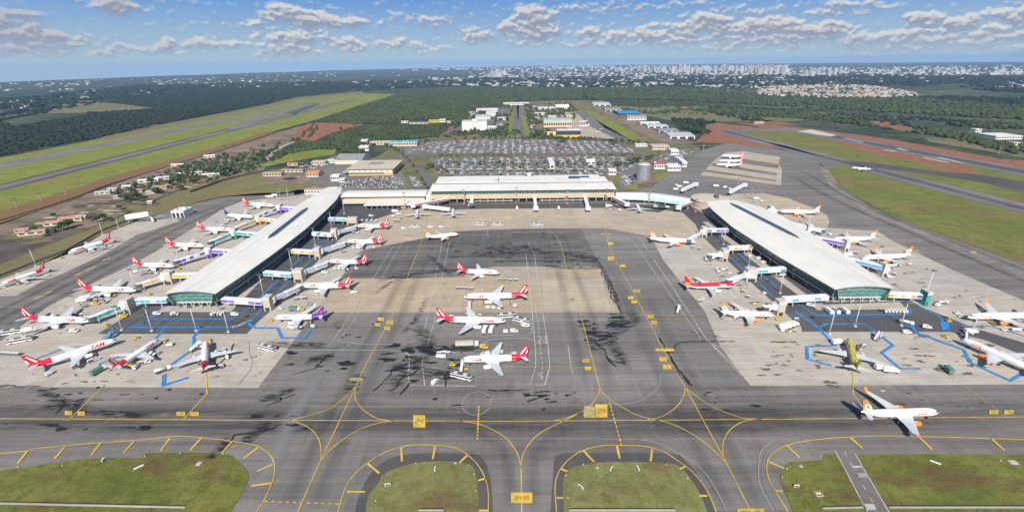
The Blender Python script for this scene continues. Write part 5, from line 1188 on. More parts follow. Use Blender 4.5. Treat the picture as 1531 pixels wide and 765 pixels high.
# ------------------------------------------------------------------ light masts
def mast(px, py, h, label, grp, red=False):
    p = P(px, py); root = empty('light_mast', (p.x, p.y, .5), 0, label, 'light mast', grp)
    if red:
        for i in range(8):
            b = MB(); m_ = flat('red_steel', (.42, .05, .04), .5) if i % 2 == 0 else flat('pale_steel', (.6, .58, .55), .5); z0, z1 = h*i/8, h*(i+1)/8; k0, k1 = 1.3-.9*i/8, 1.3-.9*(i+1)/8
            for sx, sy in ((-1, -1), (1, -1), (1, 1), (-1, 1)): b.tube((sx*k0*.7, sy*k0*.7, z0), (sx*k1*.7, sy*k1*.7, z1), .13, .13, m_, 4)
            q = [(-1, -1), (1, -1), (1, 1), (-1, 1)]
            for j in range(4):
                a, c = q[j], q[(j+1) % 4]; b.tube((a[0]*k0*.7, a[1]*k0*.7, z0), (c[0]*k1*.7, c[1]*k1*.7, z1), .08, .08, m_, 4)
            b.build('lattice_section', root)
    else:
        b = MB(); b.tube((0, 0, 0), (0, 0, h), .38, .16, LGRY, 8); b.build('pole', root)
        b = MB(); b.box(-.9, .9, -.9, .9, 0, .7, M_CCOL); b.build('base', root)
    b = MB(); b.box(-1.7, 1.7, -.25, .25, h-.3, h, MGRY); b.box(-.25, .25, -1.2, 1.2, h-.3, h, MGRY); hd = b.build('lamp_rack', root)
    for i in range(6):
        a = i*math.pi/3; x, y = 1.5*math.cos(a), 1.1*math.sin(a); b = MB(); b.box(x-.35, x+.35, y-.3, y+.3, h-.05, h+.4, DGRY); b.build('floodlight', hd)
GM = 'tall grey light masts round the piers'
for i, q in enumerate(((183, 494), (228, 495.4), (294, 495), (342, 497))):
    mast(*q, 18, 'grey light mast, %s from the picture edge in front of the dirt-side pier' % ordn(i+1), GM)
for i, q in enumerate(((1239.5, 499.5), (1277.6, 488.5), (1346.5, 487.6), (1452, 499.5))):
    mast(*q, 18, 'grey light mast, %s counting outwards in front of the hangar-side pier' % ordn(i+1), GM)
for q, h, l in (((395, 445), 19, 'grey light mast beside the violet printed bridge'), ((437, 403), 19, 'grey light mast beside the teal inner bridge'), ((471.5, 367), 18, 'grey light mast beside the orange inner bridge'), ((496, 342), 18, 'grey light mast beside the white inner bridge'), ((515, 320), 18, 'grey light mast beside the short teal bridge'),
                ((1380, 453.5), 26, 'tallest light mast, at the outer lower corner of the hangar-side pier'), ((1119, 398), 18, 'grey light mast beside the teal and white bridge'), ((1165.7, 439), 18, 'grey light mast beside the blue and white striped bridge'), ((1081.6, 366), 18, 'grey light mast above the orange inner bridge'),
                ((1308, 406), 22, 'grey light mast rising behind the lower far-side jet'), ((1251, 373.5), 14, 'grey light mast at the upper far-side jet'), ((1208, 340), 14, 'grey light mast beside the parked idle bridge'), ((204, 436), 19, 'grey light mast at the nose of the jet at the beige bridge'),
                ((417.6, 309), 20, 'grey light mast beside the last dirt-side jet'), ((432, 302), 20, 'grey light mast nearest the pier on the far taxi lane'), ((54, 398), 17, 'grey light mast at the fence beside the lower strip jet'), ((154, 351), 14, 'grey light mast at the fence beside the upper strip jet'), ((177.6, 341), 11, 'short light mast at the fence near the propeller aircraft'),
                ((268, 390), 12, 'short mast at the blue panelled bridge'), ((328, 347), 11, 'short mast at the green panelled bridge')):
    mast(*q, h, l, GM)
for i, q in enumerate(((606, 314), (694, 309), (772, 306), (848, 309), (906, 308), (970, 305), (1039, 320), (1101, 287), (1122, 298))):
    mast(*q, 21 if i < 5 else 17, 'red and white lattice mast, %s along the terminal front from the dirt side' % ordn(i+1), 'red and white lattice masts before the terminal', True)
for i, q in enumerate(((27, 312), (63, 302), (100, 293), (420, 300), (1051, 228), (1492, 232))):
    mast(*q, 12 if i < 3 else 16, ('slim red and white mast on the red soil strip, %s from the picture edge' % ordn(i+1)) if i < 3 else ('slim red mast on the dark lane by the last dirt-side jets', 'slim red mast beside the striped remote stand', 'slim red mast on the red soil beyond the far runway')[i-3], 'slim red and white masts', True)
# ------------------------------------------------------------------ landside buildings
mt = flat
M_TANR = mt('tan_roof', (.50, .44, .33), .6, var=.1, scale=.05); M_ORW = mt('orange_wall', (.55, .34, .13), .7, var=.1); M_GRR = mt('grey_roof', (.24, .25, .25), .6, var=.15, scale=.1)
M_ORR = mt('orange_tile_roof', (.48, .20, .07), .8, var=.15); M_PKR = mt('terracotta_roof', (.40, .24, .17), .8, var=.15); M_WHW = mt('white_wall', (.68, .67, .64), .7, var=.05); M_CRW = mt('cream_wall', (.56, .50, .40), .7, var=.08)
M_BLR = mt('blue_roof', (.04, .22, .42), .5, var=.1); M_GNR = mt('pale_green_roof', (.30, .40, .34), .6, var=.1); M_RDR = mt('red_roof', (.50, .09, .06), .6, var=.12); M_YLW = mt('yellow_wall', (.65, .45, .04), .6, var=.05); M_NVW = mt('navy_wall', (.02, .04, .12), .5); M_PNK = mt('pink_beige_wall', (.55, .42, .30), .7, var=.08)
M_TRR = mt('teal_roof', (.12, .38, .38), .6, var=.1); M_ASBR = mt('ribbed_grey_roof', (.42, .43, .43), .6, var=.15, scale=.2)
x0, x1, y0, y1 = pb(522, 587, 263, 70)
r_ = bld('cargo_warehouse', 'large warehouse with tan roof, dark roof square and orange walls', 'warehouse', x0, x1, y0, y1, 11, M_ORW, M_TANR, over=2.5, win=8, wmat=M_WHW)
q = MB(); q.box(-14, 10, 0, 22, 11.47, 11.6, M_GRR); q.build('roof_patch', r_)
q = MB(); q.box(-46, -34.9, -33, 22, 5.2, 5.7, M_ROOFE, top=M_GNR); q.build('side_canopy', r_); q = MB(); q.box(-34.8, 22, -38, -31.3, 5.2, 5.7, M_ROOFE, top=M_GNR); q.build('front_canopy', r_)
x0, x1, y0, y1 = pb(501, 541, 246, 60); bld('shed', 'grey ribbed-roof shed behind the tan warehouse', 'shed', x0, x1, y0, y1, 8, M_CRW, M_GRR, 'gable', pitch=.2)
for i, (a, c, yb, dp, h, w1, r1, st, nm, lb, ct, wn) in enumerate((
    (393, 420, 264, 12, 5, M_PNK, M_PKR, 'gable', 'long_house', 'long terracotta-roofed house beside the dark round pad', 'house', 6),
    (458, 476, 265, 22, 6, M_CRW, M_ORR, 'gable', 'orange_house', 'bright orange-tiled building in the yard', 'house', 4),
    (422, 452, 258, 8, 4, M_CRW, M_PKR, 'gable', 'low_house', 'long low pinkish shed behind the orange-tiled building', 'shed', 5),
    (495, 507, 271, 14, 8, M_WHW, M_ROOF, 'flat', 'white_block', 'small stepped white block between yard and car park', 'office', 4),
    (507, 515, 273, 10, 5, M_WHW, M_ROOF, 'flat', 'white_kiosk', 'low white kiosk beside the stepped white block', 'office', 2),
    (466, 486, 247, 14, 6, M_CRW, M_TANR, 'flat', 'yard_office', 'cream flat-roofed office above the yard', 'office', 5),
    (488, 500, 244, 10, 5, M_WHW, M_ROOF, 'flat', 'yard_office', 'small white office beside the cream one', 'office', 3),
    (430, 445, 248, 8, 4, M_CRW, M_PKR, 'gable', 'yard_shed', 'small terracotta-roofed shed at the yard edge', 'shed', 2),
    (456, 500, 291, 12, 6, M_WHW, M_PKR, 'vault', 'long_shed', 'long shed with rounded pinkish roof beside the pier end', 'shed', 10),
    (537, 551, 226, 16, 9, M_WHW, M_ROOF, 'flat', 'white_building', 'stacked white building at the forest edge', 'office', 4),
    (540, 549, 216, 12, 9, M_WHW, M_ROOF, 'flat', 'white_building', 'white building behind the stacked one at the forest edge', 'office', 3),
    (553, 582, 217, 20, 6, M_CRW, M_TANR, 'flat', 'school', 'cream low building beside the teal-roofed hall', 'office', 6),
    (582, 623, 219, 30, 8, M_CRW, M_TRR, 'flat', 'hall', 'long hall with teal roof among trees', 'hall', 10),
    (691, 728, 195.5, 26, 24, M_WHW, M_ROOFE, 'flat', 'hotel', 'white hotel block with a grid of windows', 'hotel', 18),
    (711, 733, 180, 50, 12, M_WHW, M_ROOFE, 'flat', 'annex', 'grey-roofed annex behind the hotel', 'office', 8),
    (727, 741, 176, 40, 16, M_WHW, M_ROOF, 'flat', 'annex', 'white annex at the hotel corner, taller than its neighbour', 'office', 6),
    (712, 744, 168, 60, 10, M_WHW, M_ROOF, 'flat', 'depot', 'wide white depot behind the hotel annexes', 'depot', 10),
    (729, 741, 195, 20, 9, M_WHW, M_ROOF, 'flat', 'side_block', 'low white block attached beside the hotel', 'office', 4),
    (742, 752, 190, 30, 7, M_CRW, M_GRR, 'flat', 'side_block', 'grey-roofed low block along the avenue', 'office', 4),
    (744, 756, 180, 30, 7, M_WHW, M_ROOFE, 'flat', 'side_block', 'second low block along the avenue, beyond the grey-roofed one', 'office', 4),
    (752, 791, 157.5, 40, 8, M_WHW, M_ROOF, 'flat', 'far_building', 'long white building closing the end of the avenue', 'building', 12),
    (641, 656, 183.5, 12, 7, M_YLW, M_YLW, 'flat', 'yellow_building', 'yellow building in the forest clearing', 'building', 4),
    (657, 666, 183, 12, 8, M_WHW, M_ROOF, 'flat', 'white_building', 'white building next to the yellow one in the forest', 'building', 3),
    (600, 610, 184, 8, 5, M_WHW, M_ROOF, 'flat', 'white_building', 'low pale building alone in the forest clearing', 'building', 2),
    (612, 640, 185.5, 6, 4, M_CRW, M_GNR, 'flat', 'low_building', 'long low building beside the yellow one', 'building', 4),
    (668, 676, 184, 10, 5, M_CRW, M_ROOF, 'flat', 'low_building', 'low pale building at the road bend', 'building', 2),
    (813, 855, 190.5, 60, 14, M_PNK, M_GNR, 'vault', 'hangar', 'pink-beige hangar with pale green vaulted roof', 'hangar', 12),
    (833, 868.5, 206, 30, 16, M_NVW, M_ROOF, 'flat', 'hangar', 'navy fronted hangar with white roof and yellow base', 'hangar', 0),
    (818, 833, 202, 14, 6, M_ORW, M_ROOF, 'flat', 'workshop', 'orange walled workshop beside the navy hangar', 'workshop', 3),
    (800, 815, 172, 30, 7, M_WHW, M_ROOF, 'flat', 'depot', 'white depot beside the avenue, lower of the cluster', 'depot', 5),
    (805, 830, 164, 40, 8, M_WHW, M_ROOF, 'flat', 'depot', 'white depot in the cluster behind the pink-beige hangar', 'depot', 6),
    (831, 851, 163, 50, 9, M_WHW, M_ROOF, 'vault', 'depot', 'vaulted white depot in the cluster behind the hangar', 'depot', 6),
    (820, 832, 177, 20, 8, M_WHW, M_ROOF, 'flat', 'depot', 'small white depot touching the pink-beige hangar', 'depot', 4),
    (888, 914, 159, 70, 10, M_WHW, M_ROOFE, 'gable', 'hangar', 'pale hangar at the far end of the hangar row', 'hangar', 5),
    (905, 930, 167, 50, 11, M_CRW, M_GRR, 'gable', 'hangar', 'grey-roofed hangar second from the far end of the row', 'hangar', 5),
    (925, 958, 173, 60, 12, M_NVW, M_BLR, 'gable', 'hangar', 'bright blue roofed hangar in the row', 'hangar', 6),
    (938, 967, 180, 40, 9, M_WHW, M_GRR, 'gable', 'hangar', 'grey hangar just before the blue roofed one', 'hangar', 6),
    (958, 988, 187, 26, 8, M_WHW, M_ROOF, 'gable', 'hangar', 'narrow white-roofed hangar in the row', 'hangar', 6),
    (969, 1000, 192, 30, 9, M_WHW, M_ROOFE, 'gable', 'hangar', 'light grey hangar third from the near end of the row', 'hangar', 6),
    (985, 1015, 198.5, 30, 9, M_CRW, M_GRR, 'gable', 'hangar', 'dark grey hangar second from the near end of the row', 'hangar', 6),
    (1002, 1040, 208, 46, 11, M_WHW, M_ASBR, 'gable', 'hangar', 'largest ribbed grey-roofed hangar at the near end of the row', 'hangar', 6),
    (978, 996, 253, 24, 8, M_WHW, M_RDR, 'flat', 'fire_station', 'white building with red roof beside the silver tank', 'fire station', 5),
    (998, 1018, 256, 22, 8, M_WHW, M_ROOF, 'flat', 'fire_station_annex', 'white building with orange front beside the red-roofed one', 'office', 5),
    (975, 1001, 224, 26, 7, M_CRW, M_TANR, 'flat', 'office_building', 'tan-roofed office at the end of the curved road', 'office', 7),
    (950, 968, 219.5, 10, 5, M_WHW, M_ROOF, 'flat', 'white_shed', 'small long white shed beside the tan-roofed office', 'shed', 5),
    (1003, 1015, 232, 30, 8, M_WHW, M_ROOF, 'vault', 'white_shed', 'narrow vaulted white shed on the fire station yard', 'shed', 3),
    (1020, 1027, 250, 60, 7, M_WHW, M_ROOF, 'vault', 'long_shed', 'long narrow white-roofed shed beside the remote lane', 'shed', 2),
    (1128, 1143, 185, 10, 5, M_CRW, M_PKR, 'flat', 'site_hut', 'pinkish site hut on the red soil by the runway head', 'hut', 3),
    (1488, 1531, 209, 40, 10, M_WHW, M_ROOF, 'flat', 'depot', 'wide white depot at the picture edge beyond the runway', 'depot', 10),
    (1458, 1468, 198, 16, 7, M_WHW, M_ROOF, 'flat', 'site_hut', 'small white hut up from the wide depot', 'hut', 2),
    (1515, 1526, 218, 16, 6, M_CRW, M_TANR, 'flat', 'site_hut', 'small tan hut below the wide depot', 'hut', 2),
    (822, 829, 254, 60, 9, M_WHW, M_ROOF, 'flat', 'walkway', 'narrow white covered walkway from car park to terminal', 'walkway', 1),
    (877, 890, 247, 22, 6, M_WHW, M_ROOF, 'gable', 'pavilion', 'white pavilion inside the lower car park', 'pavilion', 2),
    (910, 921, 262, 14, 8, M_WHW, M_ROOF, 'flat', 'gatehouse', 'white gatehouse at the terminal corner', 'office', 3),
    (258, 276, 326, 18, 8, M_WHW, M_ROOF, 'flat', 'maintenance_hangar', 'small white hangar at the edge of the far taxi lane', 'hangar', 0))):
    if ct == 'hangar' and 'row' in lb: h *= .55; dp *= 1.6
    elif ct in ('depot',): h *= .75; dp *= 1.2
    x0, x1, y0, y1 = pb(a, c, yb, dp)
    fl = {'hotel': 7}.get(nm, max(1, int(h/4)))
    r_ = bld(nm, lb, ct, x0, x1, y0, y1, h, w1, r1, st, win=0 if (ct == 'hangar' and 'row' in lb) else min(wn, 18), pitch=.10 if 'row' in lb else .25, floors=fl if nm in ('hotel', 'annex') else 1, doors=(3 if ct == 'hangar' and (wn == 0 or 'row' in lb) else 0), units=3 if st == 'flat' and h > 7 else 0, group='hangars of the row' if 'row' in lb else None, wmat=M_GRR if ct == 'hotel' else None)
    if 'navy' in lb:
        q = MB(); w_ = x1-x0; q.box(-w_/2-.3, w_/2+.3, -15.5, -15.05, 0, 6, M_YLW); q.build('yellow_base', r_)
    if nm == 'hotel':
        q = MB(); q.box(-6, 6, -4, 8, 24.5, 28, M_WHW); q.build('lift_house', r_)
xr = random.Random(4); xb = []
for i in range(26):
    a = xr.choice((xr.uniform(694, 750), xr.uniform(792, 850))); c = xr.uniform(160, 199); xb.append((a, c))
for sd, L_ in (('hotel', sorted(q for q in xb if q[0] < 770)), ('hangar', sorted(q for q in xb if q[0] > 770))):
    for i, (a, c) in enumerate(L_):
        if sd == 'hotel' and c > 180 and a < 735: continue
        if sd == 'hangar' and a > 811 and 176 < c: continue
        k = xr.uniform(3, 9); x0, x1, y0, y1 = pb(a, a+k, c, xr.uniform(10, 30)); bld('outbuilding', 'small flat outbuilding on the %s side of the avenue, %s from the dirt-lot side' % (sd, ordn(i+1)), 'outbuilding', x0, x1, y0, y1, xr.uniform(3.5, 7), xr.choice((M_WHW, M_CRW, M_PNK)), xr.choice((M_ROOF, M_ROOFE, M_GRR, M_TANR, M_PKR)), 'flat', win=3, group='outbuildings along the avenue')
# the sloping shelter and a round pad, the silver tank
p = P(207, 331); root = empty('sloping_shelter', (p.x, p.y, .5), R(38), 'white sloping jet-blast shelter on two legs by the fence', 'shelter')
q = MB(); q.face([(-11, -3, 4.5), (11, -3, 4.5), (11, 5, 8.5), (-11, 5, 8.5)], PW); q.face([(-11, -3, 4.2), (-11, 5, 8.2), (11, 5, 8.2), (11, -3, 4.2)], LGRY); q.build('canopy', root)
for x in (-9, 9):
    q = MB(); q.tube((x, -2, 0), (x, -1, 4.7), .35, .3, LGRY, 6); q.tube((x, -2, 0), (x, 4, 7.7), .25, .25, LGRY, 6); q.build('leg', root)
p = P(961, 268.5); root = empty('silver_tank', (p.x, p.y, .5), 0, 'large upright silver storage tank behind the curved concourse', 'tank')
q = MB(); n = 28; SIL = flat('ribbed_silver', (.42, .44, .47), .38, .6, var=.12, scale=.25)
q.grid([[(10*math.cos(2*math.pi*k/n), 10*math.sin(2*math.pi*k/n), z) for k in range(n)] for z in (0, 23)], SIL, closed=True); q.build('shell', root)
q = MB(); q.grid([[(r*math.cos(2*math.pi*k/n), r*math.sin(2*math.pi*k/n), z) for k in range(n)] for r, z in ((10.1, 22.9), (10.1, 23.3), (5, 25), (.1, 25.4))], M_BEIGE, closed=True); q.build('roof', root)
q = MB(); q.box(-.5, .5, -10.6, -10.05, 0, 23, MGRY); q.build('ladder', root)
p = P(434, 267.5); q = MB(); q.grid([[(p.x+r*math.cos(2*math.pi*k/24), p.y+r*.9*math.sin(2*math.pi*k/24), .5) for k in range(24)] for r in (11, .1)], flat('black_liner', (.03, .032, .035), .7), closed=True, smooth=False); tag(q.build('round_pad'), kind='structure')
# car-park sun canopies beside the terminal's rear kerb
for i in range(17):
    x = 672+i*15.0; p = P(x, 256); root = empty('car_canopy', (p.x, p.y, .3), 0, 'small pale kerbside canopy, %s along the rear of the terminal' % ordn(i+1), 'canopy', 'kerbside canopies behind the terminal')
    q = MB(); q.box(-5, 5, -3, 3, 3, 3.4, M_ROOFE, top=M_TANR if i % 3 else M_ROOFE); q.build('roof', root)
    for s in (-1, 1):
        q = MB(); q.tube((s*4, 0, 0), (s*4, 0, 3), .15, .15, MGRY, 6); q.build('post', root)
# ruined and inhabited houses of the dirt lot
HL = [(28, 60, 352, 10, 3.5, M_PKR, 'low red-roofed house nearest the picture edge'), (22, 38, 348, 8, 3.2, M_PKR, 'small red-roofed house behind the one nearest the edge'), (66, 96, 338, 12, 3.6, M_PKR, 'broad red-roofed house under two large trees'), (88, 118, 331, 10, 3.5, M_PKR, 'long red-roofed house behind the broad one'), (112, 124, 329, 9, 3.4, M_WHW, 'small pale house at the end of the red-roofed ones'),
      (142, 160, 291, 9, 3.4, M_ASBR, 'grey sheet-roofed shed nearest the red soil strip'), (160, 172, 286, 9, 3.4, M_ASBR, 'second grey shed nearest the red soil strip'), (182, 196, 282, 8, 3.6, M_ROOF, 'white shed beside the scrub clump'), (207, 232, 273, 10, 3.8, M_ROOF, 'long white-roofed building in the middle of the dirt lot'), (233, 250, 269, 9, 3.8, M_ROOFE, 'pale building next to the long white-roofed one'),
      (228, 246, 283, 9, 3.6, M_PKR, 'terracotta-roofed house below the long white roof'), (247, 262, 280, 8, 3.4, M_PKR, 'terracotta-roofed house near the grass edge'), (260, 270, 263, 8, 3.5, M_ROOF, 'white-roofed house first of the upper row'), (273, 284, 262, 8, 3.5, M_ROOF, 'white-roofed house second of the upper row'), (285, 300, 261, 8, 3.5, M_ROOFE, 'pale house third of the upper row'), (302, 325, 264, 9, 3.6, M_ROOF, 'long white house at the wall end'),
      (256, 272, 249, 8, 3.5, M_ROOF, 'white shed up by the red soil verge'), (305, 319, 236, 9, 4, M_ROOF, 'white shed with orange side on the bare ground'), (170, 182, 297, 8, 3.4, M_ASBR, 'grey shed above the big dark tree'), (220, 226, 305, 6, 3.2, M_ROOF, 'tiny white hut right of the big dark tree'), (196, 210, 288, 8, 3.4, M_PKR, 'brown shed among bushes'), (218, 230, 290, 8, 3.2, M_TANR, 'tan shed among bushes')]
for a, c, yb, dp, h, rf, lb in HL:
    x0, x1, y0, y1 = pb(a, c, yb, dp); bld('shed', lb, 'shed', x0, x1, y0, y1, h, M_CRW, rf, 'gable', win=3, doors=0, group='sheds and houses of the dirt lot', rz=R(rnd.uniform(8, 22)))
# walls and fences
def wallrun(name, label, cat, pts, h, t, mat, posts=0, pmat=None):
    W_ = [P(*q) for q in pts]; o = W_[0]; root = empty(name, (o.x, o.y, .25), 0, label, cat)
    b = MB()
    for a, c in zip(W_, W_[1:]): obox(b, a-o, c-o, t, 0, h, mat)
    b.build('fence_mesh' if posts else 'wall_run', root)
    if posts:
        L_ = sum((c-a).length for a, c in zip(W_, W_[1:])); step = L_/posts; acc = 0
        for a, c in zip(W_, W_[1:]):
            d = c-a; k = acc
            while k < d.length:
                q = a+d*(k/d.length)-o; m = MB(); m.box(q.x-.12, q.x+.12, q.y-.12, q.y+.12, 0, h+.3, pmat); m.build('post', root); k += step
            acc = k-d.length
wallrun('boundary_wall', 'dark brown boundary wall curving along the dirt lot', 'wall', [(285, 288), (312, 279), (330, 272), (352, 266), (375, 261), (394, 257.5)], 3.0, .5, flat('brown_wall', (.10, .07, .05), .9))
wallrun('perimeter_fence', 'wire perimeter fence along the verge above the concrete strip', 'fence', [(-60, 440), (0, 414), (62, 390), (98, 377), (150, 347), (203, 326)], 2.2, .05, soft_mat('fence_wire', (.25, .24, .22), .0, .1, (1, 1, 1), .0001) if False else flat('fence_wire', (.13, .12, .09), .8), 90, LGRY)
wallrun('perimeter_fence', 'long pale fence along the edge of the runway grass', 'fence', [(0, 331), (60, 313), (118, 294), (156, 279), (224, 258), (300, 235), (400, 204)], 1.6, .05, flat('pale_fence_wire', (.30, .22, .16), .8), 70, LGRY)
# ------------------------------------------------------------------ ground vehicles
def wheels(root, pts, r=.5, w=.3, name='wheel'):
    for x, y in pts:
        b = MB(); b.tube((x, y-w/2, r), (x, y+w/2, r), r, r, RUBR, 10); b.build(name, root)
VYEL = flat('yellow_vehicle_paint', (.65, .45, .05), .4, var=.06); VWH = flat('white_vehicle_paint', (.74, .74, .73), .4, var=.05); VGR = flat('green_vehicle_paint', (.10, .22, .15), .5, var=.08); VOR = flat('orange_vehicle_paint', (.65, .24, .06), .5, var=.08)
VBL = flat('blue_vehicle_paint', (.12, .30, .55), .4, var=.06); VGY = flat('grey_vehicle_paint', (.35, .36, .37), .4, var=.06)
def v_bus():
    r = empty('airside_bus', (0, 0, -900)); b = MB(); b.box(-6.5, 6.5, -1.4, 1.4, .45, 2.9, VWH); b.build('body', r)
    b = MB(); b.box(-6.52, 6.52, -1.42, 1.42, 1.4, 2.4, GLS); b.build('window_band', r)
    b = MB(); b.box(-6.3, 6.3, -1.25, 1.25, 2.9, 3.05, DGRY); f = b.build('roof', r)
    for x in (-3.5, 2.5): b = MB(); b.box(x-1.2, x+1.2, -.9, .9, 3.05, 3.35, LGRY); b.build('air_conditioner', f)
    wheels(r, [(-4, -1.3), (4, -1.3), (-4, 1.3), (4, 1.3)], .48); return r
def v_van(m=None, nm='service_van'):
    m = m or VWH; r = empty(nm, (0, 0, -900)); b = MB()
    b.grid([[(2.6, y, .5), (2.6, y, 1.2), (1.7, y, 1.5), (1.0, y, 2.2), (-2.6, y, 2.25), (-2.6, y, .5)] for y in (-.95, .95)], m, closed=True, smooth=False, capa=True, capb=True); b.build('body', r)
    b = MB(); b.face([(1.72, -.8, 1.5), (1.72, .8, 1.5), (1.06, .8, 2.17), (1.06, -.8, 2.17)], GLS)
    for s in (-1, 1): b.face([(1.4, s*.97, 1.5), (.95, s*.97, 2.05), (-1.2, s*.97, 2.05), (-1.2, s*.97, 1.5)][::-s], GLS)
    b.build('window', r); wheels(r, [(-1.7, -.9), (1.7, -.9), (-1.7, .9), (1.7, .9)], .38, .25); return r
def v_cart():
    r = empty('baggage_cart', (0, 0, -900)); b = MB(); b.box(-1.5, 1.5, -.8, .8, .5, .68, MGRY); b.box(1.5, 2.3, -.05, .05, .5, .6, DGRY); b.build('bed', r)
    b = MB(); b.box(-1.45, 1.45, -.78, .78, 1.95, 2.05, VWH)
    for x in (-1.4, 1.4):
        for y in (-.73, .73): b.box(x-.05, x+.05, y-.05, y+.05, .68, 1.95, MGRY)
    b.face([(-1.4, -.76, .7), (-1.4, .76, .7), (-1.4, .76, 1.95), (-1.4, -.76, 1.95)], VWH); b.face([(-1.35, .72, .7), (1.35, .72, .7), (1.35, .72, 1.95), (-1.35, .72, 1.95)], LGRY); b.build('canopy', r)
    b = MB(); b.box(-1.2, .9, -.6, .6, .68, 1.3, flat('luggage', (.10, .08, .09), .8, var=.5, scale=2)); b.build('luggage', r)
    wheels(r, [(-1, -.75), (1, -.75), (-1, .75), (1, .75)], .25, .15); return r
def v_container():
    r = empty('cargo_dolly', (0, 0, -900)); b = MB(); b.box(-1.7, 1.7, -1.1, 1.1, .4, .55, DGRY); b.build('bed', r)
    b = MB(); b.grid([[(x, -1.0, .56), (x, 1.0, .56), (x, 1.0, 2.1), (x, -.6, 2.1), (x, -1.0, 1.4)] for x in (-1.55, 1.55)], LGRY, closed=True, smooth=False, capa=True, capb=True); b.build('container', r)
    wheels(r, [(-1.1, -1), (1.1, -1), (-1.1, 1), (1.1, 1)], .22, .15); return r
def v_tug(m):
    r = empty('tow_tug', (0, 0, -900)); b = MB(); b.box(-1.6, 1.6, -.8, .8, .35, 1.05, m); b.build('body', r)
    b = MB(); b.box(-.9, .3, -.7, .7, 1.85, 1.95, m)
    for x in (-.85, .25):
        for y in (-.65, .65): b.box(x-.05, x+.05, y-.05, y+.05, 1.05, 1.85, DGRY)
    b.build('cab', r); b = MB(); b.box(-.7, 0, -.5, .5, 1.05, 1.35, DGRY); b.build('seat', r)
    wheels(r, [(-1.1, -.75), (1.1, -.75), (-1.1, .75), (1.1, .75)], .36, .22); return r
def v_stairs(m=None):
    r = empty('stair_truck', (0, 0, -900)); b = MB(); b.box(-3.6, 3.4, -1.1, 1.1, .6, 1.0, DGRY); b.build('chassis', r)
    b = MB(); b.box(2.0, 3.6, -1.0, 1.0, 1.0, 2.2, m or VWH); b.build('cab', r)
    b = MB(); k = 9
    for i in range(k): b.box(-3.6+i*.62, -2.98+i*.62, -.8, .8, .95+i*.33, 1.3+i*.33, LGRY)
    b.box(2.0, 3.6, -.9, .9, 3.9, 4.05, LGRY); b.build('steps', r)
    b = MB()
    for s in (-1, 1):
        b.face([(-3.5, s*.85, 1.1), (2.0, s*.85, 4.0), (2.0, s*.85, 5.0), (-3.5, s*.85, 2.1)][::s], m or VWH); b.box(2.0, 3.6, s*.85-.03, s*.85+.03, 4.0, 5.0, m or VWH)
    b.build('side_panel', r); b = MB(); b.box(1.9, 2.1, -.7, .7, 1, 3.9, DGRY); b.build('strut', r)
    wheels(r, [(-2.6, -1), (2.6, -1), (-2.6, 1), (2.6, 1)], .42); return r
def v_loader():
    r = empty('belt_loader', (0, 0, -900)); b = MB(); b.box(-2.2, 2.2, -.9, .9, .45, .95, VYEL); b.build('body', r)
    b = MB(); b.grid([[(x, y, z) for y, z in ((-.45, zz), (.45, zz), (.45, zz+.2), (-.45, zz+.2))] for x, zz in ((-3.4, .8), (3.6, 2.9))], DGRY, closed=True, smooth=False, capa=True, capb=True); b.build('belt', r)
    b = MB(); b.box(-.4, .5, -.9, -.5, .95, 1.8, VWH); b.build('cab', r); wheels(r, [(-1.5, -.85), (1.5, -.85), (-1.5, .85), (1.5, .85)], .34, .22); return r
def v_truck(box, nm='catering_truck'):
    r = empty(nm, (0, 0, -900)); b = MB(); b.box(-4, 4, -1.1, 1.1, .6, .95, DGRY); b.build('chassis', r)
    b = MB(); b.box(2.3, 4.1, -1.15, 1.15, .95, 2.5, VWH); b.box(3.5, 4.12, -1.0, 1.0, 1.7, 2.3, GLS); b.build('cab', r)
    b = MB()
    if nm == 'fuel_truck': 
        n = 12; b.grid([[(x, 1.15*math.cos(2*math.pi*k/n), 1.9+.95*math.sin(2*math.pi*k/n)) for k in range(n)] for x in (-3.9, 2.0)], box, closed=True, capa=True, capb=True); b.build('tank', r)
    else: b.box(-3.9, 2.1, -1.25, 1.25, 1.0, 3.3, box); b.build('cargo_box', r)
    wheels(r, [(-2.8, -1.05), (3, -1.05), (-2.8, 1.05), (3, 1.05), (-1.8, -1.05), (-1.8, 1.05)], .48); return r
def v_lorry():
    r = empty('articulated_lorry', (0, 0, -900)); b = MB(); b.box(-8, 3.5, -1.25, 1.25, 1.1, 3.5, flat('lorry_tarp', (.50, .47, .40), .6)); b.build('trailer', r)
    b = MB(); b.box(4.2, 6.6, -1.2, 1.2, .6, 3.0, VWH); b.build('cab', r); wheels(r, [(-6.5, -1.1), (-6.5, 1.1), (-5.2, -1.1), (-5.2, 1.1), (3, -1.1), (3, 1.1), (5.6, -1.1), (5.6, 1.1)], .5); return r
def v_cone():
    r = empty('safety_cone', (0, 0, -900)); b = MB(); b.tube((0, 0, .05), (0, 0, .9), .28, .05, VOR, 8); b.build('body', r); b = MB(); b.box(-.35, .35, -.35, .35, 0, .06, DGRY); b.build('base', r); return r
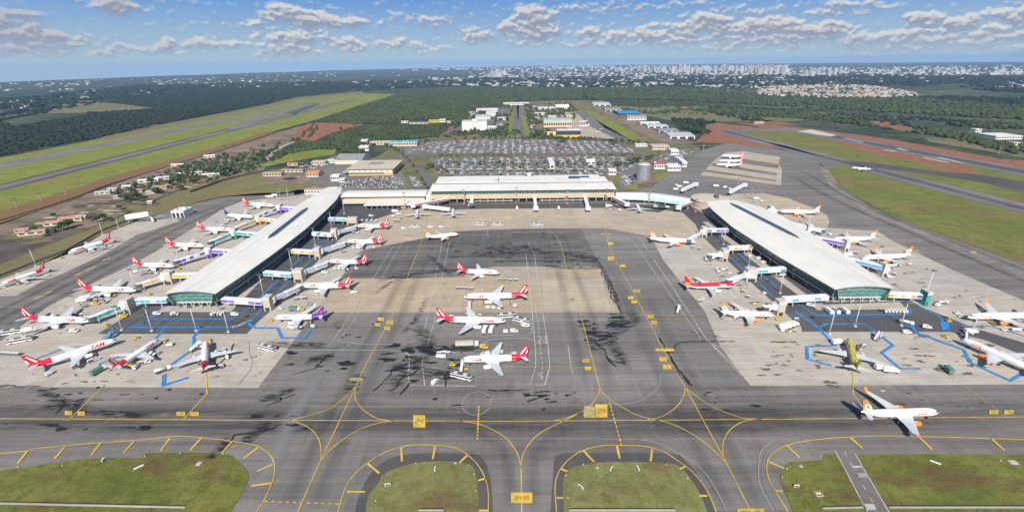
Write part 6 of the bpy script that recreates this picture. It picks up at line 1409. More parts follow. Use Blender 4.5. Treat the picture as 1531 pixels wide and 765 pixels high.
VP = {'bus': (v_bus, 'white bus with dark roof', 'bus', 'airside buses'), 'van': (v_van, 'white van', 'van', 'service vans on the aprons'), 'cart': (v_cart, 'baggage cart', 'baggage cart', 'baggage carts around the stands'), 'dolly': (v_container, 'grey container dolly', 'cargo dolly', 'container dollies around the stands'),
      'tug': (lambda: v_tug(VWH), 'white tow tug', 'tow tug', 'tow tugs around the stands'), 'ytug': (lambda: v_tug(VYEL), 'yellow tow tug', 'tow tug', 'tow tugs around the stands'), 'stairs': (v_stairs, 'white stair truck', 'stair truck', 'stair trucks'), 'bstairs': (lambda: v_stairs(VBL), 'light blue stair truck', 'stair truck', 'stair trucks'),
      'loader': (v_loader, 'yellow belt loader', 'belt loader', 'belt loaders at the jets'), 'truck': (lambda: v_truck(VWH), 'white box truck', 'box truck', 'box trucks'), 'gtruck': (lambda: v_truck(VGR), 'green box truck', 'box truck', 'box trucks'), 'fuel': (lambda: v_truck(flat('tanker_paint', (.55, .55, .50), .4), 'fuel_truck'), 'pale fuel truck', 'fuel truck', 'fuel trucks'),
      'yvan': (lambda: v_van(VYEL, 'service_van'), 'yellow van', 'van', 'service vans on the aprons'), 'gvan': (lambda: v_van(VGY, 'service_van'), 'grey van', 'van', 'service vans on the aprons'), 'lorry': (v_lorry, 'long covered lorry', 'lorry', 'lorries'), 'cone': (v_cone, 'orange cone', 'cone', 'orange cones')}
VR = {}
def vehicle(kind, x, y, rz, label=None):
    fn, desc, cat, grp = VP[kind]
    if kind not in VR: p = fn(); reg(p); VR[kind] = p; o = p
    else: o = copy_tree(VR[kind])
    o.location = (x, y, .56); o.rotation_euler = (0, 0, rz); tag(o, label, cat, grp); o['d'] = desc; VALL.append(o); return o
VALL = []; NEED = []
def vpx(kind, px, py, deg=0, label=None):
    p = P(px, py); o = vehicle(kind, p.x, p.y, R(deg), label)
    if not label: NEED.append(o)
# placed by eye
vpx('bus', 400, 523, -22, 'black-roofed white bus alone on the concrete beside the blue zigzag line')
vpx('bus', 690, 566, -22, 'white bus angled beside the nose of the lowest centre jet')
vpx('bus', 757, 475, 8, 'white bus ahead of the nose of the jet below the tan patch'); vpx('bus', 780, 482, -28, 'white bus angled, right behind the other bus at the centre stands')
for x, y, t in ((621, 341, 'first'), (719, 337, 'third'), (744, 338, 'fourth'), (803, 338, 'fifth')): vpx('bus', x, y, 0, 'white bus on the tan apron before the terminal, %s from the dirt side' % t)
vpx('bus', 15, 500, 22, 'pale bus at the picture edge behind the tail of the lowest dirt-side jet'); vpx('bus', 31, 512, 25, 'grey bus beside the pole, below the lowest dirt-side jet')
vpx('truck', 1254, 540+14, 0, 'white box truck behind the yellow and black jet, first of two in line'); vpx('truck', 1330, 557, -10, 'white box truck behind the yellow and black jet, second of two in line')
VALL[-2].location = (*P(1317, 553)[:2], .56)
vpx('bstairs', 164, 508, 70, 'light blue stair truck with raised platform at the nose of the large diagonal jet')
vpx('gtruck', 148, 558, 75, 'dark green truck beside the tail of the middle diagonal jet'); vpx('gtruck', 1416, 556, 75, 'dark green truck alone on the concrete beside the taxiway'); vpx('fuel', 244, 556, 40, 'long pale tanker between blue lines at the wing of the jet seen from behind'); vpx('stairs', 294, 524, 50, 'white stair truck at the front of the jet seen from behind')
vpx('lorry', 700, 518, 3, 'long tarpaulin lorry on the tar-stained centre paving'); vpx('yvan', 724, 521, -10, 'yellow van between lorry and jet wing on the centre stands')
vpx('stairs', 1014, 467, 60, 'white stair truck standing on the double white lane'); vpx('yvan', 144, 456, 5, 'yellow van behind the tail-wing of the jet at the beige bridge'); vpx('gvan', 156, 454, -10, 'grey van beside the yellow one near the beige bridge'); vpx('van', 112, 497, 0, 'small white van below the wing of the lowest dirt-side jet')
vpx('yvan', 185, 475, 8, 'yellow vehicle parked under the teal tunnel bridge'); vpx('stairs', 1311, 508, 35, 'white stair truck parked beside the blue zigzag line'); vpx('van', 1355, 499, -8, 'white van at the edge of the dark road, hangar-side'); vpx('fuel', 1354, 485, -35, 'pale tanker on the dark road by a light mast'); vpx('van', 1385, 491, -20, 'black and white van on the dark road, hangar-side')
vpx('stairs', 1443, 508, 55, 'white stair truck at the door of the lower edge jet'); vpx('stairs', 691, 553, 85, 'stair truck at the front door of the lowest centre jet'); vpx('truck', 1450, 499, 0, 'white truck behind the nose of the lower edge jet')
vpx('stairs', 702, 462, 100, 'stair truck at the nose of the jet on the tan patch'); vpx('van', 651, 573, 60, 'small white van parked inside the white painted box'); vpx('van', 644, 341, 10, 'white van first on the tan apron beside the buses'); vpx('van', 604, 343, 0, 'white van behind the uppermost inner jet tail'); vpx('van', 660, 341, 0, 'white van second on the tan apron beside the buses')
vpx('truck', 773, 313, 90, 'white truck on the terminal road under the second lattice mast'); vpx('truck', 835, 313, 90, 'white truck on the terminal road between two white bridges'); vpx('truck', 910, 310, 0, 'white truck on the terminal road at the last lattice mast'); vpx('truck', 705, 309, 0, 'dark trolley truck under the first white straight bridge')
vpx('van', 236, 471, 0, 'white van under the glass end of the dirt-side pier'); vpx('van', 262, 472, 0, 'second white van under the glass end of the dirt-side pier'); vpx('van', 352, 472, 0, 'white van near the mast beside the violet bridge'); vpx('yvan', 430, 419, 0, 'yellow-green van under the teal inner bridge'); vpx('van', 1211, 458, -30, 'white van under the blue and white striped bridge')

for i, (x, y) in enumerate(((6, 530), (13, 530.5), (20, 531), (27, 531.5))): vpx('cart', x, y+1, 0, 'white container cart, %s in the row near the picture edge' % ordn(i+1))
for i, (x, y) in enumerate(((747, 420), (755, 420), (763, 421), (771, 421))): vpx('cart', x, y, 0, 'white cart, %s in the row under the topmost centre jet' % ordn(i+1))
for i, (x, y) in enumerate(((684, 433), (691, 433), (698, 433.5), (705, 434))): vpx('cart', x, y, 0, 'white cart, %s in the row ahead of the jet on the tan patch' % ordn(i+1))
for i, (x, y, k) in enumerate(((657, 531, 'cart'), (664, 530, 'cart'), (656, 535, 'dolly'), (663, 535.5, 'dolly'), (670, 531, 'cart'))): vpx(k, x, y, 5, '%s of the cluster on the tar-stained centre stand' % ('white cart, '+ordn(i+1) if k == 'cart' else 'grey dolly, '+ordn(i-1)))
for i, (x, y, k) in enumerate(((725, 496, 'truck'), (735, 496, 'truck'), (756, 498, 'dolly'), (769, 497, 'van'), (786, 489, 'van'), (784, 483, 'van'))): vpx(k, x, y, 80 if k == 'truck' else 0)
for i in range(7): vpx('cart', 1322+i*5.2, 468, 90, 'parked cart, %s of the row under the glass end of the hangar-side pier' % ordn(i+1))
for i, x in enumerate((1238, 1248, 1262)): vpx('truck', x, 468, 90, 'white truck, %s of the row under the hangar-side pier' % ordn(i+1))
for x, y, k in ((1172, 492, 'truck'), (1178, 490, 'truck'), (1184, 488, 'truck'), (1172, 496, 'van'), (1180, 497, 'loader'), (1186, 497, 'cart')): vpx(k, x, y, 5)
for i, x in enumerate((318, 322, 327, 332)): vpx('cart', x, 472, 90, 'parked cart, %s of the row under the dirt-side pier end' % ordn(i+1))
vpx('cone', 1079, 505, 0, 'orange cone stack on the concrete beside the double white lane') ; vpx('cone', 1076, 504, 0, 'second orange cone on the concrete beside the double white lane')
for x, y, k, d in ((591, 318, 'truck', 0), (597, 321, 'van', 0), (588, 325, 'dolly', 0), (555, 324, 'van', 20), (600, 328, 'cart', 0), (591, 332, 'cart', 10), (596, 332.5, 'cart', 10), (603, 312, 'yvan', 0), (535, 350, 'dolly', 60), (542, 331, 'dolly', 80), (549, 331, 'dolly', 80), (556, 331, 'dolly', 80), (563, 331.5, 'dolly', 80), (531, 347, 'cart', 0), (529, 350, 'cart', 0),
             (1079, 390, 'gvan', 10), (1035, 372, 'cart', -10), (1045, 374, 'cart', 0), (1060, 390, 'truck', 20), (1074, 408, 'dolly', 30), (1080, 405, 'dolly', 10), (1086, 405, 'cart', 20), (1072, 404, 'cart', 40), (1090, 410, 'tug', 0), (1134, 388, 'van', 10), (1141, 394, 'van', 20), (1120, 385, 'dolly', 0), (1111, 438, 'cart', -30), (1118, 446, 'cart', -30), (1128, 456, 'loader', -30), (1170, 412, 'van', 0), (1166, 415, 'cart', 0),
             (980, 310, 'van', 0), (998, 311, 'van', 0), (907, 313, 'cart', 0), (918, 314, 'cart', 0), (926, 315, 'dolly', 0), (1010, 285, 'truck', 20), (1016, 281, 'truck', 35), (1012, 278, 'van', 0), (1025, 275, 'truck', 0), (1084, 282, 'truck', 45), (1092, 284, 'van', 0), (1070, 280, 'truck', 0), (1130, 299, 'truck', 10), (1138, 302, 'dolly', 0), (1146, 318, 'truck', 0), (1153, 322, 'van', 90), (1126, 303, 'cart', 20),
             (1266, 384, 'truck', 0), (1272, 380, 'van', 40), (1280, 380, 'cart', 0), (1324, 405, 'truck', 80), (1330, 416, 'van', 0), (1336, 412, 'cart', 0), (1318, 402, 'dolly', 0), (1430, 470, 'tug', -10), (1436, 475, 'tug', 20), (1408, 455, 'fuel', 10), (1402, 458, 'van', 20), (1240, 352, 'dolly', 0), (1195, 341, 'truck', 0), (1216, 352, 'cart', 0),
             (405, 296, 'truck', 0), (411, 294, 'truck', 0), (400, 295, 'van', 0), (125, 452, 'truck', 25), (132, 448, 'truck', 30), (124, 457, 'cart', 20), (127, 460, 'cart', 20), (45, 497, 'truck', 25), (38, 499, 'cart', 25), (44, 507, 'gvan', 25), (216, 406, 'gvan', 30), (320, 356, 'gvan', 0), (345, 332, 'van', 0), (338, 336, 'cart', 0), (450, 446, 'tug', 0), (455, 448, 'cart', 10), (444, 449, 'cart', 10), (441, 465, 'gtruck', 0), (450, 464, 'yvan', 0), (462, 457, 'gvan', 30), (420, 463, 'tug', 0), (530, 439, 'van', 25), (502, 402, 'tug', 0), (486, 409, 'van', 10), (508, 375, 'cart', 0), (514, 378, 'cart', 0),
             (213, 545, 'cart', 10), (222, 543, 'tug', 30), (255, 518, 'dolly', 20), (246, 512, 'tug', 10), (1271, 520, 'truck', 80) if False else (1284, 524, 'loader', 40), (1290, 520, 'cart', 20), (1252, 515, 'truck', 8), (1462, 560, 'cart', 0) if False else (1190, 480, 'cart', 0), (1100, 478, 'cart', 30), (1142, 440, 'tug', 0), (1050, 448, 'tug', 20), (1046, 452, 'cart', 20)):
    vpx(k, x, y, d)
# ground crews' equipment at the occupied stands
vr = random.Random(21)
for (o, hl, short) in list(JETS)[:33]:
    if 'taxiing' in short or 'rolling' in short or 'remote' in short or 'car park' in short or 'hangar' in short or 'runway' in short: continue
    c = o.location; a = o.rotation_euler.z; far = c.y > 480
    sp = [('loader', 5, -3.2, 95), ('tug', 2, -7, 10)] if far else [('loader', 6.5, -3.4, 95), ('cart', 3.5, -10, 10), ('cart', .1, -10.4, 4), ('cart', -3.3, -10.6, 0), ('tug', 7.5, -9.6, 12), ('loader', -9, -3.2, 85), ('dolly', -12, -8, 20), ('ytug', hl+4, vr.uniform(-1, 1), 180)]
    sg = 1 if vr.random() < .5 else -1
    for k, x, y, d in sp:
        if vr.random() < .18: continue
        y *= sg*o.scale.x; x *= o.scale.x; x += vr.uniform(-1, 1); y += vr.uniform(-.6, .6)
        q = Vector((c.x+x*math.cos(a)-y*math.sin(a), c.y+x*math.sin(a)+y*math.cos(a), 0))
        NEED.append(vehicle(k, q.x, q.y, a+R(d*(1 if sg > 0 else -1))))
# tell each of them apart by the jet beside it
grp = {}
for v in NEED:
    best = min(JETS, key=lambda j: (j[0].location-v.location).length); o, hl, short = best
    d = v.location-o.location; a = o.rotation_euler.z; lx = d.x*math.cos(a)+d.y*math.sin(a); ly = -d.x*math.sin(a)+d.y*math.cos(a)
    right = (-math.sin(a)*1)*ly  # screen side
    side = 'camera side' if (math.cos(a)*ly) < 0 else 'far side'
    rel = 'ahead of' if lx > hl-2 else 'behind' if lx < -hl+2 else ('near side of' if side == 'camera side' else 'far side of')
    grp.setdefault((v['d'], rel, short), []).append((abs(ly)+abs(lx)*.3, v))
for (ds, rel, short), L_ in grp.items():
    L_.sort(key=lambda t: t[0])
    for i, (_, v) in enumerate(L_): v['label'] = ('' if len(L_) == 1 else ordn(i+1)+' ')+ds+(', ' if 'side' in rel else ' ')+rel+' the '+short
for v in VALL: del v['d']
# ------------------------------------------------------------------ airfield signs, lights and inspection covers
for i, (x, y, w_, rz, lb) in enumerate(((156, 690, 3.0, 80, 'small black and white sign in the wide grass island'), (580, 727, 4.5, 12, 'low white sign at the dirt side of the grass island beside the 24 block'), (651, 703, 4.5, 88, 'low white sign at the top of the same pale grass island'), (868, 730, 5, -48, 'low white sign slanting in the central grass island'), (914, 703, 4, 55, 'thin white sign at the top of the central grass island'), (953, 702, 4.5, -75, 'white sign leaning at the top of the central grass island'), (1190, 729, 4, 0, 'black-faced white sign in the small grass island'), (208, 699, 7, 42, 'long white slab lying in the wide grass island'), (1398, 692, 7, -38, 'long white slab lying in the last grass island'))):
    p = P(x, y); w_ *= .55; r_ = empty('airfield_sign' if 'slab' not in lb else 'white_slab', (p.x, p.y, .5), R(rz), lb, 'sign' if 'slab' not in lb else 'slab', None)
    b = MB()
    if 'slab' in lb: b.box(-w_/2, w_/2, -.35, .35, 0, .25, VWH); b.build('slab', r_)
    else:
        b.box(-w_/2, w_/2, -.2, .2, .15, 1.3, VWH); b.build('panel', r_); b = MB(); b.box(-w_/2+.2, w_/2-.2, -.24, -.205, .3, 1.15, DGRY); b.build('face', r_)
        for s in (-1, 1): b = MB(); b.box(s*w_*.35-.1, s*w_*.35+.1, -.15, .15, 0, .15, DGRY); b.build('leg', r_)
for i, (x, y, w_, d_, lb) in enumerate(((298, 694, 3.2, 3.6, 'white slab set in the wide grass island'), (681, 693, 1.6, 1.6, 'small round white cover at the island edge'), (893, 700, 1.8, 1.6, 'small pale cover in the central grass island'), (1197, 698, 2.0, 2.0, 'small white cover in the small grass island'), (1223, 739, 4.5, 4.5, 'square white-edged inspection cover in the small grass island'), (1514, 692, 5.5, 3.5, 'white slab near the picture edge of the last grass island'), (1319, 585, 4.5, 1.8, 'white painted plate on the taxiway behind the rolling jet'))):
    w_ *= .62; d_ *= .62; p = P(x, y); b = MB(); b.box(-w_/2, w_/2, -d_/2, d_/2, 0, .3, M_CONC, top=M_WHT)
    o = b.build('inspection_cover', None, (p.x, p.y, .45), R(rnd.uniform(-8, 8))); tag(o, lb, 'cover', 'covers and slabs of the grass islands')
    if 'square' in lb:
        q = MB(); q.box(-1.15, 1.15, -1.15, 1.15, .301, .34, M_GR_NEAR); q.build('grass_inset', o)
        q = MB()
        for s in (-.55, .55): q.box(s-.35, s+.35, -.55, .55, .341, .38, VWH)
        q.build('lid', o)
for i, (x, y) in enumerate(((94, 697), (28, 700), (155, 686), (217, 683), (270, 679), (334, 680), (1495, 690), (562, 750), (711, 735), (709, 710), (849, 745), (846, 712), (872, 696), (996, 696), (1028, 716), (1169, 715), (1176, 702), (622, 694))):
    p = P(x, y); r_ = empty('edge_light', (p.x, p.y, .5), 0, 'tiny pale taxiway edge light, %s counted across the grass islands' % ordn(1+sorted([q[0] for q in ((94, 697), (28, 700), (155, 686), (217, 683), (270, 679), (334, 680), (1495, 690), (562, 750), (711, 735), (709, 710), (849, 745), (846, 712), (872, 696), (996, 696), (1028, 716), (1169, 715), (1176, 702), (622, 694))]).index(x)), 'edge light', 'taxiway edge lights')
    b = MB(); b.tube((0, 0, 0), (0, 0, .35), .12, .12, VWH, 6); b.build('stem', r_); b = MB(); b.tube((0, 0, .35), (0, 0, .6), .25, .15, VWH, 8); b.build('lens', r_)
from mathutils import noise as mnoise
# ------------------------------------------------------------------ trees
def inpoly(x, y, poly):
    c = False; n = len(poly)
    for i in range(n):
        x1, y1 = poly[i]; x2, y2 = poly[i-1]
        if (y1 > y) != (y2 > y) and x < (x2-x1)*(y-y1)/(y2-y1)+x1: c = not c
    return c
def leafmat(name, a, b_, c=None, sc=.35):
    m, nt, b = node_mat(name); N = nt.nodes; L = nt.links; MATS[name] = m
    oi = N.new('ShaderNodeObjectInfo'); g = N.new('ShaderNodeNewGeometry'); nz = N.new('ShaderNodeTexNoise'); nz.inputs['Scale'].default_value = sc; nz.inputs['Detail'].default_value = 5; nz.inputs['Roughness'].default_value = .75
    L.new(g.outputs['Position'], nz.inputs['Vector'])
    mr = N.new('ShaderNodeMapRange'); mr.inputs['From Min'].default_value = .34; mr.inputs['From Max'].default_value = .66; L.new(nz.outputs['Fac'], mr.inputs['Value'])
    mx = N.new('ShaderNodeMix'); mx.data_type = 'RGBA'; mx.inputs[6].default_value = (*a, 1); mx.inputs[7].default_value = (*b_, 1); L.new(mr.outputs[0], mx.inputs[0])
    n2 = N.new('ShaderNodeTexNoise'); n2.inputs['Scale'].default_value = .02; n2.inputs['Detail'].default_value = 4; L.new(g.outputs['Position'], n2.inputs['Vector'])
    m2 = N.new('ShaderNodeMapRange'); m2.inputs['From Min'].default_value = .35; m2.inputs['From Max'].default_value = .65; m2.inputs['To Min'].default_value = .72; m2.inputs['To Max'].default_value = 1.28; L.new(n2.outputs['Fac'], m2.inputs['Value'])
    sc_ = N.new('ShaderNodeVectorMath'); sc_.operation = 'SCALE'; L.new(mx.outputs[2], sc_.inputs[0]); L.new(m2.outputs[0], sc_.inputs['Scale']); L.new(sc_.outputs[0], b.inputs['Base Color'])
    b.inputs['Roughness'].default_value = .85; b.inputs['Specular IOR Level'].default_value = .15
    return m
LF = [leafmat('dark_leaves', (.022, .042, .014), (.055, .085, .026)), leafmat('mid_leaves', (.035, .062, .018), (.080, .115, .034)), leafmat('pale_leaves', (.055, .085, .026), (.115, .140, .048))]
LF_FOR = leafmat('forest_leaves', (.024, .040, .014), (.064, .082, .028), sc=.12); LF_DK = leafmat('dark_forest_leaves', (.010, .019, .010), (.025, .038, .018), sc=.12)  # the dark set also carries cloud shadow painted into the far-left woods
BARK = flat('bark', (.12, .085, .06), .9)
def ico(sub):
    bm = bmesh.new(); bmesh.ops.create_icosphere(bm, subdivisions=sub, radius=1.0); v = np.array([tuple(x.co) for x in bm.verts]); f = np.array([[q.index for q in p.verts] for p in bm.faces]); bm.free(); return v, f
IC1, IC2 = ico(1), ico(2)
def merged(name, centres, radii, heights, mat, base=IC1, jit=.28, seed=1, parent=None):
    """many rough crowns merged into one mesh"""
    rs = np.random.RandomState(seed); v, f = base; n = len(centres); nv = len(v)
    V = v[None]*(1+rs.uniform(-jit, jit, (n, nv, 1))); V = V*np.stack([radii, radii, heights], 1)[:, None, :]
    V = V+np.asarray(centres)[:, None, :]; F = f[None]+(np.arange(n)*nv)[:, None, None]
    V = V.reshape(-1, 3); F = F.reshape(-1, 3)
    me = bpy.data.meshes.new(name); me.vertices.add(len(V)); me.vertices.foreach_set('co', V.ravel()); me.loops.add(len(F)*3); me.loops.foreach_set('vertex_index', F.ravel().astype(np.int32))
    me.polygons.add(len(F)); me.polygons.foreach_set('loop_start', np.arange(0, len(F)*3, 3, dtype=np.int32)); me.polygons.foreach_set('loop_total', np.full(len(F), 3, dtype=np.int32)); me.materials.append(mat); me.update(calc_edges=True)
    o = bpy.data.objects.new(name, me); COL.objects.link(o)
    if parent: o.parent = parent
    return o
TREES = []
def tree_proto(k, seed):
    rs = np.random.RandomState(seed); root = empty('tree', (0, 0, -900))
    n = 46; c = []; r = []; h = []
    for i in range(n):
        a = rs.uniform(0, 6.28); el = rs.uniform(-.25, 1.0); rr = rs.uniform(.45, 1.0)
        c.append((math.cos(a)*math.cos(el)*3.2*rr, math.sin(a)*math.cos(el)*3.2*rr, 4.6+math.sin(el)*2.6*rr)); s = rs.uniform(.55, 1.25); r.append(s); h.append(s*rs.uniform(.6, .95))
    merged('crown', c, np.array(r), np.array(h), LF[k], IC1, .42, seed, root)
    b = MB(); b.tube((0, 0, -.2), (.1, .05, 3.0), .34, .22, BARK, 7)
    for i in range(5):
        a = i*1.26+.3; b.tube((.1, .05, 2.4), (1.7*math.cos(a), 1.7*math.sin(a), 4.8), .16, .06, BARK, 5)
    b.build('trunk', root); reg(root); return root
TP = [tree_proto(k, 40+k*3+j) for k in range(3) for j in range(2)]; TU = [0]*6
TREELIST = []
def tree(x, y, s, kind, place, sz=None):
    i = kind*2+rnd.randrange(2); o = TP[i] if not TU[i] else copy_tree(TP[i]); TU[i] = 1
    o.location = (x, y, .0); o.rotation_euler = (0, 0, rnd.uniform(0, 6.28)); o.scale = (s*rnd.uniform(.9, 1.15), s*rnd.uniform(.9, 1.15), sz or s*rnd.uniform(.85, 1.1))
    TREELIST.append((o, kind, place)); return o
def tpx(px, py, s, kind, place, sz=None): p = P(px, py); return tree(p.x, p.y, s, kind, place, sz)
# hand placed trees of the dirt lot
for x, y, s, k in ((186, 300, 1.6, 0), (194, 301, 1.9, 0), (202, 300, 1.6, 0), (210, 302, 1.2, 0), (218, 300, 1.0, 0), (97, 344, 1.5, 0), (103, 342, 1.5, 0), (90, 346, 1.0, 0), (80, 325, .9, 0), (44, 351, .8, 0), (52, 348, 1.0, 0), (146, 333, 1.1, 0), (155, 330, 1.2, 0), (163, 331, .9, 0), (136, 331, .9, 0), (180, 314, 1.0, 1), (158, 283, .7, 0), (180, 280, .7, 1), (187, 283, .6, 1),
                     (265, 274, 1.3, 0), (270, 273, 1.2, 0), (288, 276, 1.2, 0), (294, 274, 1.1, 0), (258, 279, .9, 0), (290, 248, 1.2, 1), (297, 247, 1.0, 1), (262, 254, .9, 1), (276, 251, 1.0, 1), (325, 262, 1.3, 0), (333, 260, 1.4, 0), (339, 258, 1.5, 0), (345, 257, 1.1, 0), (280, 262, 1.0, 0), (292, 259, 1.0, 0), (305, 256, .9, 1), (314, 255, .9, 0), (348, 250, 1.0, 1), (356, 251, .8, 1), (370, 250, 1.0, 1), (383, 247, .8, 1), (388, 236, 1.6, 0), (391, 229, 1.2, 0), (394, 232, 1.5, 0), (400, 232, 1.3, 0), (408, 229, 1.2, 0), (414, 227, 1.3, 0), (376, 225, .9, 1), (336, 221, .8, 1), (348, 218, .6, 1), (233, 289, .9, 1), (240, 287, .8, 1), (210, 285, .8, 1), (375, 241, 1.0, 1)):
    tpx(x, y, s, k, 'dirt lot')
for i in range(46):
    a = rnd.uniform(185, 398); c = 300-(a-185)*.27+rnd.uniform(-16, 10); tpx(a, c, rnd.uniform(.6, 1.5), rnd.choice((0, 0, 1)), 'dirt lot')
# along the landside roads and car parks
for x, y, s, k in ((642, 252, 1.3, 0), (647, 250, 1.2, 0), (638, 254, 1.0, 1), (654, 256, 1.0, 2), (660, 254, 1.2, 2), (666, 257, .9, 2), (590, 226, 1.3, 0), (596, 229, 1.2, 0), (602, 233, 1.1, 1), (608, 238, 1.0, 1), (585, 222, 1.2, 0), (578, 220, 1.1, 0), (612, 243, .9, 1), (618, 250, .9, 1), (624, 258, .8, 2), (630, 270, .9, 2), (635, 278, .9, 2), (640, 285, .9, 1), (838, 213, 2.0, 0), (843, 214, 1.8, 0), (832, 212, 1.6, 0), (913, 216, 1.8, 0), (919, 217, 1.5, 0), (941, 215, 1.6, 0), (947, 215, 1.2, 0), (967, 217, 1.0, 0),
                     (942, 247, 1.7, 1), (949, 245, 1.8, 0), (955, 243, 1.4, 0), (936, 250, 1.2, 1), (921, 248, 1.3, 1), (926, 250, 1.2, 1), (968, 240, 1.3, 0), (974, 238, 1.2, 1), (960, 262, .8, 2), (1001, 226, .9, 1), (985, 230, .8, 1), (895, 247, .9, 2), (883, 250, .7, 2)):
    tpx(x, y, s, k, 'car park surroundings')
for i in range(26): tpx(668+i*9.6+rnd.uniform(-3, 3), 246+rnd.uniform(-1.5, 3), rnd.uniform(.6, 1.05), rnd.choice((1, 2, 0)), 'middle of the car park')
for i in range(22): tpx(655+i*12+rnd.uniform(-3, 3), 257.5+rnd.uniform(-1.5, 2), rnd.uniform(.45, .8), rnd.choice((1, 2, 2)), 'kerb behind the terminal')
for i in range(30):
    s_ = rnd.choice((-1, 1)); t = rnd.random(); y = 206-t*46; cx = 776; tpx(cx+s_*(8+14*(1-t)*rnd.uniform(.8, 1.6)), y, rnd.uniform(.8, 1.5), rnd.choice((0, 1, 1)), 'avenue behind the car park')
for i in range(26): tpx(688+i*3.6+rnd.uniform(-1, 1), 201+rnd.uniform(-1.6, 2.2), rnd.uniform(1.0, 1.7), rnd.choice((0, 0, 1)), 'belt before the hotel')
for i in range(30): 
    t = i/29; tpx(1012+t*48+rnd.uniform(-2, 2), 189+t*14+rnd.uniform(-2.5, 2), rnd.uniform(1.1, 1.9), 0, 'grove beside the hangar row')
cnt = {}
kw = ('dark green', 'mid green', 'pale green')
byp = {}
for o, k, pl in TREELIST: byp.setdefault(pl, []).append((PROJ((o.location.x, o.location.y, 4))[0], o, k))
for pl, L_ in byp.items():
    L_.sort(key=lambda t: t[0]); c = [0, 0, 0]
    for _, o, k in L_:
        c[k] += 1; tag(o, '%s %s tree from the dirt-lot side, in the %s' % (ordn(c[k]), kw[k], pl) if pl != 'dirt lot' else '%s %s tree of the dirt lot, counting inwards from the picture edge' % (ordn(c[k]), kw[k]), 'tree', 'trees of the '+pl)
# woods that read as one mass
def wood(name, px, spacing, r, mat, seed, base=IC1, holes=(), h=1.0, cover=.97, grow=0.0, patch=.9):
    poly = [P(*q) for q in px]; pl = [(p.x, p.y) for p in poly]; hp = [[(P(*q).x, P(*q).y) for q in hh] for hh in holes]
    xs = [p[0] for p in pl]; ys = [p[1] for p in pl]; rs = np.random.RandomState(seed); C = []; Rr = []; Hh = []; y = min(ys)
    while y < max(ys):
        sp = spacing*(1+grow*(y-min(ys))/1000)
        x = min(xs)+rs.uniform(0, sp)
        while x < max(xs):
            xx, yy = x+rs.uniform(-.45, .45)*sp, y+rs.uniform(-.45, .45)*sp
            nz_ = mnoise.noise(Vector((xx*.004, yy*.004, seed)))+.5*mnoise.noise(Vector((xx*.012, yy*.012, seed+5)))
            if rs.rand() < cover+patch*nz_ and inpoly(xx, yy, pl) and not any(inpoly(xx, yy, q) for q in hp):
                s = r*rs.uniform(.6, 1.35)*sp/spacing; C.append((xx, yy, s*.55*h)); Rr.append(s); Hh.append(s*rs.uniform(.7, 1.15)*h)
            x += sp
        y += sp*.9
    if not C: return
    o = merged(name, C, np.array(Rr), np.array(Hh), mat, base, .30, seed); return tag(o, kind='stuff')
clear = [(436, 211), (446, 189), (470, 183), (500, 179.5), (535, 180), (548, 187), (520, 194), (500, 200), (470, 213)]
wood('woodland', [(402, 243), (420, 228), (452, 212), (440, 214), (447, 188), (470, 183), (537, 160), (545, 190), (597, 190), (662, 186), (668, 196), (655, 205), (600, 209), (565, 215), (548, 224), (535, 232), (503, 224), (470, 224), (432, 230)], 7.5, 4.0, LF_FOR, 3, holes=[clear], h=.85, patch=.35)
wood('woodland', [(470, 183), (537, 160), (592, 143), (640, 134), (760, 131), (870, 133), (872, 148), (800, 150), (752, 153), (742, 160), (712, 160), (700, 172), (690, 184), (670, 186), (597, 186), (545, 186)], 10, 5.2, LF_FOR, 4, grow=.22, patch=.2, holes=[[(598, 186), (600, 179), (672, 180), (672, 187)]], h=.8)
wood('woodland', [(-140, 292), (0, 234), (162, 203), (240, 185), (330, 168), (400, 155), (445, 144), (521, 137), (430, 131), (300, 133), (180, 150), (0, 178), (-140, 200)], 10, 5.0, LF_DK, 5, grow=.22, h=.55, cover=.9, patch=.55, holes=[[(80, 155), (130, 150), (200, 158), (240, 163), (150, 168), (70, 170)], [(0, 181), (60, 170), (140, 166), (120, 174), (20, 190)]])  # cloud shadow over this far-left wood is put into the darker leaf colour
wood('woodland', [(872, 133), (1000, 131), (1130, 136), (1130, 146), (1365, 148), (1531, 160), (1650, 170), (1650, 186), (1531, 180), (1250, 164), (1000, 150), (880, 150)], 13, 7, LF_FOR, 6, grow=.22, h=.7, cover=.85, patch=1.0)
wood('woodland', [(985, 168), (1060, 168), (1160, 176), (1230, 180), (1300, 190), (1420, 206), (1531, 236), (1650, 262), (1650, 246), (1531, 218), (1430, 200), (1531, 204), (1600, 206), (1600, 192), (1400, 178), (1240, 172), (1100, 164), (1000, 163)], 10, 5.2, LF_FOR, 7, cover=.6, h=.85, patch=1.4, holes=[[(1295, 181), (1325, 181), (1385, 196), (1350, 197), (1305, 188)], [(1105, 177), (1200, 184), (1205, 190), (1140, 187)], [(1480, 195), (1600, 200), (1600, 216), (1480, 212)]])
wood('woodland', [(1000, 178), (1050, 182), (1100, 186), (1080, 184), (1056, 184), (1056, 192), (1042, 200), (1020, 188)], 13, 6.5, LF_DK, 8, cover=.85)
wood('scrubland', [(455, 213), (480, 190), (470, 184), (440, 212), (398, 243), (380, 240), (400, 224), (430, 206)], 16, 4.2, LF_FOR, 9, cover=.55)
wood('scrubland', [(1372, 144), (1531, 146), (1700, 150), (1700, 172), (1531, 160), (1380, 150)], 22, 9, LF_DK, 23, cover=.6, h=.5, patch=1.2)
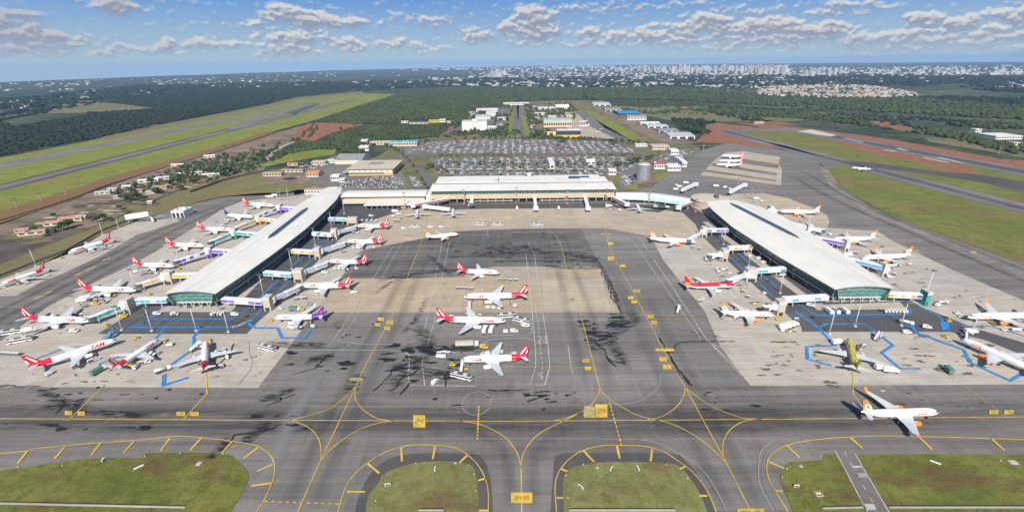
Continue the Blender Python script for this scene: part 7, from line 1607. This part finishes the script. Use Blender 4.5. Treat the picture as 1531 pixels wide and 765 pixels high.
wood('scrubland', [(1240, 168), (1531, 186), (1531, 202), (1400, 198), (1300, 182)], 15, 5, LF_DK, 24, cover=.5, h=.7, patch=1.2, holes=[[(1480, 195), (1600, 200), (1600, 216), (1480, 212)]])
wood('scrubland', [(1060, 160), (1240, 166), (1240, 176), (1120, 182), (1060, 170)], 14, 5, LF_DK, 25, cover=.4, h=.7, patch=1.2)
wood('scrubland', [(450, 206), (540, 184), (538, 190), (500, 197), (470, 209)], 22, 3.6, LF_FOR, 10, cover=.4)
wood('scrubland', [(1128, 141), (1150, 129), (1200, 126), (1262, 125), (1320, 130), (1375, 142), (1340, 148), (1180, 146)], 30, 7, LF_FOR, 20, cover=.5, h=.9)
wood('scrubland', [(797, 204), (842, 206), (864, 168), (850, 153), (784, 153), (790, 180)], 12, 4.4, LF_FOR, 21, cover=.3)
wood('scrubland', [(684, 198), (756, 200), (762, 156), (712, 155), (694, 172)], 12, 4.4, LF_FOR, 22, cover=.25)
wood('scrubland', [(130, 300), (225, 262), (300, 240), (400, 214), (395, 250), (330, 266), (270, 284), (190, 315), (140, 330), (60, 360), (40, 350)], 11, 2.9, LF_FOR, 11, cover=.42, patch=1.1)
wood('scrubland', [(640, 206), (760, 204), (760, 196), (742, 186), (700, 196)], 12, 4.5, LF_FOR, 12, cover=.6)
wood('scrubland', [(792, 206), (835, 206), (815, 190), (800, 172), (790, 156), (783, 156), (790, 178), (798, 195)], 12, 4.0, LF_FOR, 13, cover=.5)
wood('scrubland', [(880, 152), (1000, 152), (1240, 168), (1120, 178), (1000, 174), (930, 166)], 13, 4.6, LF_FOR, 14, cover=.35, h=.7, patch=1.5)
wood('scrubland', [(648, 244), (930, 244), (935, 256), (646, 256)], 6, 2.0, LF[2], 15, cover=.5)
wood('scrubland', [(640, 231), (960, 230), (962, 234), (640, 235.5)], 8, 2.2, LF[1], 18, cover=.35)
wood('scrubland', [(606, 212), (700, 206.5), (860, 206), (960, 211), (960, 215), (860, 209), (700, 209.5), (608, 217)], 9, 3.2, LF_FOR, 19, cover=.5)
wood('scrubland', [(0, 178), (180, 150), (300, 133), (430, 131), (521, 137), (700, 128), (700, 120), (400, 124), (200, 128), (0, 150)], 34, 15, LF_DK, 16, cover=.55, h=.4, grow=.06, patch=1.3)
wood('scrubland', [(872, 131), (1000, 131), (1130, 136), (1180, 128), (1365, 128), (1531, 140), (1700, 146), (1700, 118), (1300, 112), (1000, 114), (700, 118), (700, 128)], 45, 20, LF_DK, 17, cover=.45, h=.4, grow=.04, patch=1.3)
# rubble, slabs and worn ground of the dirt lot
RB = MB(); rr = random.Random(31)
RBM = [flat('pale_rubble', (.42, .36, .29), .9, var=.2), flat('grey_rubble', (.27, .25, .23), .9, var=.2), flat('brick_rubble', (.34, .19, .13), .9, var=.2), M_VERGE, flat('dark_earth', (.07, .055, .045), .9, var=.2)]
dl = [(10, 350), (130, 300), (225, 262), (300, 240), (400, 215), (392, 255), (330, 266), (270, 284), (190, 315), (140, 332), (60, 362)]
for i in range(1100):
    a, c = rr.uniform(10, 400), rr.uniform(215, 362)
    if not inpoly(a, c, dl): continue
    k = rr.choice((0, 0, 1, 2, 3, 3, 4)); s_ = rr.uniform(.8, 4.5)*(3.0 if k >= 3 else 1); blob(RB, P(a, c), s_*rr.uniform(.8, 2.2), s_*rr.uniform(.4, 1.0), .22+rr.uniform(0, .06)+(.0 if k >= 3 else .08), rr, RBM[k], 10)
for i in range(160):
    a, c = rr.uniform(395, 600), rr.uniform(236, 282)
    if not inpoly(a, c, [(400, 262), (450, 240), (500, 236), (528, 250), (520, 268), (600, 266), (600, 282), (470, 286), (440, 280)]): continue
    s_ = rr.uniform(.8, 2.6); blob(RB, P(a, c), s_*2, s_*.8, .45+rr.uniform(0, .04), rr, RBM[rr.choice((0, 0, 1, 2))], 8)
for i in range(150):
    a, c = rr.uniform(1050, 1531), rr.uniform(160, 215)
    if inpoly(a, c, [(1050, 165), (1240, 172), (1531, 205), (1531, 228), (1400, 205), (1240, 188), (1100, 180)]): s_ = rr.uniform(4, 12); blob(RB, P(a, c), s_*2, s_*.8, .1+rr.uniform(0, .04), rr, rr.choice((M_SCRUB, M_VERGE, M_RED)), 10)
tag(RB.build('rubble'), kind='stuff')
# ------------------------------------------------------------------ parked cars
CARC = [('white', (.72, .72, .71), 30), ('silver', (.45, .46, .47), 26), ('black', (.02, .02, .022), 14), ('grey', (.16, .165, .17), 16), ('red', (.38, .03, .03), 7), ('blue', (.05, .09, .22), 5)]
CPM = [flat(n+'_car_paint', c, .3, var=.04) for n, c, _ in CARC]
def car_mesh(ci):
    b = MB(); m = CPM[ci]
    pr = [(2.15, .35), (2.2, .75), (1.1, .95), (.45, 1.42), (-1.1, 1.45), (-1.8, 1.0), (-2.15, .9), (-2.15, .35)]
    b.grid([[(x, y, z) for x, z in pr] for y in (-.85, .85)], m, closed=True, smooth=False, capa=True, capb=True)
    b.face([(1.12, -.72, .98), (1.12, .72, .98), (.5, .66, 1.40), (.5, -.66, 1.40)], GLS); b.face([(-1.14, -.66, 1.44), (-1.14, .66, 1.44), (-1.78, .7, 1.04), (-1.78, -.7, 1.04)], GLS)
    for s in (-1, 1):
        b.face([(.95, s*.86, 1.0), (.4, s*.86, 1.36), (-1.05, s*.86, 1.38), (-1.6, s*.86, 1.0)][::-s], GLS)
        for x in (-1.35, 1.35): b.tube((x, s*.72, .32), (x, s*.88, .32), .33, .33, RUBR, 8)
    o = b.build('parked_car'); return o
CP = [car_mesh(i) for i in range(6)]
for o in CP: COL.objects.unlink(o)
def lot(px, dx, dy, fill, seed, horizontal=False):
    poly = [(P(*q).x, P(*q).y) for q in px]; rs = random.Random(seed); out = []; xs = [p[0] for p in poly]; ys = [p[1] for p in poly]
    if horizontal:
        y = min(ys)+3; row = 0
        while y < max(ys):
            x = min(xs)
            while x < max(xs):
                if inpoly(x, y, poly) and rs.random() < fill: out.append((x, y, math.pi/2+rs.choice((0, math.pi)), row))
                x += dy
            y += 5.2 if row % 2 == 0 else dx-5.2; row += 1
    else:
        x = min(xs)+3; row = 0
        while x < max(xs):
            y = min(ys); f = fill*rs.uniform(.45, 1.35)
            while y < max(ys):
                if inpoly(x, y, poly) and rs.random() < f: out.append((x+rs.uniform(-.3, .3), y, rs.choice((0, math.pi)), row))
                y += dy
            x += 5.2 if row % 2 == 0 else dx-5.2; row += 1
    return out
CARS = []
LOTS = [('car park behind the terminal, lower half', [(655, 262), (655, 238), (780, 234.5), (905, 234.5), (962, 238), (925, 262)], 16, 2.7, .46, 1), ('upper half of the car park', [(608, 229), (640, 214), (700, 210), (780, 209), (850, 210.5), (912, 213), (940, 221), (955, 228), (780, 229.5)], 16, 2.7, .33, 2),
        ('cargo car park', [(503, 281), (520, 271), (560, 265), (592, 262), (606, 276), (603, 281)], 14, 2.6, .42, 3), ('small car park by the terminal corner', [(614, 264), (618, 263), (632, 277), (630, 282), (620, 282)], 12, 2.6, .6, 4), ('small car park near the gatehouse', [(930, 263), (946, 263), (948, 276), (928, 279)], 12, 2.6, .7, 5),
        ('fire station yard', [(980, 240), (1005, 224), (1040, 228), (1026, 241)], 18, 3.2, .3, 6), ('yard above the orange-tiled building', [(446, 250), (500, 236), (520, 234), (520, 238), (470, 252)], 12, 3, .5, 7)]
for nm, px, dx, dy, fl, sd in LOTS:
    for c in lot(px, dx, dy, fl, sd, nm.startswith('cargo')): CARS.append((*c, nm))
cr = random.Random(8); wts = [w_ for _, _, w_ in CARC]
CARS = [(x, y, a, row, nm, cr.choices(range(6), wts)[0]) for x, y, a, row, nm in CARS if not any(inpoly(x, y, q) for q in [[(P(822, 254).x-3, 0), (P(829, 254).x+3, 0), (P(829, 254).x+3, 2000), (P(822, 254).x-3, 2000)]] if 'lower' in nm)]
CARS.sort(key=lambda c: c[0]**2+c[1]**2)
near = CARS[:295]; rest = CARS[295:]
seq = {}
for x, y, a, row, nm, ci in near: seq.setdefault((nm, row), []).append((x, y))
rows_of = {}
for (nm, row) in seq: rows_of.setdefault(nm, []).append(row)
for k in rows_of: rows_of[k].sort()
used = set()
for x, y, a, row, nm, ci in near:
    o = CP[ci].copy(); COL.objects.link(o); o.location = (x, y, .32); o.rotation_euler = (0, 0, a)
    i = sorted(seq[(nm, row)], key=lambda p: p[1 if not nm.startswith('cargo') else 0]).index((x, y))+1
    tag(o, '%s car, %s in %s row, %s' % (CARC[ci][0], ordn(i), ordn(rows_of[nm].index(row)+1), nm), 'car', 'cars in the '+nm.split(',')[0])
print('cars', len(near), len(rest))
b = MB()
for x, y, a, row, nm, ci in rest:
    T_ = Matrix.Translation((x, y, .32)) @ Matrix.Rotation(a, 4, 'Z')
    b.box(-2.1, 2.1, -.85, .85, .3, .9, CPM[ci], T_); b.box(-1.5, .8, -.7, .7, .9, 1.42, GLS, T_, top=CPM[ci])
tag(b.build('parked_cars'), kind='stuff')
b = MB()
for nm, px, dx, dy, fl, sd in LOTS[:2]:
    poly = [(P(*q).x, P(*q).y) for q in px]; xs = [p[0] for p in poly]; ys = [p[1] for p in poly]; x = min(xs)+5.6
    while x < max(xs):
        y = min(ys)
        while y < max(ys):
            if inpoly(x, y, poly) and inpoly(x, y+8, poly): b.face([(x-.9, y, .38), (x+.9, y, .38), (x+.9, y+8, .38), (x-.9, y+8, .38)], M_VERGE if int(x/32) % 2 else M_CONC)
            y += 8
        x += 16
tag(b.build('parking_divider'), kind='structure')
# cars on the avenue
# ------------------------------------------------------------------ towns and city
TW = [flat('town_wall_%d' % i, c, .8, var=.05, scale=.02) for i, c in enumerate(((.46, .44, .41), (.34, .31, .27), (.30, .24, .20), (.36, .36, .38), (.54, .52, .48)))]
TR = [flat('town_roof_%d' % i, c, .8, var=.1, scale=.02) for i, c in enumerate(((.40, .22, .15), (.46, .32, .24), (.46, .42, .37), (.24, .23, .22), (.56, .54, .50)))]
cr = random.Random(77)
def scatter(px, n, seed):
    poly = [(P(*q).x, P(*q).y) for q in px]; xs = [p[0] for p in poly]; ys = [p[1] for p in poly]; rs = random.Random(seed); out = []; t = 0
    # even over the picture, so sample in pixels
    X = [q[0] for q in px]; Y_ = [q[1] for q in px]
    while len(out) < n and t < n*20:
        t += 1; a, c = rs.uniform(min(X), max(X)), rs.uniform(min(Y_), max(Y_))
        if inpoly(a, c, px): p = P(a, c); out.append((p.x, p.y))
    return out
ST = MB()
def house_into(mb, x, y, w_, d, h, rz, wm, rm, gable=True):
    T_ = Matrix.Translation((x, y, -.2)) @ Matrix.Rotation(rz, 4, 'Z'); mb.box(-w_/2, w_/2, -d/2, d/2, 0, h, wm, T_, top=rm)
    if gable:
        for s in (-1, 1): mb.face([tuple(T_ @ Vector(q)) for q in ((-w_/2-.4, s*(d/2+.5), h-.1), (w_/2+.4, s*(d/2+.5), h-.1), (w_/2+.4, 0, h+d*.16), (-w_/2-.4, 0, h+d*.16))[::s]], rm)
        for s in (-1, 1): mb.face([tuple(T_ @ Vector(q)) for q in ((s*w_/2, -d/2, h), (s*w_/2, d/2, h), (s*w_/2, 0, h+d*.14))[::s]], wm)
town = [(1128, 141), (1150, 130), (1200, 127), (1262, 126.5), (1320, 131), (1362, 139), (1372, 143), (1340, 147), (1290, 147), (1240, 147), (1180, 144.5)]
hs = scatter(town, 950, 5); hs.sort(key=lambda p: p[0]**2+p[1]**2)
lr = {}
for i, (x, y) in enumerate(hs):
    w_, d, h = cr.uniform(10, 22), cr.uniform(9, 15), cr.uniform(3.5, 8); rz = R(cr.choice((-20, 70))+cr.uniform(-6, 6)); wi, ri = cr.randrange(5), cr.choice((0, 0, 1, 1, 2, 3, 4))
    if i < 200:
        m = MB(); house_into(m, 0, 0, w_, d, h, 0, TW[wi], TR[ri]); o = m.build('house', None, (x, y, 0), rz)
        rc = ('terracotta', 'pinkish', 'pale beige', 'grey', 'whitish')[ri]; lr.setdefault(rc, []).append((PROJ((x, y, 3))[0], o))
    else: house_into(ST, x, y, w_, d, h, rz, TW[wi], TR[ri])
for rc, L_ in lr.items():
    L_.sort(key=lambda t: t[0])
    for i, (_, o) in enumerate(L_): tag(o, '%s %s-roofed house from the terminal side, at the sunlit town edge' % (ordn(i+1), rc), 'house', 'houses at the near edge of the sunlit town')
for px, n, wr, hr, sd in (([(640, 116), (1010, 113), (1010, 127), (870, 130), (640, 128)], 900, (14, 60), (4, 10), 1), ([(860, 129), (1000, 124), (1060, 126), (1060, 131), (880, 131)], 260, (12, 30), (4, 8), 2), ([(700, 108), (900, 103), (1180, 108), (1180, 120), (700, 117)], 1100, (16, 60), (5, 14), 3),
                           ([(1040, 120), (1180, 118), (1190, 134), (1120, 142), (1040, 134)], 750, (12, 34), (4, 9), 4), ([(1180, 102), (1531, 98), (1700, 98), (1700, 112), (1531, 112), (1180, 116)], 1300, (18, 70), (6, 20), 5), ([(600, 101), (860, 98.5), (1180, 98), (1180, 108), (860, 104), (600, 106)], 1200, (20, 80), (8, 34), 6),
                           ([(230, 118), (300, 116), (480, 120), (480, 130), (330, 131), (230, 127)], 300, (14, 50), (4, 10), 7), ([(60, 128), (230, 122), (240, 148), (90, 151)], 150, (14, 50), (4, 8), 8), ([(0, 150), (65, 152), (62, 162), (0, 163)], 60, (10, 24), (4, 7), 9), ([(0, 124), (200, 116), (230, 122), (60, 130), (0, 138)], 160, (20, 60), (4, 9), 10), ([(520, 122), (640, 118), (640, 130), (560, 134)], 160, (14, 60), (4, 9), 11),
                           ([(1490, 121), (1560, 122), (1560, 133), (1488, 132)], 110, (12, 26), (4, 8), 12), ([(350, 108), (600, 103), (600, 114), (350, 118)], 160, (20, 70), (4, 10), 13), ([(870, 128), (1130, 134), (1130, 140), (980, 136)], 120, (12, 30), (4, 8), 14), ([(1180, 118), (1480, 108), (1531, 112), (1400, 122), (1200, 126)], 170, (14, 50), (4, 9), 15)):
    for x, y in scatter(px, int(n*(.55 if min(q[0] for q in px) > 590 else .28)), sd):
        w_ = cr.uniform(*wr)*.68; d = w_*cr.uniform(.4, .9); k = cr.choice((0, 0, 1, 3, 4)); house_into(ST, x, y, w_, d, cr.uniform(*hr), R(cr.uniform(-35, 35)), TW[k], TR[cr.choice((0, 1, 2, 3, 4, 4))] if wr[1] < 35 else TR[cr.choice((2, 3, 4, 4))], wr[1] < 30)
tag(ST.build('distant_city'), kind='stuff')
# towers
tl = []
for px, n, hr, sd in (([(985, 106), (1080, 103), (1175, 106), (1172, 110), (1080, 110), (990, 111)], 80, (40, 90), 1), ([(1128, 109), (1173, 109), (1173, 112), (1130, 112)], 26, (60, 95), 2), ([(730, 110), (756, 107), (758, 116), (728, 117)], 26, (30, 60), 3), ([(1200, 110), (1260, 106), (1262, 113), (1205, 116)], 26, (30, 60), 4), ([(760, 103), (860, 102), (860, 106), (760, 107)], 18, (20, 45), 5), ([(860, 104), (990, 103), (990, 108), (860, 108)], 22, (20, 50), 6)):
    for x, y in scatter(px, n, sd):
        w_ = cr.uniform(24, 44); d = cr.uniform(18, 30); h = cr.uniform(*hr); wm = TW[cr.choice((0, 4, 4, 3, 1))]
        m = MB(); m.box(-w_/2, w_/2, -d/2, d/2, 0, h, wm, top=TR[2])
        for k in range(int(h/7)):
            z = 4+k*7; m.box(-w_/2+2, w_/2-2, -d/2-.25, -d/2+.1, z, z+2.6, TR[3])
        m.box(-w_/5, w_/6, -d/5, d/5, h, h+cr.uniform(3, 7), TR[3]); o = m.build('apartment_tower', None, (x, y, -.3), R(cr.uniform(-30, 30))); tl.append((PROJ((x, y, h/2))[0], o))
tl.sort(key=lambda t: t[0])
for i, (_, o) in enumerate(tl): tag(o, 'pale apartment tower on the skyline, %s counting from the dirt-lot side' % (ordn(i+1) if i < 199 else ordn(i+1-199)+' beyond the two hundredth'), 'apartment tower', 'apartment towers of the distant city')
# ------------------------------------------------------------------ daylight
SUN_EL, SUN_AZ = 39.0, 184.0     # compass bearing of the sun (0 = view direction, clockwise)
sl = bpy.data.lights.new('sun', 'SUN'); so = bpy.data.objects.new('sun', sl); COL.objects.link(so)
sl.energy = 4.6; sl.angle = R(.53); sl.color = (1, .955, .89)
sd = Vector((math.sin(R(SUN_AZ))*math.cos(R(SUN_EL)), math.cos(R(SUN_AZ))*math.cos(R(SUN_EL)), math.sin(R(SUN_EL))))
so.rotation_euler = sd.to_track_quat('Z', 'Y').to_euler(); so.location = (0, -100, 400)
w = bpy.data.worlds.new('World'); SC.world = w; w.use_nodes = True
nt = w.node_tree; N = nt.nodes; L = nt.links
bg = N['Background']; bg.inputs['Strength'].default_value = .056
sky = N.new('ShaderNodeTexSky'); sky.sky_type = 'NISHITA'; sky.sun_disc = False
sky.sun_elevation = R(SUN_EL); sky.sun_rotation = R(SUN_AZ); sky.altitude = 1100; sky.air_density = 1.0; sky.dust_density = .6; sky.ozone_density = 1.6
def vm(op, a, b=None):
    n = N.new('ShaderNodeVectorMath'); n.operation = op
    for i, v in enumerate((a, b)):
        if v is None: continue
        if isinstance(v, tuple): n.inputs[i].default_value = v
        else: L.new(v, n.inputs[i])
    return n
def mm(op, a, b=None, c=None, clamp=False):
    n = N.new('ShaderNodeMath'); n.operation = op; n.use_clamp = clamp
    for i, v in enumerate((a, b, c)):
        if v is None: continue
        if isinstance(v, (int, float)): n.inputs[i].default_value = v
        else: L.new(v, n.inputs[i])
    return n.outputs[0]
def mrr(f, a, b, c=0.0, d=1.0, sm=True):
    n = N.new('ShaderNodeMapRange'); n.interpolation_type = 'SMOOTHSTEP' if sm else 'LINEAR'; L.new(f, n.inputs['Value'])
    for k, v in zip(('From Min', 'From Max', 'To Min', 'To Max'), (a, b, c, d)): n.inputs[k].default_value = v
    return n.outputs[0]
def rgb(f, a, b):
    n = N.new('ShaderNodeMix'); n.data_type = 'RGBA'
    if isinstance(f, float): n.inputs[0].default_value = f
    else: L.new(f, n.inputs[0])
    for i, v in ((6, a), (7, b)):
        if isinstance(v, tuple): n.inputs[i].default_value = (*v, 1)
        else: L.new(v, n.inputs[i])
    return n.outputs[2]
tc = N.new('ShaderNodeTexCoord'); sep = N.new('ShaderNodeSeparateXYZ'); L.new(tc.outputs['Generated'], sep.inputs[0])
cz = N.new('ShaderNodeCombineXYZ'); L.new(sep.outputs[0], cz.inputs[0]); L.new(sep.outputs[1], cz.inputs[1]); L.new(mm('ADD', mm('MAXIMUM', sep.outputs[2], 0.0), .035), cz.inputs[2]); L.new(cz.outputs[0], sky.inputs['Vector'])
az = mm('ARCTAN2', sep.outputs[0], sep.outputs[1]); el = mm('ARCSINE', sep.outputs[2])
D2 = 57.29578
cb = N.new('ShaderNodeCombineXYZ'); L.new(mm('MULTIPLY', az, D2), cb.inputs[0]); L.new(mm('MULTIPLY', el, D2), cb.inputs[1])
uv = cb.outputs[0]                                       # bearing and height in degrees
def azel(px, py):
    d = CR @ Vector(((px-W0/2)/FPX, -(py-H0/2)/FPX, -1.0)); d.normalize()
    return math.degrees(math.atan2(d.x, d.y)), math.degrees(math.asin(d.z))
# clouds: photo centre x, y, half width, half height, weight
BL = [(10, 45, 60, 14, 1), (45, 60, 60, 13, 1), (85, 62, 50, 10, .9), (30, 75, 80, 9, .9), (-30, 40, 60, 30, 1), (10, 25, 40, 12, .8), (60, 107, 14, 4, .9), (175, 8, 38, 14, 1.1), (160, 76, 22, 7, .9), (195, 74, 40, 7, .7), (244, 64, 12, 10, 1.2), (262, 75, 40, 7, .6), (325, 66, 40, 8, .7), (380, 38, 20, 7, .8), (428, 22, 34, 12, 1), (480, 30, 50, 10, 1.2), (520, 34, 34, 7, 1),
      (440, 55, 45, 10, 1), (430, 74, 48, 9, 1), (385, 60, 20, 6, .7), (515, 63, 24, 9, .9), (528, 70, 18, 8, .8), (590, 65, 30, 7, .6), (628, 72, 50, 5, .6), (640, 30, 30, 5, .55), (588, 28, 12, 6, .5), (715, 52, 26, 9, .9), (760, 42, 14, 8, 1), (800, 26, 30, 16, 1.2), (808, 45, 26, 12, 1.1), (780, 44, 22, 9, .9), (800, 62, 34, 6, .6), (880, 50, 24, 7, .7), (925, 54, 20, 8, .8), (900, 64, 60, 6, .6), (975, 52, 24, 10, 1), (1005, 60, 50, 8, .8),
      (1030, 40, 34, 10, .9), (1068, 28, 28, 10, 1.1), (1090, 45, 50, 12, .9), (1140, 40, 45, 14, 1), (1180, 42, 46, 10, 1.1), (1230, 46, 50, 10, 1.1), (1150, 60, 90, 10, .8), (1100, 70, 110, 7, .6), (1270, 12, 50, 9, .55), (1230, 16, 20, 6, .7), (1300, 58, 80, 10, .9), (1382, 28, 30, 10, 1.1), (1434, 36, 30, 9, 1), (1360, 55, 70, 12, .9), (1430, 58, 80, 12, .9), (1510, 20, 40, 11, .9), (1500, 50, 50, 14, .9), (1560, 60, 60, 30, .9), (1330, 72, 140, 7, .6), (1490, 78, 90, 8, .55), (1600, 20, 60, 30, .9), (1120, 15, 60, 4, .3), (880, 14, 70, 5, .35), (1010, 8, 60, 4, .3), (900, 5, 40, 3, .25)]
def density(u, hi=True):
    wn = N.new('ShaderNodeTexNoise'); wn.inputs['Scale'].default_value = .6; wn.inputs['Detail'].default_value = 3; wn.inputs['Roughness'].default_value = .5
    L.new(vm('MULTIPLY', u, (1, 1.9, 1)).outputs[0], wn.inputs['Vector'])
    off = vm('MULTIPLY', vm('SUBTRACT', wn.outputs['Color'], (.5, .5, .5)).outputs[0], (3.6, 2.0, 0)).outputs[0]
    u2 = vm('ADD', u, off).outputs[0]
    acc = None
    for x, y, rx, ry, wt in BL:
        a0, e0 = azel(x, y); a1, _ = azel(x+rx, y); _, e1 = azel(x, y-ry)
        dx = abs(a1-a0)*1.18; dy = abs(e1-e0)*1.3
        s_ = vm('SUBTRACT', u2, (a0, e0, 0)).outputs[0]; s_ = vm('MULTIPLY', s_, (1/dx, 1/dy, 0)).outputs[0]
        l_ = vm('DOT_PRODUCT', s_, s_).outputs['Value']
        d = mm('MULTIPLY_ADD', l_, -.8*wt, wt)
        acc = d if acc is None else mm('MAXIMUM', acc, d)
    fb = N.new('ShaderNodeTexNoise'); fb.inputs['Scale'].default_value = 1.35; fb.inputs['Detail'].default_value = 10; fb.inputs['Roughness'].default_value = .54
    L.new(vm('MULTIPLY', u, (.8, 1.35, 1)).outputs[0], fb.inputs['Vector'])
    f2 = N.new('ShaderNodeTexNoise'); f2.inputs['Scale'].default_value = .12; f2.inputs['Detail'].default_value = 6
    L.new(vm('MULTIPLY', u, (1, 2.2, 1)).outputs[0], f2.inputs['Vector'])
    hi_ = mm('MULTIPLY', mrr(vm('DOT_PRODUCT', u, (0, 1, 0)).outputs['Value'], 8, 20), mrr(f2.outputs['Fac'], .48, .66, 0, .9))
    acc = mm('MAXIMUM', mm('MAXIMUM', acc, -1.6), mm('SUBTRACT', hi_, .15))
    return mm('ADD', acc, mm('MULTIPLY', mm('SUBTRACT', fb.outputs['Fac'], .5), 2.3))
d0 = density(uv); d1 = density(vm('ADD', uv, (-.12, .30, 0)).outputs[0])
alpha = mrr(d0, -.25, 1.05); lit = mm('MULTIPLY', mrr(mm('SUBTRACT', d0, d1), -.20, .50), mrr(mm('MULTIPLY', az, D2), -46, -22, .55, 1))
core = mrr(d0, .3, 1.5)
cc1 = rgb(lit, (3.5, 3.9, 5.2), (10.6, 10.3, 9.7)); cc1 = rgb(mm('MULTIPLY', core, .5), cc1, (4.4, 4.8, 6.0))
# thin veil close to the horizon
veil_ = mrr(mm('MULTIPLY', el, D2), 5.0, -.3, 0, .42)
base = N.new('ShaderNodeHueSaturation'); base.inputs['Saturation'].default_value = 1.12; base.inputs['Value'].default_value = .95; L.new(sky.outputs[0], base.inputs['Color'])
grad = rgb(mrr(mm('MULTIPLY', el, D2), 0, 8.5, 0, 1), (5.0, 6.9, 8.4), (1.1, 3.5, 8.6)); skyc = rgb(mrr(mm('MULTIPLY', el, D2), 10, 35, 0, 1), grad, base.outputs[0])
fin = rgb(mm('MULTIPLY', mm('MULTIPLY', alpha, .95), mrr(mm('MULTIPLY', el, D2), -.2, 2.6, .35, 1)), skyc, cc1)
L.new(fin, bg.inputs['Color'])
# ------------------------------------------------------------------ air
HAZE = True; HAZE_D = 4.6e-5
if HAZE:
    b = MB(); m = bpy.data.materials.new('haze'); m.use_nodes = True
    for n in list(m.node_tree.nodes):
        if n.type != 'OUTPUT_MATERIAL': m.node_tree.nodes.remove(n)
    pv = m.node_tree.nodes.new('ShaderNodeVolumePrincipled'); pv.inputs['Color'].default_value = (.34, .54, .86, 1); pv.inputs['Density'].default_value = HAZE_D
    pv.inputs['Anisotropy'].default_value = -.15
    m.node_tree.links.new(pv.outputs[0], [n for n in m.node_tree.nodes if n.type == 'OUTPUT_MATERIAL'][0].inputs['Volume'])
    b.box(-9800, 22500, -3000, 22500, -262, 200, m)
    tag(b.build('haze'), kind='stuff')
SC.view_settings.view_transform = 'Standard'; SC.view_settings.look = 'None'; SC.view_settings.exposure = 0.5; SC.view_settings.gamma = 1.0
SC.cycles.max_bounces = 4; SC.cycles.transparent_max_bounces = 12; SC.cycles.volume_bounces = 0
w.cycles.sampling_method='MANUAL'; w.cycles.sample_map_resolution=256
